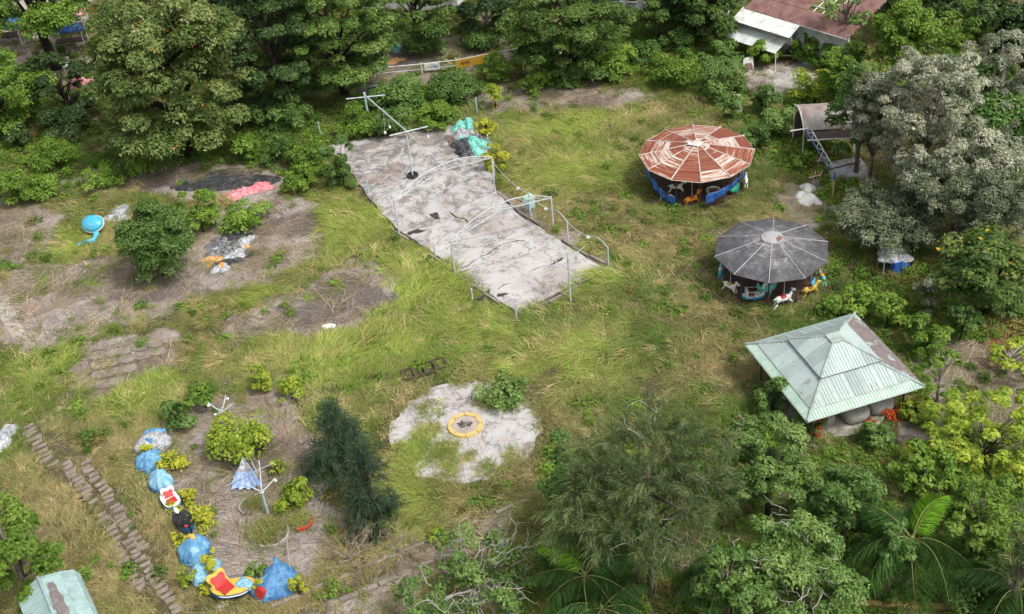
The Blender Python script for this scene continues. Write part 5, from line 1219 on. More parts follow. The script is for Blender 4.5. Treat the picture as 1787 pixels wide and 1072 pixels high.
obj('front_bar', MB().tube([lf + fo, lf + fo + ln], .05), 'white_paint', SH)
obj('side_bar', MB().tube([V(1379, 229, 2.1), V(1440, 219, 2.1)], .05), 'white_paint', SH)
obj('back_panel', MB().box(tuple(Vector((a0.x, a0.y, 1.2)) + ln * .5), (3.4, .08, 2.4), math.atan2(ln.y, ln.x)), 'dark_wood', SH)
c = V(1452, 300); o = thing('lattice_arm', 'blue and white lattice arm slanting down from the shelter roof', 'lattice arm', c)
p, q_ = V(1412, 228, 2.2), V(1450, 293, .5); sd_ = Vector((.16, 0, .05))
for s in (-1, 1): obj('chord', MB().tube([p + sd_ * s, q_ + sd_ * s], .045), 'tarp_deep' if s < 0 else 'white_paint', o)
for i in range(9): obj('lace', MB().tube([p.lerp(q_, i / 9) + sd_ * (1 if i % 2 else -1), p.lerp(q_, (i + 1) / 9) + sd_ * (-1 if i % 2 else 1)], .03, .03, 5), 'white_paint', o)
obj('foot_bar', MB().tube([V(1419, 303, .5), V(1502, 282, .5)], .05), 'dark_metal', o)
b = V(1453, 345); o = tag(obj('yellow_post', MB().tube([b, b + Vector((0, 0, 1.7))], .07, .06), 'yellow_paint', None, b), 'yellow post with a blue top standing in leaves below the lattice arm', 'post')
obj('blue_top', MB().tube([b + Vector((0, 0, 1.4)), b + Vector((0, 0, 1.95))], .075), 'deep_blue', o)
for k, (px, py, lab) in enumerate([(1429, 290, 'orange and white bent cage part beside the lattice arm'), (1420, 318, 'low rusty curved bar below the bent cage part')]):
    c = V(px, py, .1); o = thing('scrap_frame', lab, 'scrap metal', c)
    for i in range(4): obj('bar', MB().tube([c + Vector((.22 * i - .3, 0, 0)), c + Vector((.22 * i - .2, .1, .45)), c + Vector((.22 * i - .05, .25, .7))], .035), ['orange_fibre', 'white_paint'][i % 2], o)
    obj('bar', MB().tube([c + Vector((-.35, .05, .35)), c + Vector((.5, .2, .4))], .03), 'white_paint', o)
wf = tag(obj('white_floor', MB().prism(ragged(PW([(1448, 318), (1442, 285), (1498, 276), (1530, 305), (1508, 320)]), .5, .15), -.2, .10), weather('floor_white', (0.58, 0.59, 0.62), (0.24, 0.20, 0.19), 1.3, .6, .8)), kind='structure')
for k, (px, py, w_, h_, lab) in enumerate([(1410, 331, 28, 14, 'upper white broken concrete chunk beside the dry patch'), (1412, 350, 32, 18, 'larger lower white concrete chunk below the upper one'), (1398, 342, 20, 10, 'small pale chunk left of the two white ones')]):
    sheet('concrete_chunk', lab, 'concrete chunk', px, py, w_, h_ * 1.3, .38, 'stone_white', .3, 70 + k, 0.0, None, .35, 'white concrete chunks')
# white tarp tent with blue side
c = V(1556, 470); o = thing('covered_stall', 'small stall under a crumpled white sheet with a blue side below the grey green trees', 'stall', c)
obj('sheet_roof', heap_mesh(c + Vector((0, .1, .85)), .95, .75, .62, 0, 81, 1.2), 'tarp_white', o)
obj('blue_side', MB().box(c + Vector((.35, -.35, .5)), (1.1, .5, .85), .3), 'net_blue', o); obj('dark_box', MB().box(c + Vector((.95, 0, .4)), (.5, .6, .8), .3), 'black_fibre', o)
for x, y in ((-.7, -.5), (.7, -.5), (-.7, .5), (.7, .5)): obj('stall_leg', MB().tube([c + Vector((x, y, 0)), c + Vector((x, y, 1.0))], .03), 'galvanised', o)

# curved roof at the lower left
E0 = V(134, 990, 2.3); R_0 = V(66, 1007, 3.0); L0 = V(26, 1034, 2.4); ax = (V(172, 1074, 2.3) - E0); ax.z = 0; ax = ax.normalized() * 6.5
LR = thing('shed', 'shed with a pale teal ribbed curved roof and a brown worn strip', 'shed', (R_0.x, R_0.y, 0))
MATS['teal_roof'] = weather('teal_roof', (0.34, 0.47, 0.455), (0.22, 0.29, 0.28), 1.2, .55, .55)
_u = ax.normalized(); E0 = E0 - _u * (E0 - R_0).dot(_u); L0 = L0 - _u * (L0 - R_0).dot(_u)
mid1 = R_0.lerp(E0, .55) + Vector((0, 0, .14)); mid2 = R_0.lerp(E0, .9) + Vector((0, 0, .1))
for (p, q_, mt) in ((R_0, mid1, 'teal_roof'), (mid1, mid2, 'teal_roof'), (mid2, E0 - Vector((0, 0, .25)), 'teal_roof'), (R_0, L0, 'teal_roof')):
    for k in range(8):
        s0, s1 = ax * (k / 8), ax * ((k + 1) / 8)
        hip_sheets(q_ + s0, q_ + s1, p + s0, p + s1, mt, LR, 'roof_sheet', 5, .16, .03)
obj('ridge_cap', MB().tube([R_0, R_0 + ax], .09, .09, 6), 'teal_roof', LR)
st = R_0.lerp(mid1, .42) + Vector((0, 0, .06)); sw = (mid1 - R_0) * .27
q = []
for i in range(25):
    t = i / 24; w_ = .5 + .5 * min(1, t * 5); q += [st + ax * (.10 + .9 * t) - sw * w_ * (1 + .15 * sin(i * 2.1)), st + ax * (.10 + .9 * t) + sw * w_ * (1 + .15 * sin(i * 1.7))]
obj('worn_strip', MB().add(q, [(2 * i, 2 * i + 1, 2 * i + 3, 2 * i + 2) for i in range(24)]), weather('worn_brown', (0.15, 0.125, 0.12), (0.26, 0.235, 0.22), 4, .6, .9), LR)
obj('shed_wall', MB().box(tuple((E0 + R_0) / 2 + ax * .5 - Vector((0, 0, 1.55)) ), (1.6, 6.2, 2.0), math.atan2(ax.y, ax.x) - pi / 2), 'grey_wall', LR)

# buildings and stalls along the far edge
def wall_block(name, label, cat, a, b, h, depth, mat, roofm, nwin):
    a, b = V(*a), V(*b); d = (b - a); L = d.length; d.normalize(); n = Vector((-d.y, d.x, 0)); n = -n if n.y < 0 else n; an = math.atan2(d.y, d.x); m_ = (a + b) / 2
    o = thing(name, label, cat, m_)
    obj('wall', MB().box(tuple(m_ + n * depth / 2 + Vector((0, 0, h / 2))), (L, depth, h), an), mat, o)
    obj('roof', MB().box(tuple(m_ + n * depth / 2 + Vector((0, 0, h + .12))), (L + .6, depth + .6, .22), an), roofm, o)
    for i in range(nwin):
        p = a + d * L * (i + .5) / nwin - n * .02 + Vector((0, 0, h * .55)); w = obj('window', MB().box(tuple(p), (min(1.2, L / nwin * .5), .06, h * .35), an), 'dark_metal', o)
        obj('sill', MB().box(tuple(p - n * .06 - Vector((0, 0, h * .19))), (min(1.4, L / nwin * .6), .12, .07), an), 'pale_wall', w)
wall_block('long_building', 'long white building cut by the top edge behind the trees', 'building', (620, 16), (800, 22), 3.6, 6, 'white_paint', 'grey_wall', 6)
wall_block('low_building', 'pale grey building at the top edge behind the middle trees', 'building', (1060, 22), (1270, 34), 3.2, 6, 'pale_wall', 'grey_wall', 7)
wall_block('low_building', 'grey block wall building at the top left corner behind the spreading tree', 'building', (-150, 20), (20, 5), 3.4, 5, 'grey_wall', 'grey_wall', 4)
def stall(px, py, w, dpt, mat, label, frame=True):
    c = V(px, py); o = thing('market_stall', label, 'stall', c, 'stalls behind the left trees')
    obj('canopy', heap_mesh(c + Vector((0, 0, 2.0)), w / 2, dpt / 2, .35, 0, int(px) + 7, .5), mat, o)
    for x in (-.4, .4):
        for y in (-.4, .4): obj('stall_leg', MB().tube([c + Vector((x * w, y * dpt, 0)), c + Vector((x * w, y * dpt, 2.1))], .04), 'white_paint', o)
    obj('counter', MB().box(c + Vector((0, 0, .8)), (w * .8, dpt * .5, .1)), 'dark_wood', o)
stall(20, 75, 3.4, 2.6, 'stall_blue', 'stall with a bright blue canopy at the far left behind branches'); stall(128, 84, 3.4, 1.8, 'stall_blue', 'stall with a strip of blue canopy left of the big tree')
stall(132, 58, 3.2, 2.2, 'tarp_pink', 'stall with a dusty pink canopy left of the big tree'); stall(150, 182, 2.4, 1.8, 'tarp_pink', 'low stall with a coral pink canopy beside the big tree trunk')
for k, (px, py, lab) in enumerate([(119, 122, 'white plastic chair on the dirt left of the big tree'), (70, 48, 'white and grey folding chair beside the dark forked trunk')]):
    c = V(px, py); o = thing('plastic_chair', lab, 'chair', c)
    obj('seat', MB().box(c + Vector((0, 0, .45)), (.6, .6, .08)), 'white_fibre', o); obj('backrest', MB().box(c + Vector((0, .28, .8)), (.6, .06, .65)), 'white_fibre', o)
    for x in (-.25, .25):
        for y in (-.25, .25): obj('leg', MB().tube([c + Vector((x, y, 0)), c + Vector((x, y, .45))], .03), 'white_fibre', o)

# ------------------------------------------------------------------ plants
def crown_fit(bb, clear):
    x0, x1, y0, y1 = bb; cx, cy = (x0 + x1) / 2, (y0 + y1) / 2; b = 1.0
    for _ in range(8):
        zc = clear + b; c = P(cx, cy, zc); k = proj(c)[2]; r = np.linalg.norm(c - CAMP); se = (H - zc) / r; ce = math.sqrt(1 - se * se)
        a = (x1 - x0) / 2 / k; h = (y1 - y0) / 2 / k
        b = math.sqrt(max(h * h - (a * se) ** 2, (0.34 * a * ce) ** 2)) / ce
    return np.array(c), a, b

def unit(v): return v / np.maximum(np.linalg.norm(v, axis=1, keepdims=True), 1e-9)

def leaf_mesh(rng, pos, nrm, L, Wd, droop=0.15, outward=None):
    n = len(pos); nrm = unit(nrm); t = rng.normal(size=(n, 3))
    if outward is not None: t = t * 0.7 + outward
    t = t - nrm * (t * nrm).sum(1, keepdims=True); t = unit(t); s = np.cross(nrm, t)
    l = (L * rng.uniform(.65, 1.3, n))[:, None]; w = (Wd * rng.uniform(.7, 1.25, n))[:, None]
    v = np.empty((n, 4, 3)); v[:, 0] = pos - t * l * .5; v[:, 1] = pos + s * w * .5 + nrm * w * .12; v[:, 2] = pos + t * l * .5 - nrm * l * droop; v[:, 3] = pos - s * w * .5 + nrm * w * .12
    return v.reshape(-1, 3), np.arange(4 * n).reshape(n, 4)

def strand_mesh(rng, pos, d, L, Wd, droop):
    n = len(pos); d = unit(d); s = unit(np.cross(d, rng.normal(size=(n, 3)))); l = (L * rng.uniform(.5, 1.3, n))[:, None]; w = Wd * rng.uniform(.7, 1.3, n)[:, None]
    mid = pos + d * l * .55; tip = pos + d * l + np.array((0, 0, -1)) * l * droop
    v = np.empty((n, 4, 3)); v[:, 0] = pos; v[:, 1] = mid + s * w * .5; v[:, 2] = tip; v[:, 3] = mid - s * w * .5
    return v.reshape(-1, 3), np.arange(4 * n).reshape(n, 4)

def clump_points(rng, n, a, b, style):
    out = []
    while len(out) < n:
        u = rng.normal(size=3); u /= np.linalg.norm(u)
        if u[2] < -0.75: continue
        r = rng.uniform(.5, .9) if rng.random() < .75 else rng.uniform(.1, .5)
        p = u * r
        if style == 'cone':
            z = rng.uniform(-.95, .95); rad = (1 - z) / 2 * .95 + .05; t = rng.uniform(0, 2 * pi); q = rad * math.sqrt(rng.uniform(.15, .85)); p = np.array((q * cos(t), q * sin(t), z))
        if style == 'tier' or (style == 'round' and rng.random() < .4):
            z = rng.uniform(-.95, .95); t = rng.uniform(0, 2 * pi); q = (1 - abs(z) ** 2.4) ** .5 * rng.uniform(.5, 1.0); z = z if style == 'round' else np.round(z * 3.6 + rng.normal() * .1) / 3.6
            p = np.array((q * cos(t) * .95, q * sin(t) * .95, z * .92))
        out.append(p * (a, a, b))
    return np.array(out)

PLANT_N = [0]
def plant(name, cat, label, bb, clear, mat, style='round', L=.30, Wd=.17, dens=1.5, nc=None, rc=.30, flat=.7, bark='bark_grey', cap=36000, group=None, twigs=0, trunk_r=None, up=.75, accent=.004):
    PLANT_N[0] += 1; rng = np.random.default_rng(1000 + PLANT_N[0]); c, a, b = crown_fit(bb, clear)
    base = Vector((c[0], c[1], 0)); o = thing(name, label, cat, base, group)
    nc = nc or int(np.clip(9 + 5.0 * a, 9, 60)); cl = clump_points(rng, nc, a, b, style) + c
    R = rc * a * rng.uniform(.6, 1.25, nc) * (0.85 if style == 'tier' else 1)
    if style == 'cone': R = R * (0.45 + 0.75 * np.clip(1 - (cl[:, 2] - c[2] + b) / (2 * b), 0, 1))
    R = np.clip(R, .12, None)
    cl[:, 2] = np.maximum(cl[:, 2], .15 + R * .3 * flat)
    A = 4 * pi * (a * a + 2 * a * b) / 3
    if style in ('needle', 'cone'):
        n = int(min(cap, dens * A / (L * Wd) * .8)); i = rng.choice(nc, n, p=R ** 2 / (R ** 2).sum())
        dirc = unit(cl - c + np.array((0, 0, .35 * b)) + rng.normal(size=(nc, 3)) * .25 * a)
        # plumes: each clump holds several sprays that fan out round their own axis
        ns = 7; sub = unit(dirc[:, None, :].repeat(ns, 1).reshape(-1, 3) + rng.normal(size=(nc * ns, 3)) * .75); so_ = rng.normal(size=(nc * ns, 3)) * .34 * R.repeat(ns)[:, None]
        k = i * ns + rng.integers(0, ns, n); t = rng.uniform(0, 1, n)[:, None]
        pos = cl[i] + so_[k] + sub[k] * t * R[i][:, None] * .9 + rng.normal(size=(n, 3)) * .07 * R[i][:, None]
        d = sub[k] + rng.normal(size=(n, 3)) * .38
        v, f = strand_mesh(rng, pos, d, L, Wd, .28)
        tint = np.clip(.5 + .20 * rng.normal(size=nc)[i] * .7 + .12 * rng.normal(size=nc * ns)[k] + .15 * rng.normal(size=n), 0, 1)
    else:
        n = int(min(cap, dens * A / (L * Wd * .5))); i = rng.choice(nc, n, p=R ** 2 / (R ** 2).sum())
        u = rng.normal(size=(n, 3)); u = unit(u); u[:, 2] = np.where((u[:, 2] < -.2) & (rng.random(n) < .8), -u[:, 2], u[:, 2])
        q = rng.uniform(.55, 1.08, n) ** .6
        ns = 9; sc = unit(rng.normal(size=(nc * ns, 3)))                       # leaf sprays inside a clump
        k = i * ns + rng.integers(0, ns, n); uu = unit(u * .55 + sc[k] * .75); uu[:, 2] = np.where(uu[:, 2] < -.45, -uu[:, 2], uu[:, 2])
        pos = cl[i] + uu * (R[i] * q)[:, None] * np.array((1, 1, flat)) + rng.normal(size=(n, 3)) * .06 * R[i][:, None]
        pos[:, 2] = np.maximum(pos[:, 2], .05)
        nrm = np.array((0, 0, up)) + .55 * uu + rng.normal(size=(n, 3)) * .38
        v, f = leaf_mesh(rng, pos, nrm, L, Wd, .2, uu)
        tint = np.clip(.5 + .17 * rng.normal(size=nc)[i] + .12 * rng.normal(size=nc * ns)[k] + .19 * rng.normal(size=n), 0, .955)
        r = rng.random(n); tint = np.where(r < accent, 1.0, tint)
    npmesh('crown', v, f, tint, mat, o)
    m = MB(); tr = trunk_r or max(.035, .045 * a + .012 * b); rr = random.Random(PLANT_N[0])
    top = Vector((c[0] + rr.uniform(-.1, .1) * a, c[1] + rr.uniform(-.1, .1) * a, max(c[2] + b * .45, .3)))
    pts = [base - Vector((0, 0, .1)), base.lerp(top, .35) + Vector((rr.uniform(-.06, .06) * a, rr.uniform(-.06, .06) * a, 0)), base.lerp(top, .7) + Vector((rr.uniform(-.05, .05) * a, 0, 0)), top]
    m.tube(pts, tr * 1.25, tr * .4, 8)
    for j in range(min(nc, 16)):
        e = Vector(cl[j]); s = pts[1].lerp(pts[3], rr.uniform(0, .7))
        if e.z < s.z: s = pts[0].lerp(pts[1], min(1, max(.2, e.z / max(.3, pts[1].z))))
        m.tube([s, s.lerp(e, .5) + Vector((0, 0, .1 * a * (1 if style != 'needle' else .3))), e], tr * .5, tr * .14, 5)
    obj('trunk', m, bark, o, smooth=True)
    if twigs:
        for j in range(twigs):
            m = MB()
            e = Vector(cl[rr.randrange(nc)]); dirv = (e - Vector(c)).normalized(); p = Vector(c).lerp(e, rr.uniform(.5, .9)); q = [p]
            st = min(.32, .075 * a + .08)
            for _ in range(9):
                dirv = (dirv + Vector((rr.gauss(0, .55), rr.gauss(0, .55), rr.gauss(.05, .45)))).normalized(); q.append(q[-1] + dirv * st)
            m.tube(q, .022 + .003 * a, .008, 4)
            for h_ in (4, 6):
                dv = Vector((rr.gauss(0, 1), rr.gauss(0, 1), rr.gauss(.3, .6))).normalized(); m.tube([q[h_], q[h_] + dv * st, q[h_] + (dv + Vector((rr.gauss(0, .6), rr.gauss(0, .6), .1))) * st * 1.5], .014 + .002 * a, .006, 4)
            obj('bare_branch', m, 'bark_pale', o)
    return o

BACK = 'trees along the back edge of the park'
T = lambda *a, **k: plant('tree', 'tree', *a, **k)
# far row, behind
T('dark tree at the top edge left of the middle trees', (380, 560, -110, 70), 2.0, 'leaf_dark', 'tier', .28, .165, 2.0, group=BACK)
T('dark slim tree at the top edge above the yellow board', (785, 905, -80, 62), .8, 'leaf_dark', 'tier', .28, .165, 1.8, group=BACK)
T('mid green tree at the top edge over the pale building', (1085, 1205, -90, 48), 1.2, 'leaf_layer', 'tier', .28, .165, 1.8, group=BACK)
T('tree at the top edge just left of the red brown roof', (1190, 1312, -70, 66), 1.0, 'leaf_layer', 'round', .32, .18, 1.8, group=BACK)
T('dark tree in the top right corner behind the bright round trees', (1690, 1850, -60, 150), 1.0, 'leaf_dark', 'round', .34, .2, 2.0, 40, group=BACK)
T('dark tree at the top edge right of the red brown roof', (1530, 1730, -90, 60), .8, 'leaf_dark', 'round', .34, .2, 2.0, 40, group=BACK)
T('yellow green tree with a thin crown growing over the house roof', (1440, 1520, -40, 60), 3.0, 'leaf_soft', 'tier', .3, .17, .5, group=BACK)
# left trees
T('spreading flat topped tree at the top left with dark forked limbs', (-60, 175, -70, 62), 4.0, 'leaf_bright', 'tier', .28, .165, 1.9, 40, .27, .5, 'bark_dark', trunk_r=.42, group=BACK)
T('layered green tree at the left edge below the forked limbs', (-110, 78, 78, 225), 1.2, 'leaf_bright', 'tier', .28, .165, 2.0, 44, .28, .5, 'bark_dark', group=BACK)
T('dim low tree between the left edge and the big pale tree', (40, 170, 85, 215), .3, 'leaf_dark', 'tier', .3, .17, 1.3, 30, .28, .5, 'bark_dark', group=BACK)
T('biggest pale green tree with a few orange leaves at the upper left', (132, 440, -45, 290), .1, 'leaf_almond', 'round', .30, .18, 2.7, 170, .165, .62, 'bark_dark', 95000, BACK, up=.9)
T('large dark layered tree right of the biggest pale one', (380, 560, -70, 212), .2, 'leaf_dark', 'tier', .28, .165, 3.0, 110, .22, .45, 'bark_dark', group=BACK)
T('tall layered tree in the upper middle left of the back railing', (470, 688, -80, 166), .6, 'leaf_layer', 'tier', .28, .165, 2.9, 140, .19, .42, 'bark_dark', 64000, BACK)
T('layered tree with a low bough reaching over the white building', (650, 795, -80, 82), .7, 'leaf_layer', 'tier', .28, .165, 1.7, 44, .25, .42, 'bark_dark', group=BACK)
T('round green tree behind the bright bushes right of the yellow board', (868, 1110, -60, 136), .2, 'leaf_layer', 'tier', .28, .165, 2.8, 130, .19, .45, 'bark_dark', 64000, BACK)
T('dark tree hidden behind the biggest pale tree and the dark layered one', (350, 480, -90, 120), .5, 'leaf_dark', 'round', .30, .17, 1.6, 36, .28, .7, 'bark_dark', group=BACK)
T('dark dense tree at the top edge over the low pale building', (1140, 1290, -60, 58), .6, 'leaf_dark', 'round', .34, .2, 1.7, 36, .28, .7, 'bark_dark', group=BACK)
# right trees
T('tall bright round tree beside the red brown roof', (1516, 1655, 0, 160), 2.2, 'leaf_bright', 'round', .24, .13, 2.6, 70, .22, .8, group='trees on the right side')
T('smaller bright round tree at the upper right', (1625, 1745, 5, 120), 2.5, 'leaf_bright', 'round', .24, .13, 2.4, 44, .25, .8, group='trees on the right side')
T('bright low tree between the house and the dark green tree', (1428, 1525, 78, 180), .8, 'leaf_bright', 'round', .24, .13, 2.2, 44, .25, .8, group='trees on the right side')
T('dark green dense tree beside the curved shelter roof', (1444, 1565, 105, 282), 1.2, 'leaf_mid', 'round', .24, .13, 1.6, 36, .28, .8, group='trees on the right side')
T('grey leaved feathery tree, largest of the right side', (1516, 1730, 66, 335), 2.2, 'leaf_grey', 'round', .24, .085, 1.45, 190, .135, .8, 'bark_grey', 90000, 'trees on the right side', 5)
T('grey leaved feathery tree reaching the right edge behind the largest one', (1640, 1840, 52, 290), 2.0, 'leaf_grey', 'round', .24, .085, 1.45, 130, .14, .8, 'bark_grey', 56000, 'trees on the right side', 3)
T('grey green drooping tree right of the grey carousel', (1446, 1650, 332, 430), .9, 'leaf_greygreen', 'round', .22, .08, 1.8, 120, .17, .8, 'bark_grey', 44000, 'trees on the right side', 4)
T('grey green feathery tree at the right edge above the yellow fruit', (1610, 1830, 260, 440), 1.0, 'leaf_greygreen', 'round', .22, .08, 1.5, 120, .15, .8, 'bark_grey', 50000, 'trees on the right side', 3)
T('grey leaved tree with a small crown on the left side of the largest grey one', (1472, 1590, 125, 262), 3.4, 'leaf_grey', 'round', .24, .085, 1.7, 70, .2, .8, 'bark_grey', 40000, 'trees on the right side', 2)
T('grey leaved low tree between the two largest grey ones and the covered stall', (1560, 1790, 215, 420), .8, 'leaf_grey', 'round', .24, .085, 1.5, 130, .16, .8, 'bark_grey', 60000, 'trees on the right side', 4)
T('dark green tree filling the right edge behind the grey feathery ones', (1600, 1840, 110, 330), .4, 'leaf_mid', 'round', .3, .17, 1.4, 44, .27, .7, 'bark_dark', 22000, 'trees on the right side')
T('dark leaved tree with yellow leaves at the right edge', (1625, 1835, 395, 565), .6, 'leaf_fruit', 'round', .36, .2, 2.0, 46, .24, .7, 'bark_dark', 22000, 'trees on the right side', accent=.014)
T('light green layered sapling beside the right corner of the pavilion', (1600, 1690, 590, 700), .4, 'leaf_bright', 'tier', .26, .14, .55, 14, .26, .35, 'bark_pale', group='trees on the right side')
T('sprawling light green tree with big leaves at the right edge', (1610, 1850, 670, 860), .5, 'leaf_lime', 'tier', .27, .16, 1.25, 120, .12, .4, 'bark_dark', 22000, 'trees on the right side', trunk_r=.07)
T('bright green spray of leaves above the sprawling light green tree', (1700, 1830, 585, 660), .5, 'leaf_lime', 'tier', .28, .16, .5, 16, .22, .35, 'bark_pale', group='trees on the right side')
# foreground
FG = 'trees along the lower edge'
T('tall olive feathery casuarina with a bare grey trunk at the lower middle', (955, 1305, 690, 1010), 3.6, 'leaf_sheoak', 'needle', .42, .040, 2.8, 90, .21, .8, 'bark_grey', 62000, FG, 8, .17)
T('dark green dense tree left of the tall casuarina', (930, 1090, 755, 935), .6, 'leaf_mid', 'round', .24, .12, 1.2, 34, .25, .7, 'bark_grey', 18000, FG)
T('soft green tree in front of the left corner of the pavilion', (1255, 1430, 725, 925), .8, 'leaf_soft', 'round', .22, .10, 1.5, 60, .2, .7, 'bark_dark', 24000, FG, 2)
T('glossy mid green tree left of the large palm', (1395, 1560, 795, 965), .7, 'leaf_mid', 'round', .28, .12, 1.9, 60, .2, .65, 'bark_grey', 26000, FG)
T('pale twisted tree with sparse green clumps at the lower middle', (690, 965, 930, 1110), .4, 'leaf_soft', 'round', .20, .11, .75, 70, .15, .55, 'bark_pale', 20000, FG, 34, .1)
T('pale twisted tree with fuller leaves right of the casuarina trunk', (1270, 1530, 890, 1110), .6, 'leaf_soft', 'round', .20, .11, 1.4, 80, .17, .6, 'bark_pale', 30000, FG, 12, .12)
T('leafy green tree at the lower left edge above the teal roof', (-60, 95, 830, 1075), .5, 'leaf_bright', 'round', .24, .13, 1.2, 36, .26, .65, 'bark_grey', 18000, FG)
T('light green tree right of the large palm', (1630, 1790, 820, 985), .6, 'leaf_bright', 'round', .24, .13, 1.6, 50, .2, .6, 'bark_grey', 12000, FG)
T('dark low tree in the lower right corner behind palm leaves', (1640, 1840, 975, 1110), .2, 'leaf_mid', 'round', .24, .12, 1.6, 44, .22, .6, 'bark_dark', 12000, FG)
T('brownish casuarina crown at the right edge above the corner palm', (1740, 1830, 870, 1060), 1.6, 'leaf_sheoak', 'needle', .4, .04, 1.3, 22, .28, .8, 'bark_grey', 14000, FG)
T('bright green tree filling the space between the large palm and the sprawling one', (1560, 1680, 760, 880), .3, 'leaf_bright', 'round', .25, .14, 1.5, 44, .2, .6, 'bark_grey', 14000, FG)
T('green tree behind the palms at the lower edge right of the casuarina', (1210, 1330, 950, 1100), .3, 'leaf_mid', 'round', .24, .13, 1.5, 44, .22, .6, 'bark_grey', 16000, FG)
T('green tree between the two palms at the lower right', (1520, 1600, 900, 1050), .3, 'leaf_mid', 'round', .24, .13, 1.3, 40, .22, .6, 'bark_grey', 14000, FG)
T('yellowish green tree left of the palm with the bright frond', (930, 1010, 900, 1010), .3, 'leaf_soft', 'round', .22, .12, 1.4, 36, .22, .6, 'bark_grey', 12000, FG)
# conifers
for bb, lab in (((518, 664, 690, 850), 'tallest dark blue green conifer right of the track ride'), ((588, 692, 760, 925), 'shorter dark conifer in front of the tallest one')):
    plant('conifer', 'conifer', lab, bb, .1, 'leaf_conifer', 'cone', .55, .036, 2.6, 110, .30, .8, 'bark_dark', 30000, 'dark conifers')

Bs = lambda label, bb, mat='leaf_bright', dens=1.7, L=.22, Wd=.13, **k: plant('bush', 'bush', label, bb, .02, mat, 'round', L, Wd, dens, k.pop('nc', None), .34, .75, k.pop('bark', 'bark_dark'), k.pop('cap', 5000), k.pop('group', None), k.pop('twigs', 0), .04)
Bs('dark round bush on bare ground right of the white plastic heap', (208, 328, 352, 492), 'leaf_mid', 3.0, .22, .1, cap=16000, nc=70)
Bs('yellow green bush behind the dark round bush', (305, 385, 325, 412), 'leaf_bright', 1.4)
Bs('low bright bush under the pink sheet strip', (384, 470, 366, 392), 'leaf_bright', 1.2)
Bs('larger round light green bush inside the track ride', (362, 478, 722, 812), 'leaf_lime', 1.5, nc=30, cap=7000)
Bs('smaller round light green bush beside the second lamp post', (472, 543, 832, 892), 'leaf_lime', 1.5, cap=6000)
Bs('tiny yellow green shoot beside the dark hollow in the ride ring', (468, 496, 800, 828), 'leaf_lime', .7)
Bs('green bush above the top ride car', (320, 390, 668, 722), 'leaf_bright', 1.1)
Bs('dark green low bush left of the upper lamp post', (270, 335, 700, 755), 'leaf_mid', 1.2)
Bs('yellow green weed clump above the conifers', (432, 478, 630, 685), 'leaf_lime', 1.1)
Bs('thin yellow shrub between the conifers and the ride ring', (478, 535, 660, 705), 'leaf_lime', .7)
Bs('green vine heap spilling onto the round pad', (832, 928, 655, 712), 'leaf_soft', .8, cap=6000)
Bs('bright little bush below the conifers beside the drain', (748, 782, 922, 952), 'leaf_lime', 1.1)
hedge = 'bushes behind the slab'
for bb, mt, lab in [((575, 655, 186, 245), 'leaf_bright', 'bright bush under the far crossbar'), ((648, 720, 190, 245), 'leaf_mid', 'green bush under the far ridge pole'), ((560, 625, 235, 335), 'leaf_mid', 'bush overhanging the far left edge of the slab'),
                    ((640, 745, 142, 195), 'leaf_mid', 'dark leaved bush row below the white board'), ((745, 845, 128, 180), 'leaf_mid', 'bush row below the yellow board'), ((838, 898, 92, 145), 'leaf_bright', 'bush beside the right end of the yellow board'),
                    ((720, 800, 178, 226), 'leaf_bright', 'bush right of the tall pole crossbar'), ((845, 880, 145, 190), 'leaf_lime', 'small light bush on the dry ground right of the railing'), ((825, 868, 205, 240), 'leaf_yellow', 'yellow leaved shrub above the teal rubbish heap'),
                    ((838, 884, 250, 300), 'leaf_yellow', 'yellow green shrub right of the teal rubbish heap'), ((500, 575, 245, 315), 'leaf_bright', 'light bush left of the slab end'), ((905, 975, 122, 165), 'leaf_bright', 'bush on the left of the dry clearing'),
                    ((960, 1030, 118, 150), 'leaf_mid', 'low bush at the back of the dry clearing')]:
    Bs(lab, bb, mt, group=hedge)
for bb, mt, lab in [((1035, 1118, 80, 140), 'leaf_bright', 'brightest round bush left of centre in the back row'), ((1135, 1225, 85, 150), 'leaf_bright', 'bright round bush in the middle of the back row'), ((1100, 1165, 70, 115), 'leaf_mid', 'bush between the two bright round ones'),
                    ((1215, 1300, 70, 125), 'leaf_soft', 'pale bush left of the white awnings'), ((1215, 1300, 108, 175), 'leaf_soft', 'spreading pale bush left of the rusty panel'), ((1150, 1215, 52, 95), 'leaf_mid', 'dark bush in front of the back trees'),
                    ((990, 1045, 95, 135), 'leaf_mid', 'green bush right of the round back tree'), ((1250, 1300, 160, 215), 'leaf_soft', 'bush beside the white V shaped frame'), ((1310, 1365, 140, 205), 'leaf_mid', 'round dark green bush right of the white V shaped frame'),
                    ((1300, 1365, 60, 115), 'leaf_bright', 'bush under the lower awning'), ((1352, 1418, 42, 108), 'leaf_bright', 'climbing green bush over the awnings'), ((1405, 1480, 62, 120), 'leaf_bright', 'bright bush against the house wall right of the awnings'), ((1375, 1450, 125, 180), 'leaf_lime', 'yellow green bush at the end of the broken floor'),
                    ((1320, 1400, 190, 250), 'leaf_soft', 'low bush row left of the curved shelter'), ((1285, 1345, 215, 270), 'leaf_mid', 'bush at the upper right of the rusty carousel'), ((1380, 1424, 262, 296), 'leaf_bright', 'bush below the shelter roof'),
                    ((1466, 1526, 316, 352), 'leaf_bright', 'bush in front of the white floor')]:
    Bs(lab, bb, mt, group='bushes on the north side')
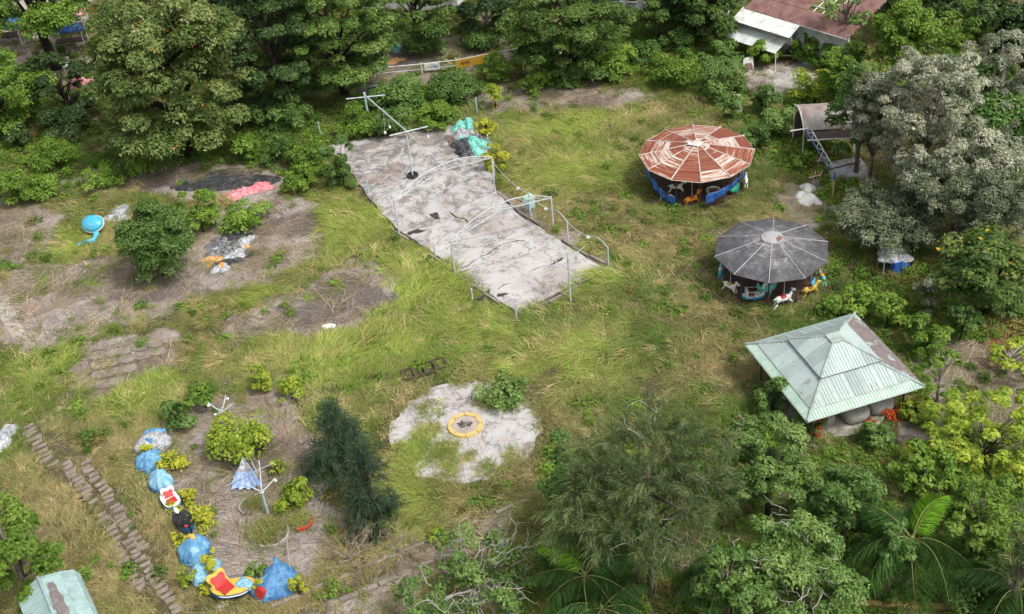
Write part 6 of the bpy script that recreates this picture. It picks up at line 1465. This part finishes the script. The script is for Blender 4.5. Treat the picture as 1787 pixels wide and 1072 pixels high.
for bb, mt, lab in [((1440, 1520, 490, 560), 'leaf_bright', 'low green bush between the grey carousel and the pavilion'), ((1510, 1590, 505, 580), 'leaf_bright', 'bush behind the back corner of the pavilion'), ((1580, 1660, 545, 625), 'leaf_bright', 'bush right of the back corner of the pavilion'),
                    ((1590, 1640, 475, 560), 'leaf_greygreen', 'grey green bush below the covered stall'), ((1650, 1710, 520, 600), 'leaf_mid', 'dark bush beside the orange leaf litter'), ((1570, 1625, 690, 740), 'leaf_lime', 'yellow green shrub at the right corner of the pavilion'),
                    ((1495, 1560, 735, 790), 'leaf_mid', 'bush in front of the grey tubs'), ((1370, 1440, 690, 760), 'leaf_soft', 'shrub climbing over the front left eave of the pavilion'), ((1560, 1650, 770, 830), 'leaf_lime', 'light green shrub above the large palm'),
                    ((1318, 1385, 655, 735), 'leaf_soft', 'brownish green bush in the shade under the left eave'), ((1420, 1475, 520, 548), 'leaf_bright', 'small weed patch right of the grey carousel')]:
    Bs(lab, bb, mt, group='bushes round the pavilion')
for bb, mt, lab in [((40, 130, 245, 300), 'leaf_bright', 'bright bush at the left under the big pale tree'), ((-10, 60, 290, 360), 'leaf_bright', 'low bright bush at the left edge'), ((140, 220, 290, 335), 'leaf_bright', 'bright bush left of the trunk of the big pale tree'),
                    ((205, 290, 262, 302), 'leaf_bright', 'bright bush in front of the big pale tree'), ((400, 460, 232, 285), 'leaf_bright', 'light bush at the right foot of the big pale tree'), ((450, 530, 235, 290), 'leaf_mid', 'bush between the big pale tree and the slab'),
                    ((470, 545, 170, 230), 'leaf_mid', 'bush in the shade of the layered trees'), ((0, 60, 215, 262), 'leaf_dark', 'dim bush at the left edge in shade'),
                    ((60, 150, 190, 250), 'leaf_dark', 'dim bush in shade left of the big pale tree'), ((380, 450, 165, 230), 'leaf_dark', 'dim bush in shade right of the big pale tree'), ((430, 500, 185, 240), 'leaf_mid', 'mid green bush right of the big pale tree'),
                    ((470, 545, 140, 196), 'leaf_mid', 'bush in shade above the far crossbar'), ((590, 640, 105, 150), 'leaf_dark', 'dim bush left of the back railing'), ((700, 780, 55, 95), 'leaf_mid', 'bush on the dark soil behind the white board'), ((800, 870, 50, 92), 'leaf_mid', 'bush on the dark soil behind the yellow board'),
                    ((30, 110, 300, 350), 'leaf_bright', 'low bush beyond the left bare patch'), ((490, 560, 288, 335), 'leaf_bright', 'bush beyond the end of the pink strip')]:
    Bs(lab, bb, mt, group='bushes under the left trees')
for bb, mt, lab in [((270, 330, 790, 830), 'leaf_yellow', 'yellow leaves right of the dark folded cover'), ((243, 272, 775, 808), 'leaf_yellow', 'yellow leaves left of the topmost ride car'), ((286, 346, 852, 896), 'leaf_yellow', 'yellow leaves over the white car with red trim'),
                    ((318, 388, 882, 930), 'leaf_yellow', 'widest yellow shrub over the black ride car'), ((352, 392, 955, 1010), 'leaf_yellow', 'yellow shrub right of the crinkled cover'), ((290, 325, 932, 955), 'leaf_yellow', 'small yellow spray left of the crinkled cover'),
                    ((310, 345, 985, 1025), 'leaf_lime', 'olive yellow spray left of the smooth blue cover'), ((345, 385, 1012, 1040), 'leaf_yellow', 'yellow leaves at the stern of the red and yellow boat'), ((438, 462, 1005, 1040), 'leaf_yellow', 'yellow leaves between the boat and the tied cover'),
                    ((505, 535, 1005, 1045), 'leaf_yellow', 'yellow leaves right of the tied blue cover'), ((425, 470, 985, 1010), 'leaf_bright', 'green weeds above the red and yellow boat')]:
    Bs(lab, bb, mt, .95, .2, .1, group='weeds among the ride cars', cap=2600)
for bb, lab in [((1528, 1578, 700, 735), 'red leaved plant beside the right grey tub'), ((1412, 1440, 728, 765), 'red leaved plant at the front corner under the pavilion'), ((1500, 1530, 722, 742), 'small red leaves on the ground before the tubs')]:
    plant('red_plant', 'plant', lab, bb, .05, 'leaf_red', 'round', .16, .09, .5, 9, .3, .8, 'bark_dark', 260, 'red leaved plants')
for bb, lab, mt in [((560, 660, 935, 1010), 'bleached dry shrub below the conifers', 'leaf_dry'), ((1170, 1270, 935, 1010), 'pale dry shrub right of the casuarina trunk', 'leaf_dry'), ((640, 740, 925, 990), 'tangle of dry stems below the shorter conifer', 'leaf_dry'), ((1290, 1350, 125, 165), 'pale wiry shrub at the front of the broken floor', 'leaf_dry')]:
    plant('dry_shrub', 'shrub', lab, bb, .02, mt, 'needle', .55, .028, .9, 16, .36, .8, 'bark_pale', 3500, 'dry shrubs', 5, .03)

# palms: a trunk and single fronds
frond_me = {}
def frond_mesh(key, Lf, mat, seed, arch=.55, hang=.5):
    rng = np.random.default_rng(seed); n = 34; t = np.linspace(.12, 1, n); x = Lf * t * (1 - .12 * t); z = Lf * (arch * t - (arch + hang * .75) * t ** 2.1); v = []; f = []; tint = []
    def q(a, b, c, d): 
        i = len(v); v.extend([a, b, c, d]); f.append((i, i + 1, i + 2, i + 3)); tint.append(np.clip(.5 + rng.normal() * .22, 0, 1))
    for i in range(n):
        p = np.array((x[i], 0, z[i])); ll = Lf * .30 * (sin(pi * (.12 + .85 * t[i])) ** .6) + .06
        for s in (-1, 1):
            for rep in range(3):
                d = np.array((.6 + rng.normal() * .2, s * 1.0, -.45 + rng.normal() * .32)); d /= np.linalg.norm(d); w = np.array((.021, 0, .010)) * (1.05 - .4 * t[i])
                o = p + np.array((rep * Lf / n * .33, 0, 0)); mid = o + d * ll * .5; tip = o + d * ll + np.array((0, 0, -ll * .35)); q(o - w * .4, mid - w, tip, mid + w)
    me = bpy.data.meshes.new('frond'); me.from_pydata([tuple(a) for a in v], [], f); a = me.attributes.new('tint', 'FLOAT', 'FACE'); a.data.foreach_set('value', np.array(tint, np.float32)); me.materials.append(MATS[mat]); me.update()
    st = bpy.data.meshes.new('midrib'); m = MB().tube([(0, 0, 0)] + [(x[i], 0, z[i] - .005) for i in range(0, n, 4)] + [(x[-1], 0, z[-1])], .026, .006, 5); st.from_pydata(m.v, [], m.f); st.materials.append(MATS['frond_stem'])
    frond_me[key] = (me, st)
frond_mesh('a', 3.0, 'leaf_palm', 1); frond_mesh('b', 2.6, 'leaf_palm', 2, .5, .7); frond_mesh('n', 2.3, 'leaf_palm_new', 3, .75, .25)
def palm(px, py, zc, label, n, size, seed, new=1, newyaw=1.0):
    c = V(px, py, zc); rr = random.Random(seed); b = Vector((c.x, c.y, 0)); o = thing('palm_tree', label, 'palm', b, 'palms along the lower edge')
    obj('trunk', MB().tube([b - Vector((0, 0, .1)), b.lerp(c, .5) + Vector((.06, 0, 0)), c], .16 * size, .10 * size, 8), 'bark_grey', o); obj('crownshaft', MB().tube([c - Vector((0, 0, .5)), c + Vector((0, 0, .2))], .12 * size, .07 * size, 8), 'frond_stem', o)
    for i in range(n):
        k = 'n' if i < new else rr.choice('ab'); me, st = frond_me[k]; f = bpy.data.objects.new('frond', me); COL.objects.link(f); f.parent = o; f.location = c - b
        yaw = newyaw if i < new else 2 * pi * i / max(1, n) + rr.uniform(-.25, .25); f.rotation_euler = (rr.uniform(-.25, .25), rr.uniform(-.45, .35) if i >= new else -.55, yaw); f.scale = (size * rr.uniform(.85, 1.1),) * 3
        s = bpy.data.objects.new('midrib', st); COL.objects.link(s); s.parent = f
palm(1592, 942, 3.4, 'large palm with one bright new frond at the lower right', 15, 1.15, 1, 2, .75)
palm(1020, 1005, 2.6, 'palm with a bright yellow green frond left of the casuarina trunk', 12, 1.0, 2, 1, 2.5)
palm(1050, 1062, 2.2, 'dark palm at the lower edge left of the casuarina trunk', 11, 1.0, 3, 0)
palm(1268, 1000, 2.8, 'dark palm half hidden right of the casuarina trunk', 12, .95, 4, 0)
palm(1775, 1030, 2.2, 'palm in the lower right corner with a drooping frond', 11, 1.0, 5, 0)
palm(1110, 960, 2.2, 'dim palm deep behind the casuarina crown', 9, .9, 6, 0)

# ------------------------------------------------------------------ grass and ground cover
def blades(seed, n, L, spread, lean, width, hgt, seg=3, fan=.5):
    rng = np.random.default_rng(seed); v = []; f = []; t_ = []
    for i in range(n):
        bx, by = rng.normal(size=2) * spread; l = L * rng.uniform(.6, 1.25); yaw = rng.normal() * fan; ln = lean * rng.uniform(.6, 1.3); h = hgt * rng.uniform(.6, 1.2); w = width * rng.uniform(.7, 1.3)
        d = np.array((cos(yaw), sin(yaw), 0)); s = np.array((-d[1], d[0], 0)) ; i0 = len(v)
        s = s * .8 + np.array((0, 0, .5)) * rng.normal() * .4
        for k in range(seg + 1):
            u = k / seg; p = np.array((bx, by, 0)) + d * ln * l * u ** 1.6 + np.array((0, 0, h * l * (u * 1.5 - .75 * u * u * (1 + ln * .55)))); ww = w * (1 - u) ** .7
            p[2] = max(p[2], .01)
            if k == seg: v.append(p)
            else: v += [p - s * ww * .5, p + s * ww * .5]
        for k in range(seg - 1): f.append((i0 + 2 * k, i0 + 2 * k + 1, i0 + 2 * k + 3, i0 + 2 * k + 2))
        f.append((i0 + 2 * seg - 2, i0 + 2 * seg - 1, i0 + 2 * seg)); t_ += [np.clip(.5 + rng.normal() * .28, 0, 1)] * seg
    return v, f, t_
def weed(seed, n, r, h, L):
    rng = np.random.default_rng(seed); u = rng.normal(size=(n, 3)); u = unit(u); u[:, 2] = np.abs(u[:, 2]); pos = u * np.array((r, r, h)) * rng.uniform(.4, 1, (n, 1)) + np.array((0, 0, .04)); v, f = leaf_mesh(rng, pos, np.array((0, 0, .9)) + u * .4 + rng.normal(size=(n, 3)) * .35, L, L * .55, .2, u)
    return [tuple(p) for p in v], [tuple(q) for q in f], list(np.clip(.5 + rng.normal(size=n) * .26, 0, 1))
def proto_collection(name, items):
    cl = bpy.data.collections.new(name)
    for i, (v, f, t) in enumerate(items):
        me = bpy.data.meshes.new(name); me.from_pydata([tuple(p) for p in v], [], f); a = me.attributes.new('tint', 'FLOAT', 'FACE'); a.data.foreach_set('value', np.array(t, np.float32)); me.materials.append(MATS['grass']); me.update()
        cl.objects.link(bpy.data.objects.new('%s_%02d' % (name, i), me))
    return cl
def scatter(name, cl, pos, rot, scl, col, idx):
    me = bpy.data.meshes.new(name); me.from_pydata([], [], []); n = len(pos); me.vertices.add(n); me.vertices.foreach_set('co', pos.astype(np.float32).ravel())
    for nm, ty, key, d in (('rot', 'FLOAT_VECTOR', 'vector', rot), ('scl', 'FLOAT', 'value', scl), ('idx', 'INT', 'value', idx)):
        a = me.attributes.new(nm, ty, 'POINT'); a.data.foreach_set(key, np.ascontiguousarray(d.astype(np.int32 if ty == 'INT' else np.float32)).ravel())
    a = me.attributes.new('gtint', 'FLOAT_COLOR', 'POINT'); a.data.foreach_set('color', np.c_[col, np.ones(n)].astype(np.float32).ravel())
    o = bpy.data.objects.new(name, me); COL.objects.link(o); tag(o, kind='stuff')
    g = bpy.data.node_groups.new(name, 'GeometryNodeTree'); g.interface.new_socket('Geometry', in_out='INPUT', socket_type='NodeSocketGeometry'); g.interface.new_socket('Geometry', in_out='OUTPUT', socket_type='NodeSocketGeometry')
    gi = g.nodes.new('NodeGroupInput'); go = g.nodes.new('NodeGroupOutput'); ip = g.nodes.new('GeometryNodeInstanceOnPoints'); ci = g.nodes.new('GeometryNodeCollectionInfo')
    ci.inputs['Collection'].default_value = cl; ci.inputs['Separate Children'].default_value = True; ci.inputs['Reset Children'].default_value = True
    ip.inputs['Pick Instance'].default_value = True
    def na(nm, ty): 
        x = g.nodes.new('GeometryNodeInputNamedAttribute'); x.data_type = ty; x.inputs['Name'].default_value = nm; return [s for s in x.outputs if s.enabled and s.name == 'Attribute'][0]
    g.links.new(gi.outputs[0], ip.inputs['Points']); g.links.new(ci.outputs[0], ip.inputs['Instance']); g.links.new(na('idx', 'INT'), ip.inputs['Instance Index'])
    g.links.new(na('rot', 'FLOAT_VECTOR'), ip.inputs['Rotation']); g.links.new(na('scl', 'FLOAT'), ip.inputs['Scale']); g.links.new(ip.outputs[0], go.inputs[0])
    md = o.modifiers.new('scatter', 'NODES'); md.node_group = g
    return o

rng = np.random.default_rng(77)
def field(dens):
    x0, x1, y0, y1 = -52, 52, 33, 118; n = int(dens * (x1 - x0) * (y1 - y0)); x = rng.uniform(x0, x1, n); y = rng.uniform(y0, y1, n)
    r = np.stack([x, y, np.zeros(n)], 1) - CAMP; k = r @ FW; px = W0 / 2 + F * (r @ RT) / k; py = H0 / 2 - F * (r @ UP) / k
    m = (px > -70) & (px < W0 + 70) & (py > -60) & (py < H0 + 110)
    return x[m], y[m], px[m], py[m]
WEEDZ = [PW(z) for z in ([(-60, 200), (150, 250), (420, 225), (560, 175), (700, 145), (810, 125), (800, 215), (640, 245), (560, 320), (440, 300), (300, 285), (180, 335), (90, 335), (-60, 370)],
    [(640, 30), (1310, 40), (1310, 190), (1230, 180), (1120, 140), (900, 128), (760, 135)], [(1330, 180), (1420, 180), (1480, 330), (1500, 430), (1640, 470), (1830, 560), (1830, 600), (1600, 600), (1500, 548), (1440, 545), (1440, 400), (1370, 300), (1320, 260)],
    [(960, 780), (1280, 740), (1420, 760), (1560, 790), (1830, 740), (1830, 1120), (900, 1120), (960, 900)], [(1560, 600), (1640, 600), (1720, 650), (1830, 640), (1830, 760), (1600, 760)])]
_sc = np.mean(SLAB, 0)
SLABG = [np.array(q) + unit2(np.array(q) - _sc) * .35 + np.array((-.18, -.05)) for q in SLAB]
FLOORS = [PW([(708, 652), (768, 630), (776, 650), (722, 674)]), PW([(1448, 318), (1442, 285), (1498, 276), (1530, 305), (1508, 320)]), PW([(1290, 135), (1320, 118), (1385, 104), (1428, 108), (1425, 150), (1360, 175), (1310, 160)]), PW([(240, 330), (480, 300), (486, 332), (330, 348)])]
def keep_out(x, y, pad_blobs=True):
    k = inpoly(SLABG, x, y) | inpoly(PW([(32, 742), (58, 738), (155, 800), (262, 950), (325, 1085), (290, 1085), (200, 950), (140, 870), (85, 815)]), x, y) & (rng.random(len(x)) < .42) | inpoly(ZONES['bare_steps'], x, y) & (rng.random(len(x)) < .5)
    r = np.hypot(x - PADC[0], y - PADC[1]) + (fbm(x * 1.0, y * 1.0, 91) - .54) * 1.3
    inn = r < PADR - .15
    if pad_blobs:
        bl = np.zeros(len(x))
        for b in PAD_BLOBS: bl = np.maximum(bl, near_px(x, y, *b))
        inn &= ~(bl + (fbm(x * 3, y * 3, 92) - .5) * .7 > .40)
    k |= inn
    for fp in FLOORS: k |= inpoly(fp, x, y) & (rng.random(len(x)) < .93)
    for c, r in ((C1, R1 * .76), (C2, R2 * .74), (cen, hx * .85)): k |= np.hypot(x - c.x, y - c.y) < r
    k |= np.hypot(x - (V(742, 648).x), y - V(742, 648).y) < .42
    return k
def grass_colour(x, y):
    n = len(x); a = fbm(x * .16, y * .16, 3)[:, None]; b = fbm(x * .55, y * .55, 8)[:, None]
    olive = np.array((.170, .195, .060)); green = np.array((.130, .195, .036)); tan = np.array((.35, .29, .16)); lime = np.array((.275, .345, .078)); dkg = np.array((.080, .150, .028)); brown = np.array((.205, .150, .085))
    lw = np.zeros(n); tw = np.zeros(n); gw = np.zeros(n)
    for q in [(620, 390, 90, 70), (700, 500, 120, 80), (620, 610, 190, 42), (470, 530, 60, 34), (1035, 630, 85, 55), (712, 860, 46, 95), (985, 225, 110, 32), (1000, 300, 110, 44), (860, 580, 130, 36), (240, 690, 70, 34), (85, 640, 60, 40), (900, 640, 60, 30), (1040, 480, 70, 40), (130, 430, 60, 30), (560, 640, 90, 40)]: lw = np.maximum(lw, near_px(x, y, *q))
    for q in [(1000, 370, 80, 40), (1120, 430, 100, 40), (1200, 510, 90, 40), (1030, 720, 80, 44), (240, 960, 80, 90), (120, 860, 90, 110), (60, 940, 90, 120), (300, 1040, 80, 50), (520, 1050, 120, 34), (930, 830, 40, 40), (1250, 640, 80, 50), (650, 960, 120, 50), (560, 590, 110, 24), (200, 780, 90, 40), (840, 680, 130, 16), (480, 640, 90, 20), (1330, 600, 40, 30), (1380, 380, 50, 40), (950, 290, 50, 20)]: tw = np.maximum(tw, near_px(x, y, *q))
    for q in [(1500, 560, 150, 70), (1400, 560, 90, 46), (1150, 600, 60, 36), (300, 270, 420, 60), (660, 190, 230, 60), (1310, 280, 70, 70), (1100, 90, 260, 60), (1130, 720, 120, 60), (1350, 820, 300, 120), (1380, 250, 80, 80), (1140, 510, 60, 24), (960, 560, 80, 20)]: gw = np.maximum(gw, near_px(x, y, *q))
    j = rng.uniform(-.12, .12, n)
    c = olive + (green - olive) * np.clip((a - .42) * 4, 0, 1); c = c + (tan - c) * np.clip((b - .53) * 4.5, 0, .7); c = c + (brown - c) * np.clip((.40 - b) * 5, 0, .7)
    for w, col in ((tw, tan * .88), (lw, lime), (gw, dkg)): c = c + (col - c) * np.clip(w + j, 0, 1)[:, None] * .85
    c = np.where((rng.random(n) < .10)[:, None], tan * 1.1, c)
    return c * rng.uniform(.8, 1.45, n)[:, None], lw, tw, gw
def flow(x, y): return (fbm(x * .11, y * .11, 21) - .5) * 7.0 + (fbm(x * .45, y * .45, 22) - .5) * 2.6 + 2.6

long_c = proto_collection('long_grass', [blades(s, 26, 1.02, .24, .95, .046, .36, 3, .55) for s in (1, 2, 3)] + [blades(s, 22, .85, .19, .6, .042, .52, 3, .9) for s in (4, 5)] + [blades(6, 26, .72, .20, .5, .036, .65, 3, 3.0)])
short_c = proto_collection('dry_grass', [blades(11, 14, .60, .3, 1.1, .026, .12, 2, 3.0), blades(12, 16, 1.5, .35, 1.1, .036, .09, 2, .45), blades(13, 16, .35, .12, .4, .02, .7, 2, 3.0)])
weed_c = proto_collection('weeds', [weed(21, 70, .42, .42, .17), weed(22, 60, .36, .55, .15), weed(23, 46, .5, .28, .20)])

x, y, px, py = field(30.0)
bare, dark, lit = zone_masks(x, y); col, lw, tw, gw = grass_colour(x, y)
inw = np.zeros(len(x), bool)
for z in WEEDZ: inw |= inpoly(z, *wob(x, y))
p = np.clip(.35 + 1.5 * (fbm(x * .4, y * .4, 33) - .3) + .35 * lw, .12, 1); p *= np.interp(bare, [0, .3, .6, .85, 1.0], [1, .45, .12, .04, .018]); p *= np.where(dark > .4, .4, 1); p *= np.where(inw, .40, 1); p = np.where(np.hypot(x - PADC[0], y - PADC[1]) < PADR, .95, p)
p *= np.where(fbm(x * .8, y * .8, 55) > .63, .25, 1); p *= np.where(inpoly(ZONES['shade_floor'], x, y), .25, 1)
m = (rng.random(len(x)) < p) & ~keep_out(x, y)
x, y, col, lw, tw = x[m], y[m], col[m], lw[m], tw[m]; n = len(x)
hm = .12 + 1.5 * fbm(x * .7, y * .7, 44) + .22 * lw - .05 * tw
hm = hm * np.where(inpoly(PW([(-60, 700), (150, 680), (360, 1100), (-60, 1100)]), x, y), .8, 1)
rp = np.hypot(x - PADC[0], y - PADC[1]); onpad = rp < PADR - .1
idx = np.where(rng.random(n) < .25 + .6 * np.clip(lw, 0, 1) + .28 * (fbm(x * .3, y * .3, 61) > .5), rng.integers(0, 3, n), rng.integers(3, 6, n)); idx = np.where(onpad, rng.integers(3, 6, n), idx); col = np.where(onpad[:, None], col * np.array((1.0, 1.12, .85)), col)
pth = inpoly(PW([(28, 742), (62, 736), (165, 800), (270, 950), (335, 1085), (280, 1085), (190, 950), (130, 870), (80, 820)]), x, y); hm = np.where(pth, hm * .42, hm)
ringm = (rp > PADR - .3) & (rp < PADR + 1.1); idx = np.where(ringm, rng.integers(4, 6, n), idx)
hm = np.where(ringm, np.maximum(hm, 1.05), hm); sc = np.clip(hm, .4, 1.5) * rng.uniform(.7, 1.15, n); sc = np.where(onpad, np.clip(sc, .6, .95), sc)
rot = np.stack([rng.normal(size=n) * .12, rng.normal(size=n) * .12, flow(x, y) + rng.normal(size=n) * (.62 - .3 * np.clip(lw, 0, 1))], 1)
print('grass', n)
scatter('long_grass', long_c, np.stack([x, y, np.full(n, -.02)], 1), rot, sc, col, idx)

x, y, px, py = field(13.0); bare, dark, lit = zone_masks(x, y)
p = np.where(bare > .5, .50, .12) * np.where(dark > .5, .45, 1) * np.where(fbm(x * .5, y * .5, 71) > .5, 1, .35); m = (rng.random(len(x)) < p) & ~keep_out(x, y)
x, y, bare = x[m], y[m], bare[m]; n = len(x); k = rng.random((n, 1)); c = (np.array((.52, .43, .36)) * k + np.array((.13, .105, .085)) * (1 - k)); c = np.where(rng.random((n, 1)) < .20, np.array((.17, .21, .05)), c) * rng.uniform(.75, 1.25, (n, 1))
idx = rng.choice(3, n, p=[.25, .60, .15]); print('dry', n)
scatter('dry_grass', short_c, np.stack([x, y, np.full(n, .005)], 1), np.stack([np.zeros(n), np.zeros(n), flow(x, y) * 1.3 + rng.normal(size=n) * .9], 1), rng.uniform(.6, 1.3, n), c, idx)

x, y, px, py = field(5.0); bare, dark, lit = zone_masks(x, y); inw = np.zeros(len(x), bool)
for z in WEEDZ: inw |= inpoly(z, *wob(x, y))
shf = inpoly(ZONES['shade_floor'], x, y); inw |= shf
p = np.where(inw, np.where(shf, .95, .8), .035 + .16 * (fbm(x * .33, y * .33, 81) > .56)) * np.where(bare > .5, .22, 1) * np.where(fbm(x * .6, y * .6, 83) > .6, .3, 1)
m = (rng.random(len(x)) < p) & ~keep_out(x, y, False); x, y = x[m], y[m]; n = len(x)
k = np.clip(fbm(x * .3, y * .3, 85)[:, None] * 1.6 - .3 + rng.normal(size=(n, 1)) * .15, 0, 1); c = np.array((.075, .145, .026)) * (1 - k) + np.array((.18, .29, .042)) * k; c = c * np.where(inpoly(ZONES['shade_floor'], x, y), .62, 1)[:, None]  # weeds below the back trees get tree shade multiplied into their colour
c = np.where(rng.random((n, 1)) < .1, np.array((.18, .16, .05)), c) * rng.uniform(.75, 1.25, (n, 1)); print('weeds', n)
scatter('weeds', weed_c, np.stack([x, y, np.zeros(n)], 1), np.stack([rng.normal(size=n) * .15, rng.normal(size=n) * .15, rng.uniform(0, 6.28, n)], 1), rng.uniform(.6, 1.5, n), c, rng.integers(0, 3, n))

# tall tufts that grow in the planters
v, f, t = blades(31, 420, 1.15, .42, .75, .026, .62, 4, 3.2)
for k, (px_, py_, r_) in enumerate(PLANTERS):
    c = np.array(P(px_, py_, .05)); s = r_ * 1.5; vv = np.array(v) * s + c; me = bpy.data.meshes.new('grass_tuft'); me.from_pydata([tuple(q - c) for q in vv], [], f); a = me.attributes.new('tint', 'FLOAT', 'FACE'); a.data.foreach_set('value', np.array(t, np.float32)); me.materials.append(MATS['leaf_tuft'])
    o = bpy.data.objects.new('grass_tuft', me); COL.objects.link(o); o.location = c; o.rotation_euler = (0, 0, k * 1.3)
    tag(o, ['tall grass tuft growing in the pale rimmed planter', 'shorter grass tuft growing in the red rimmed planter', 'brownish grass tuft beside the foot of the second lamp post'][k], 'grass tuft', 'tufts in the planters')
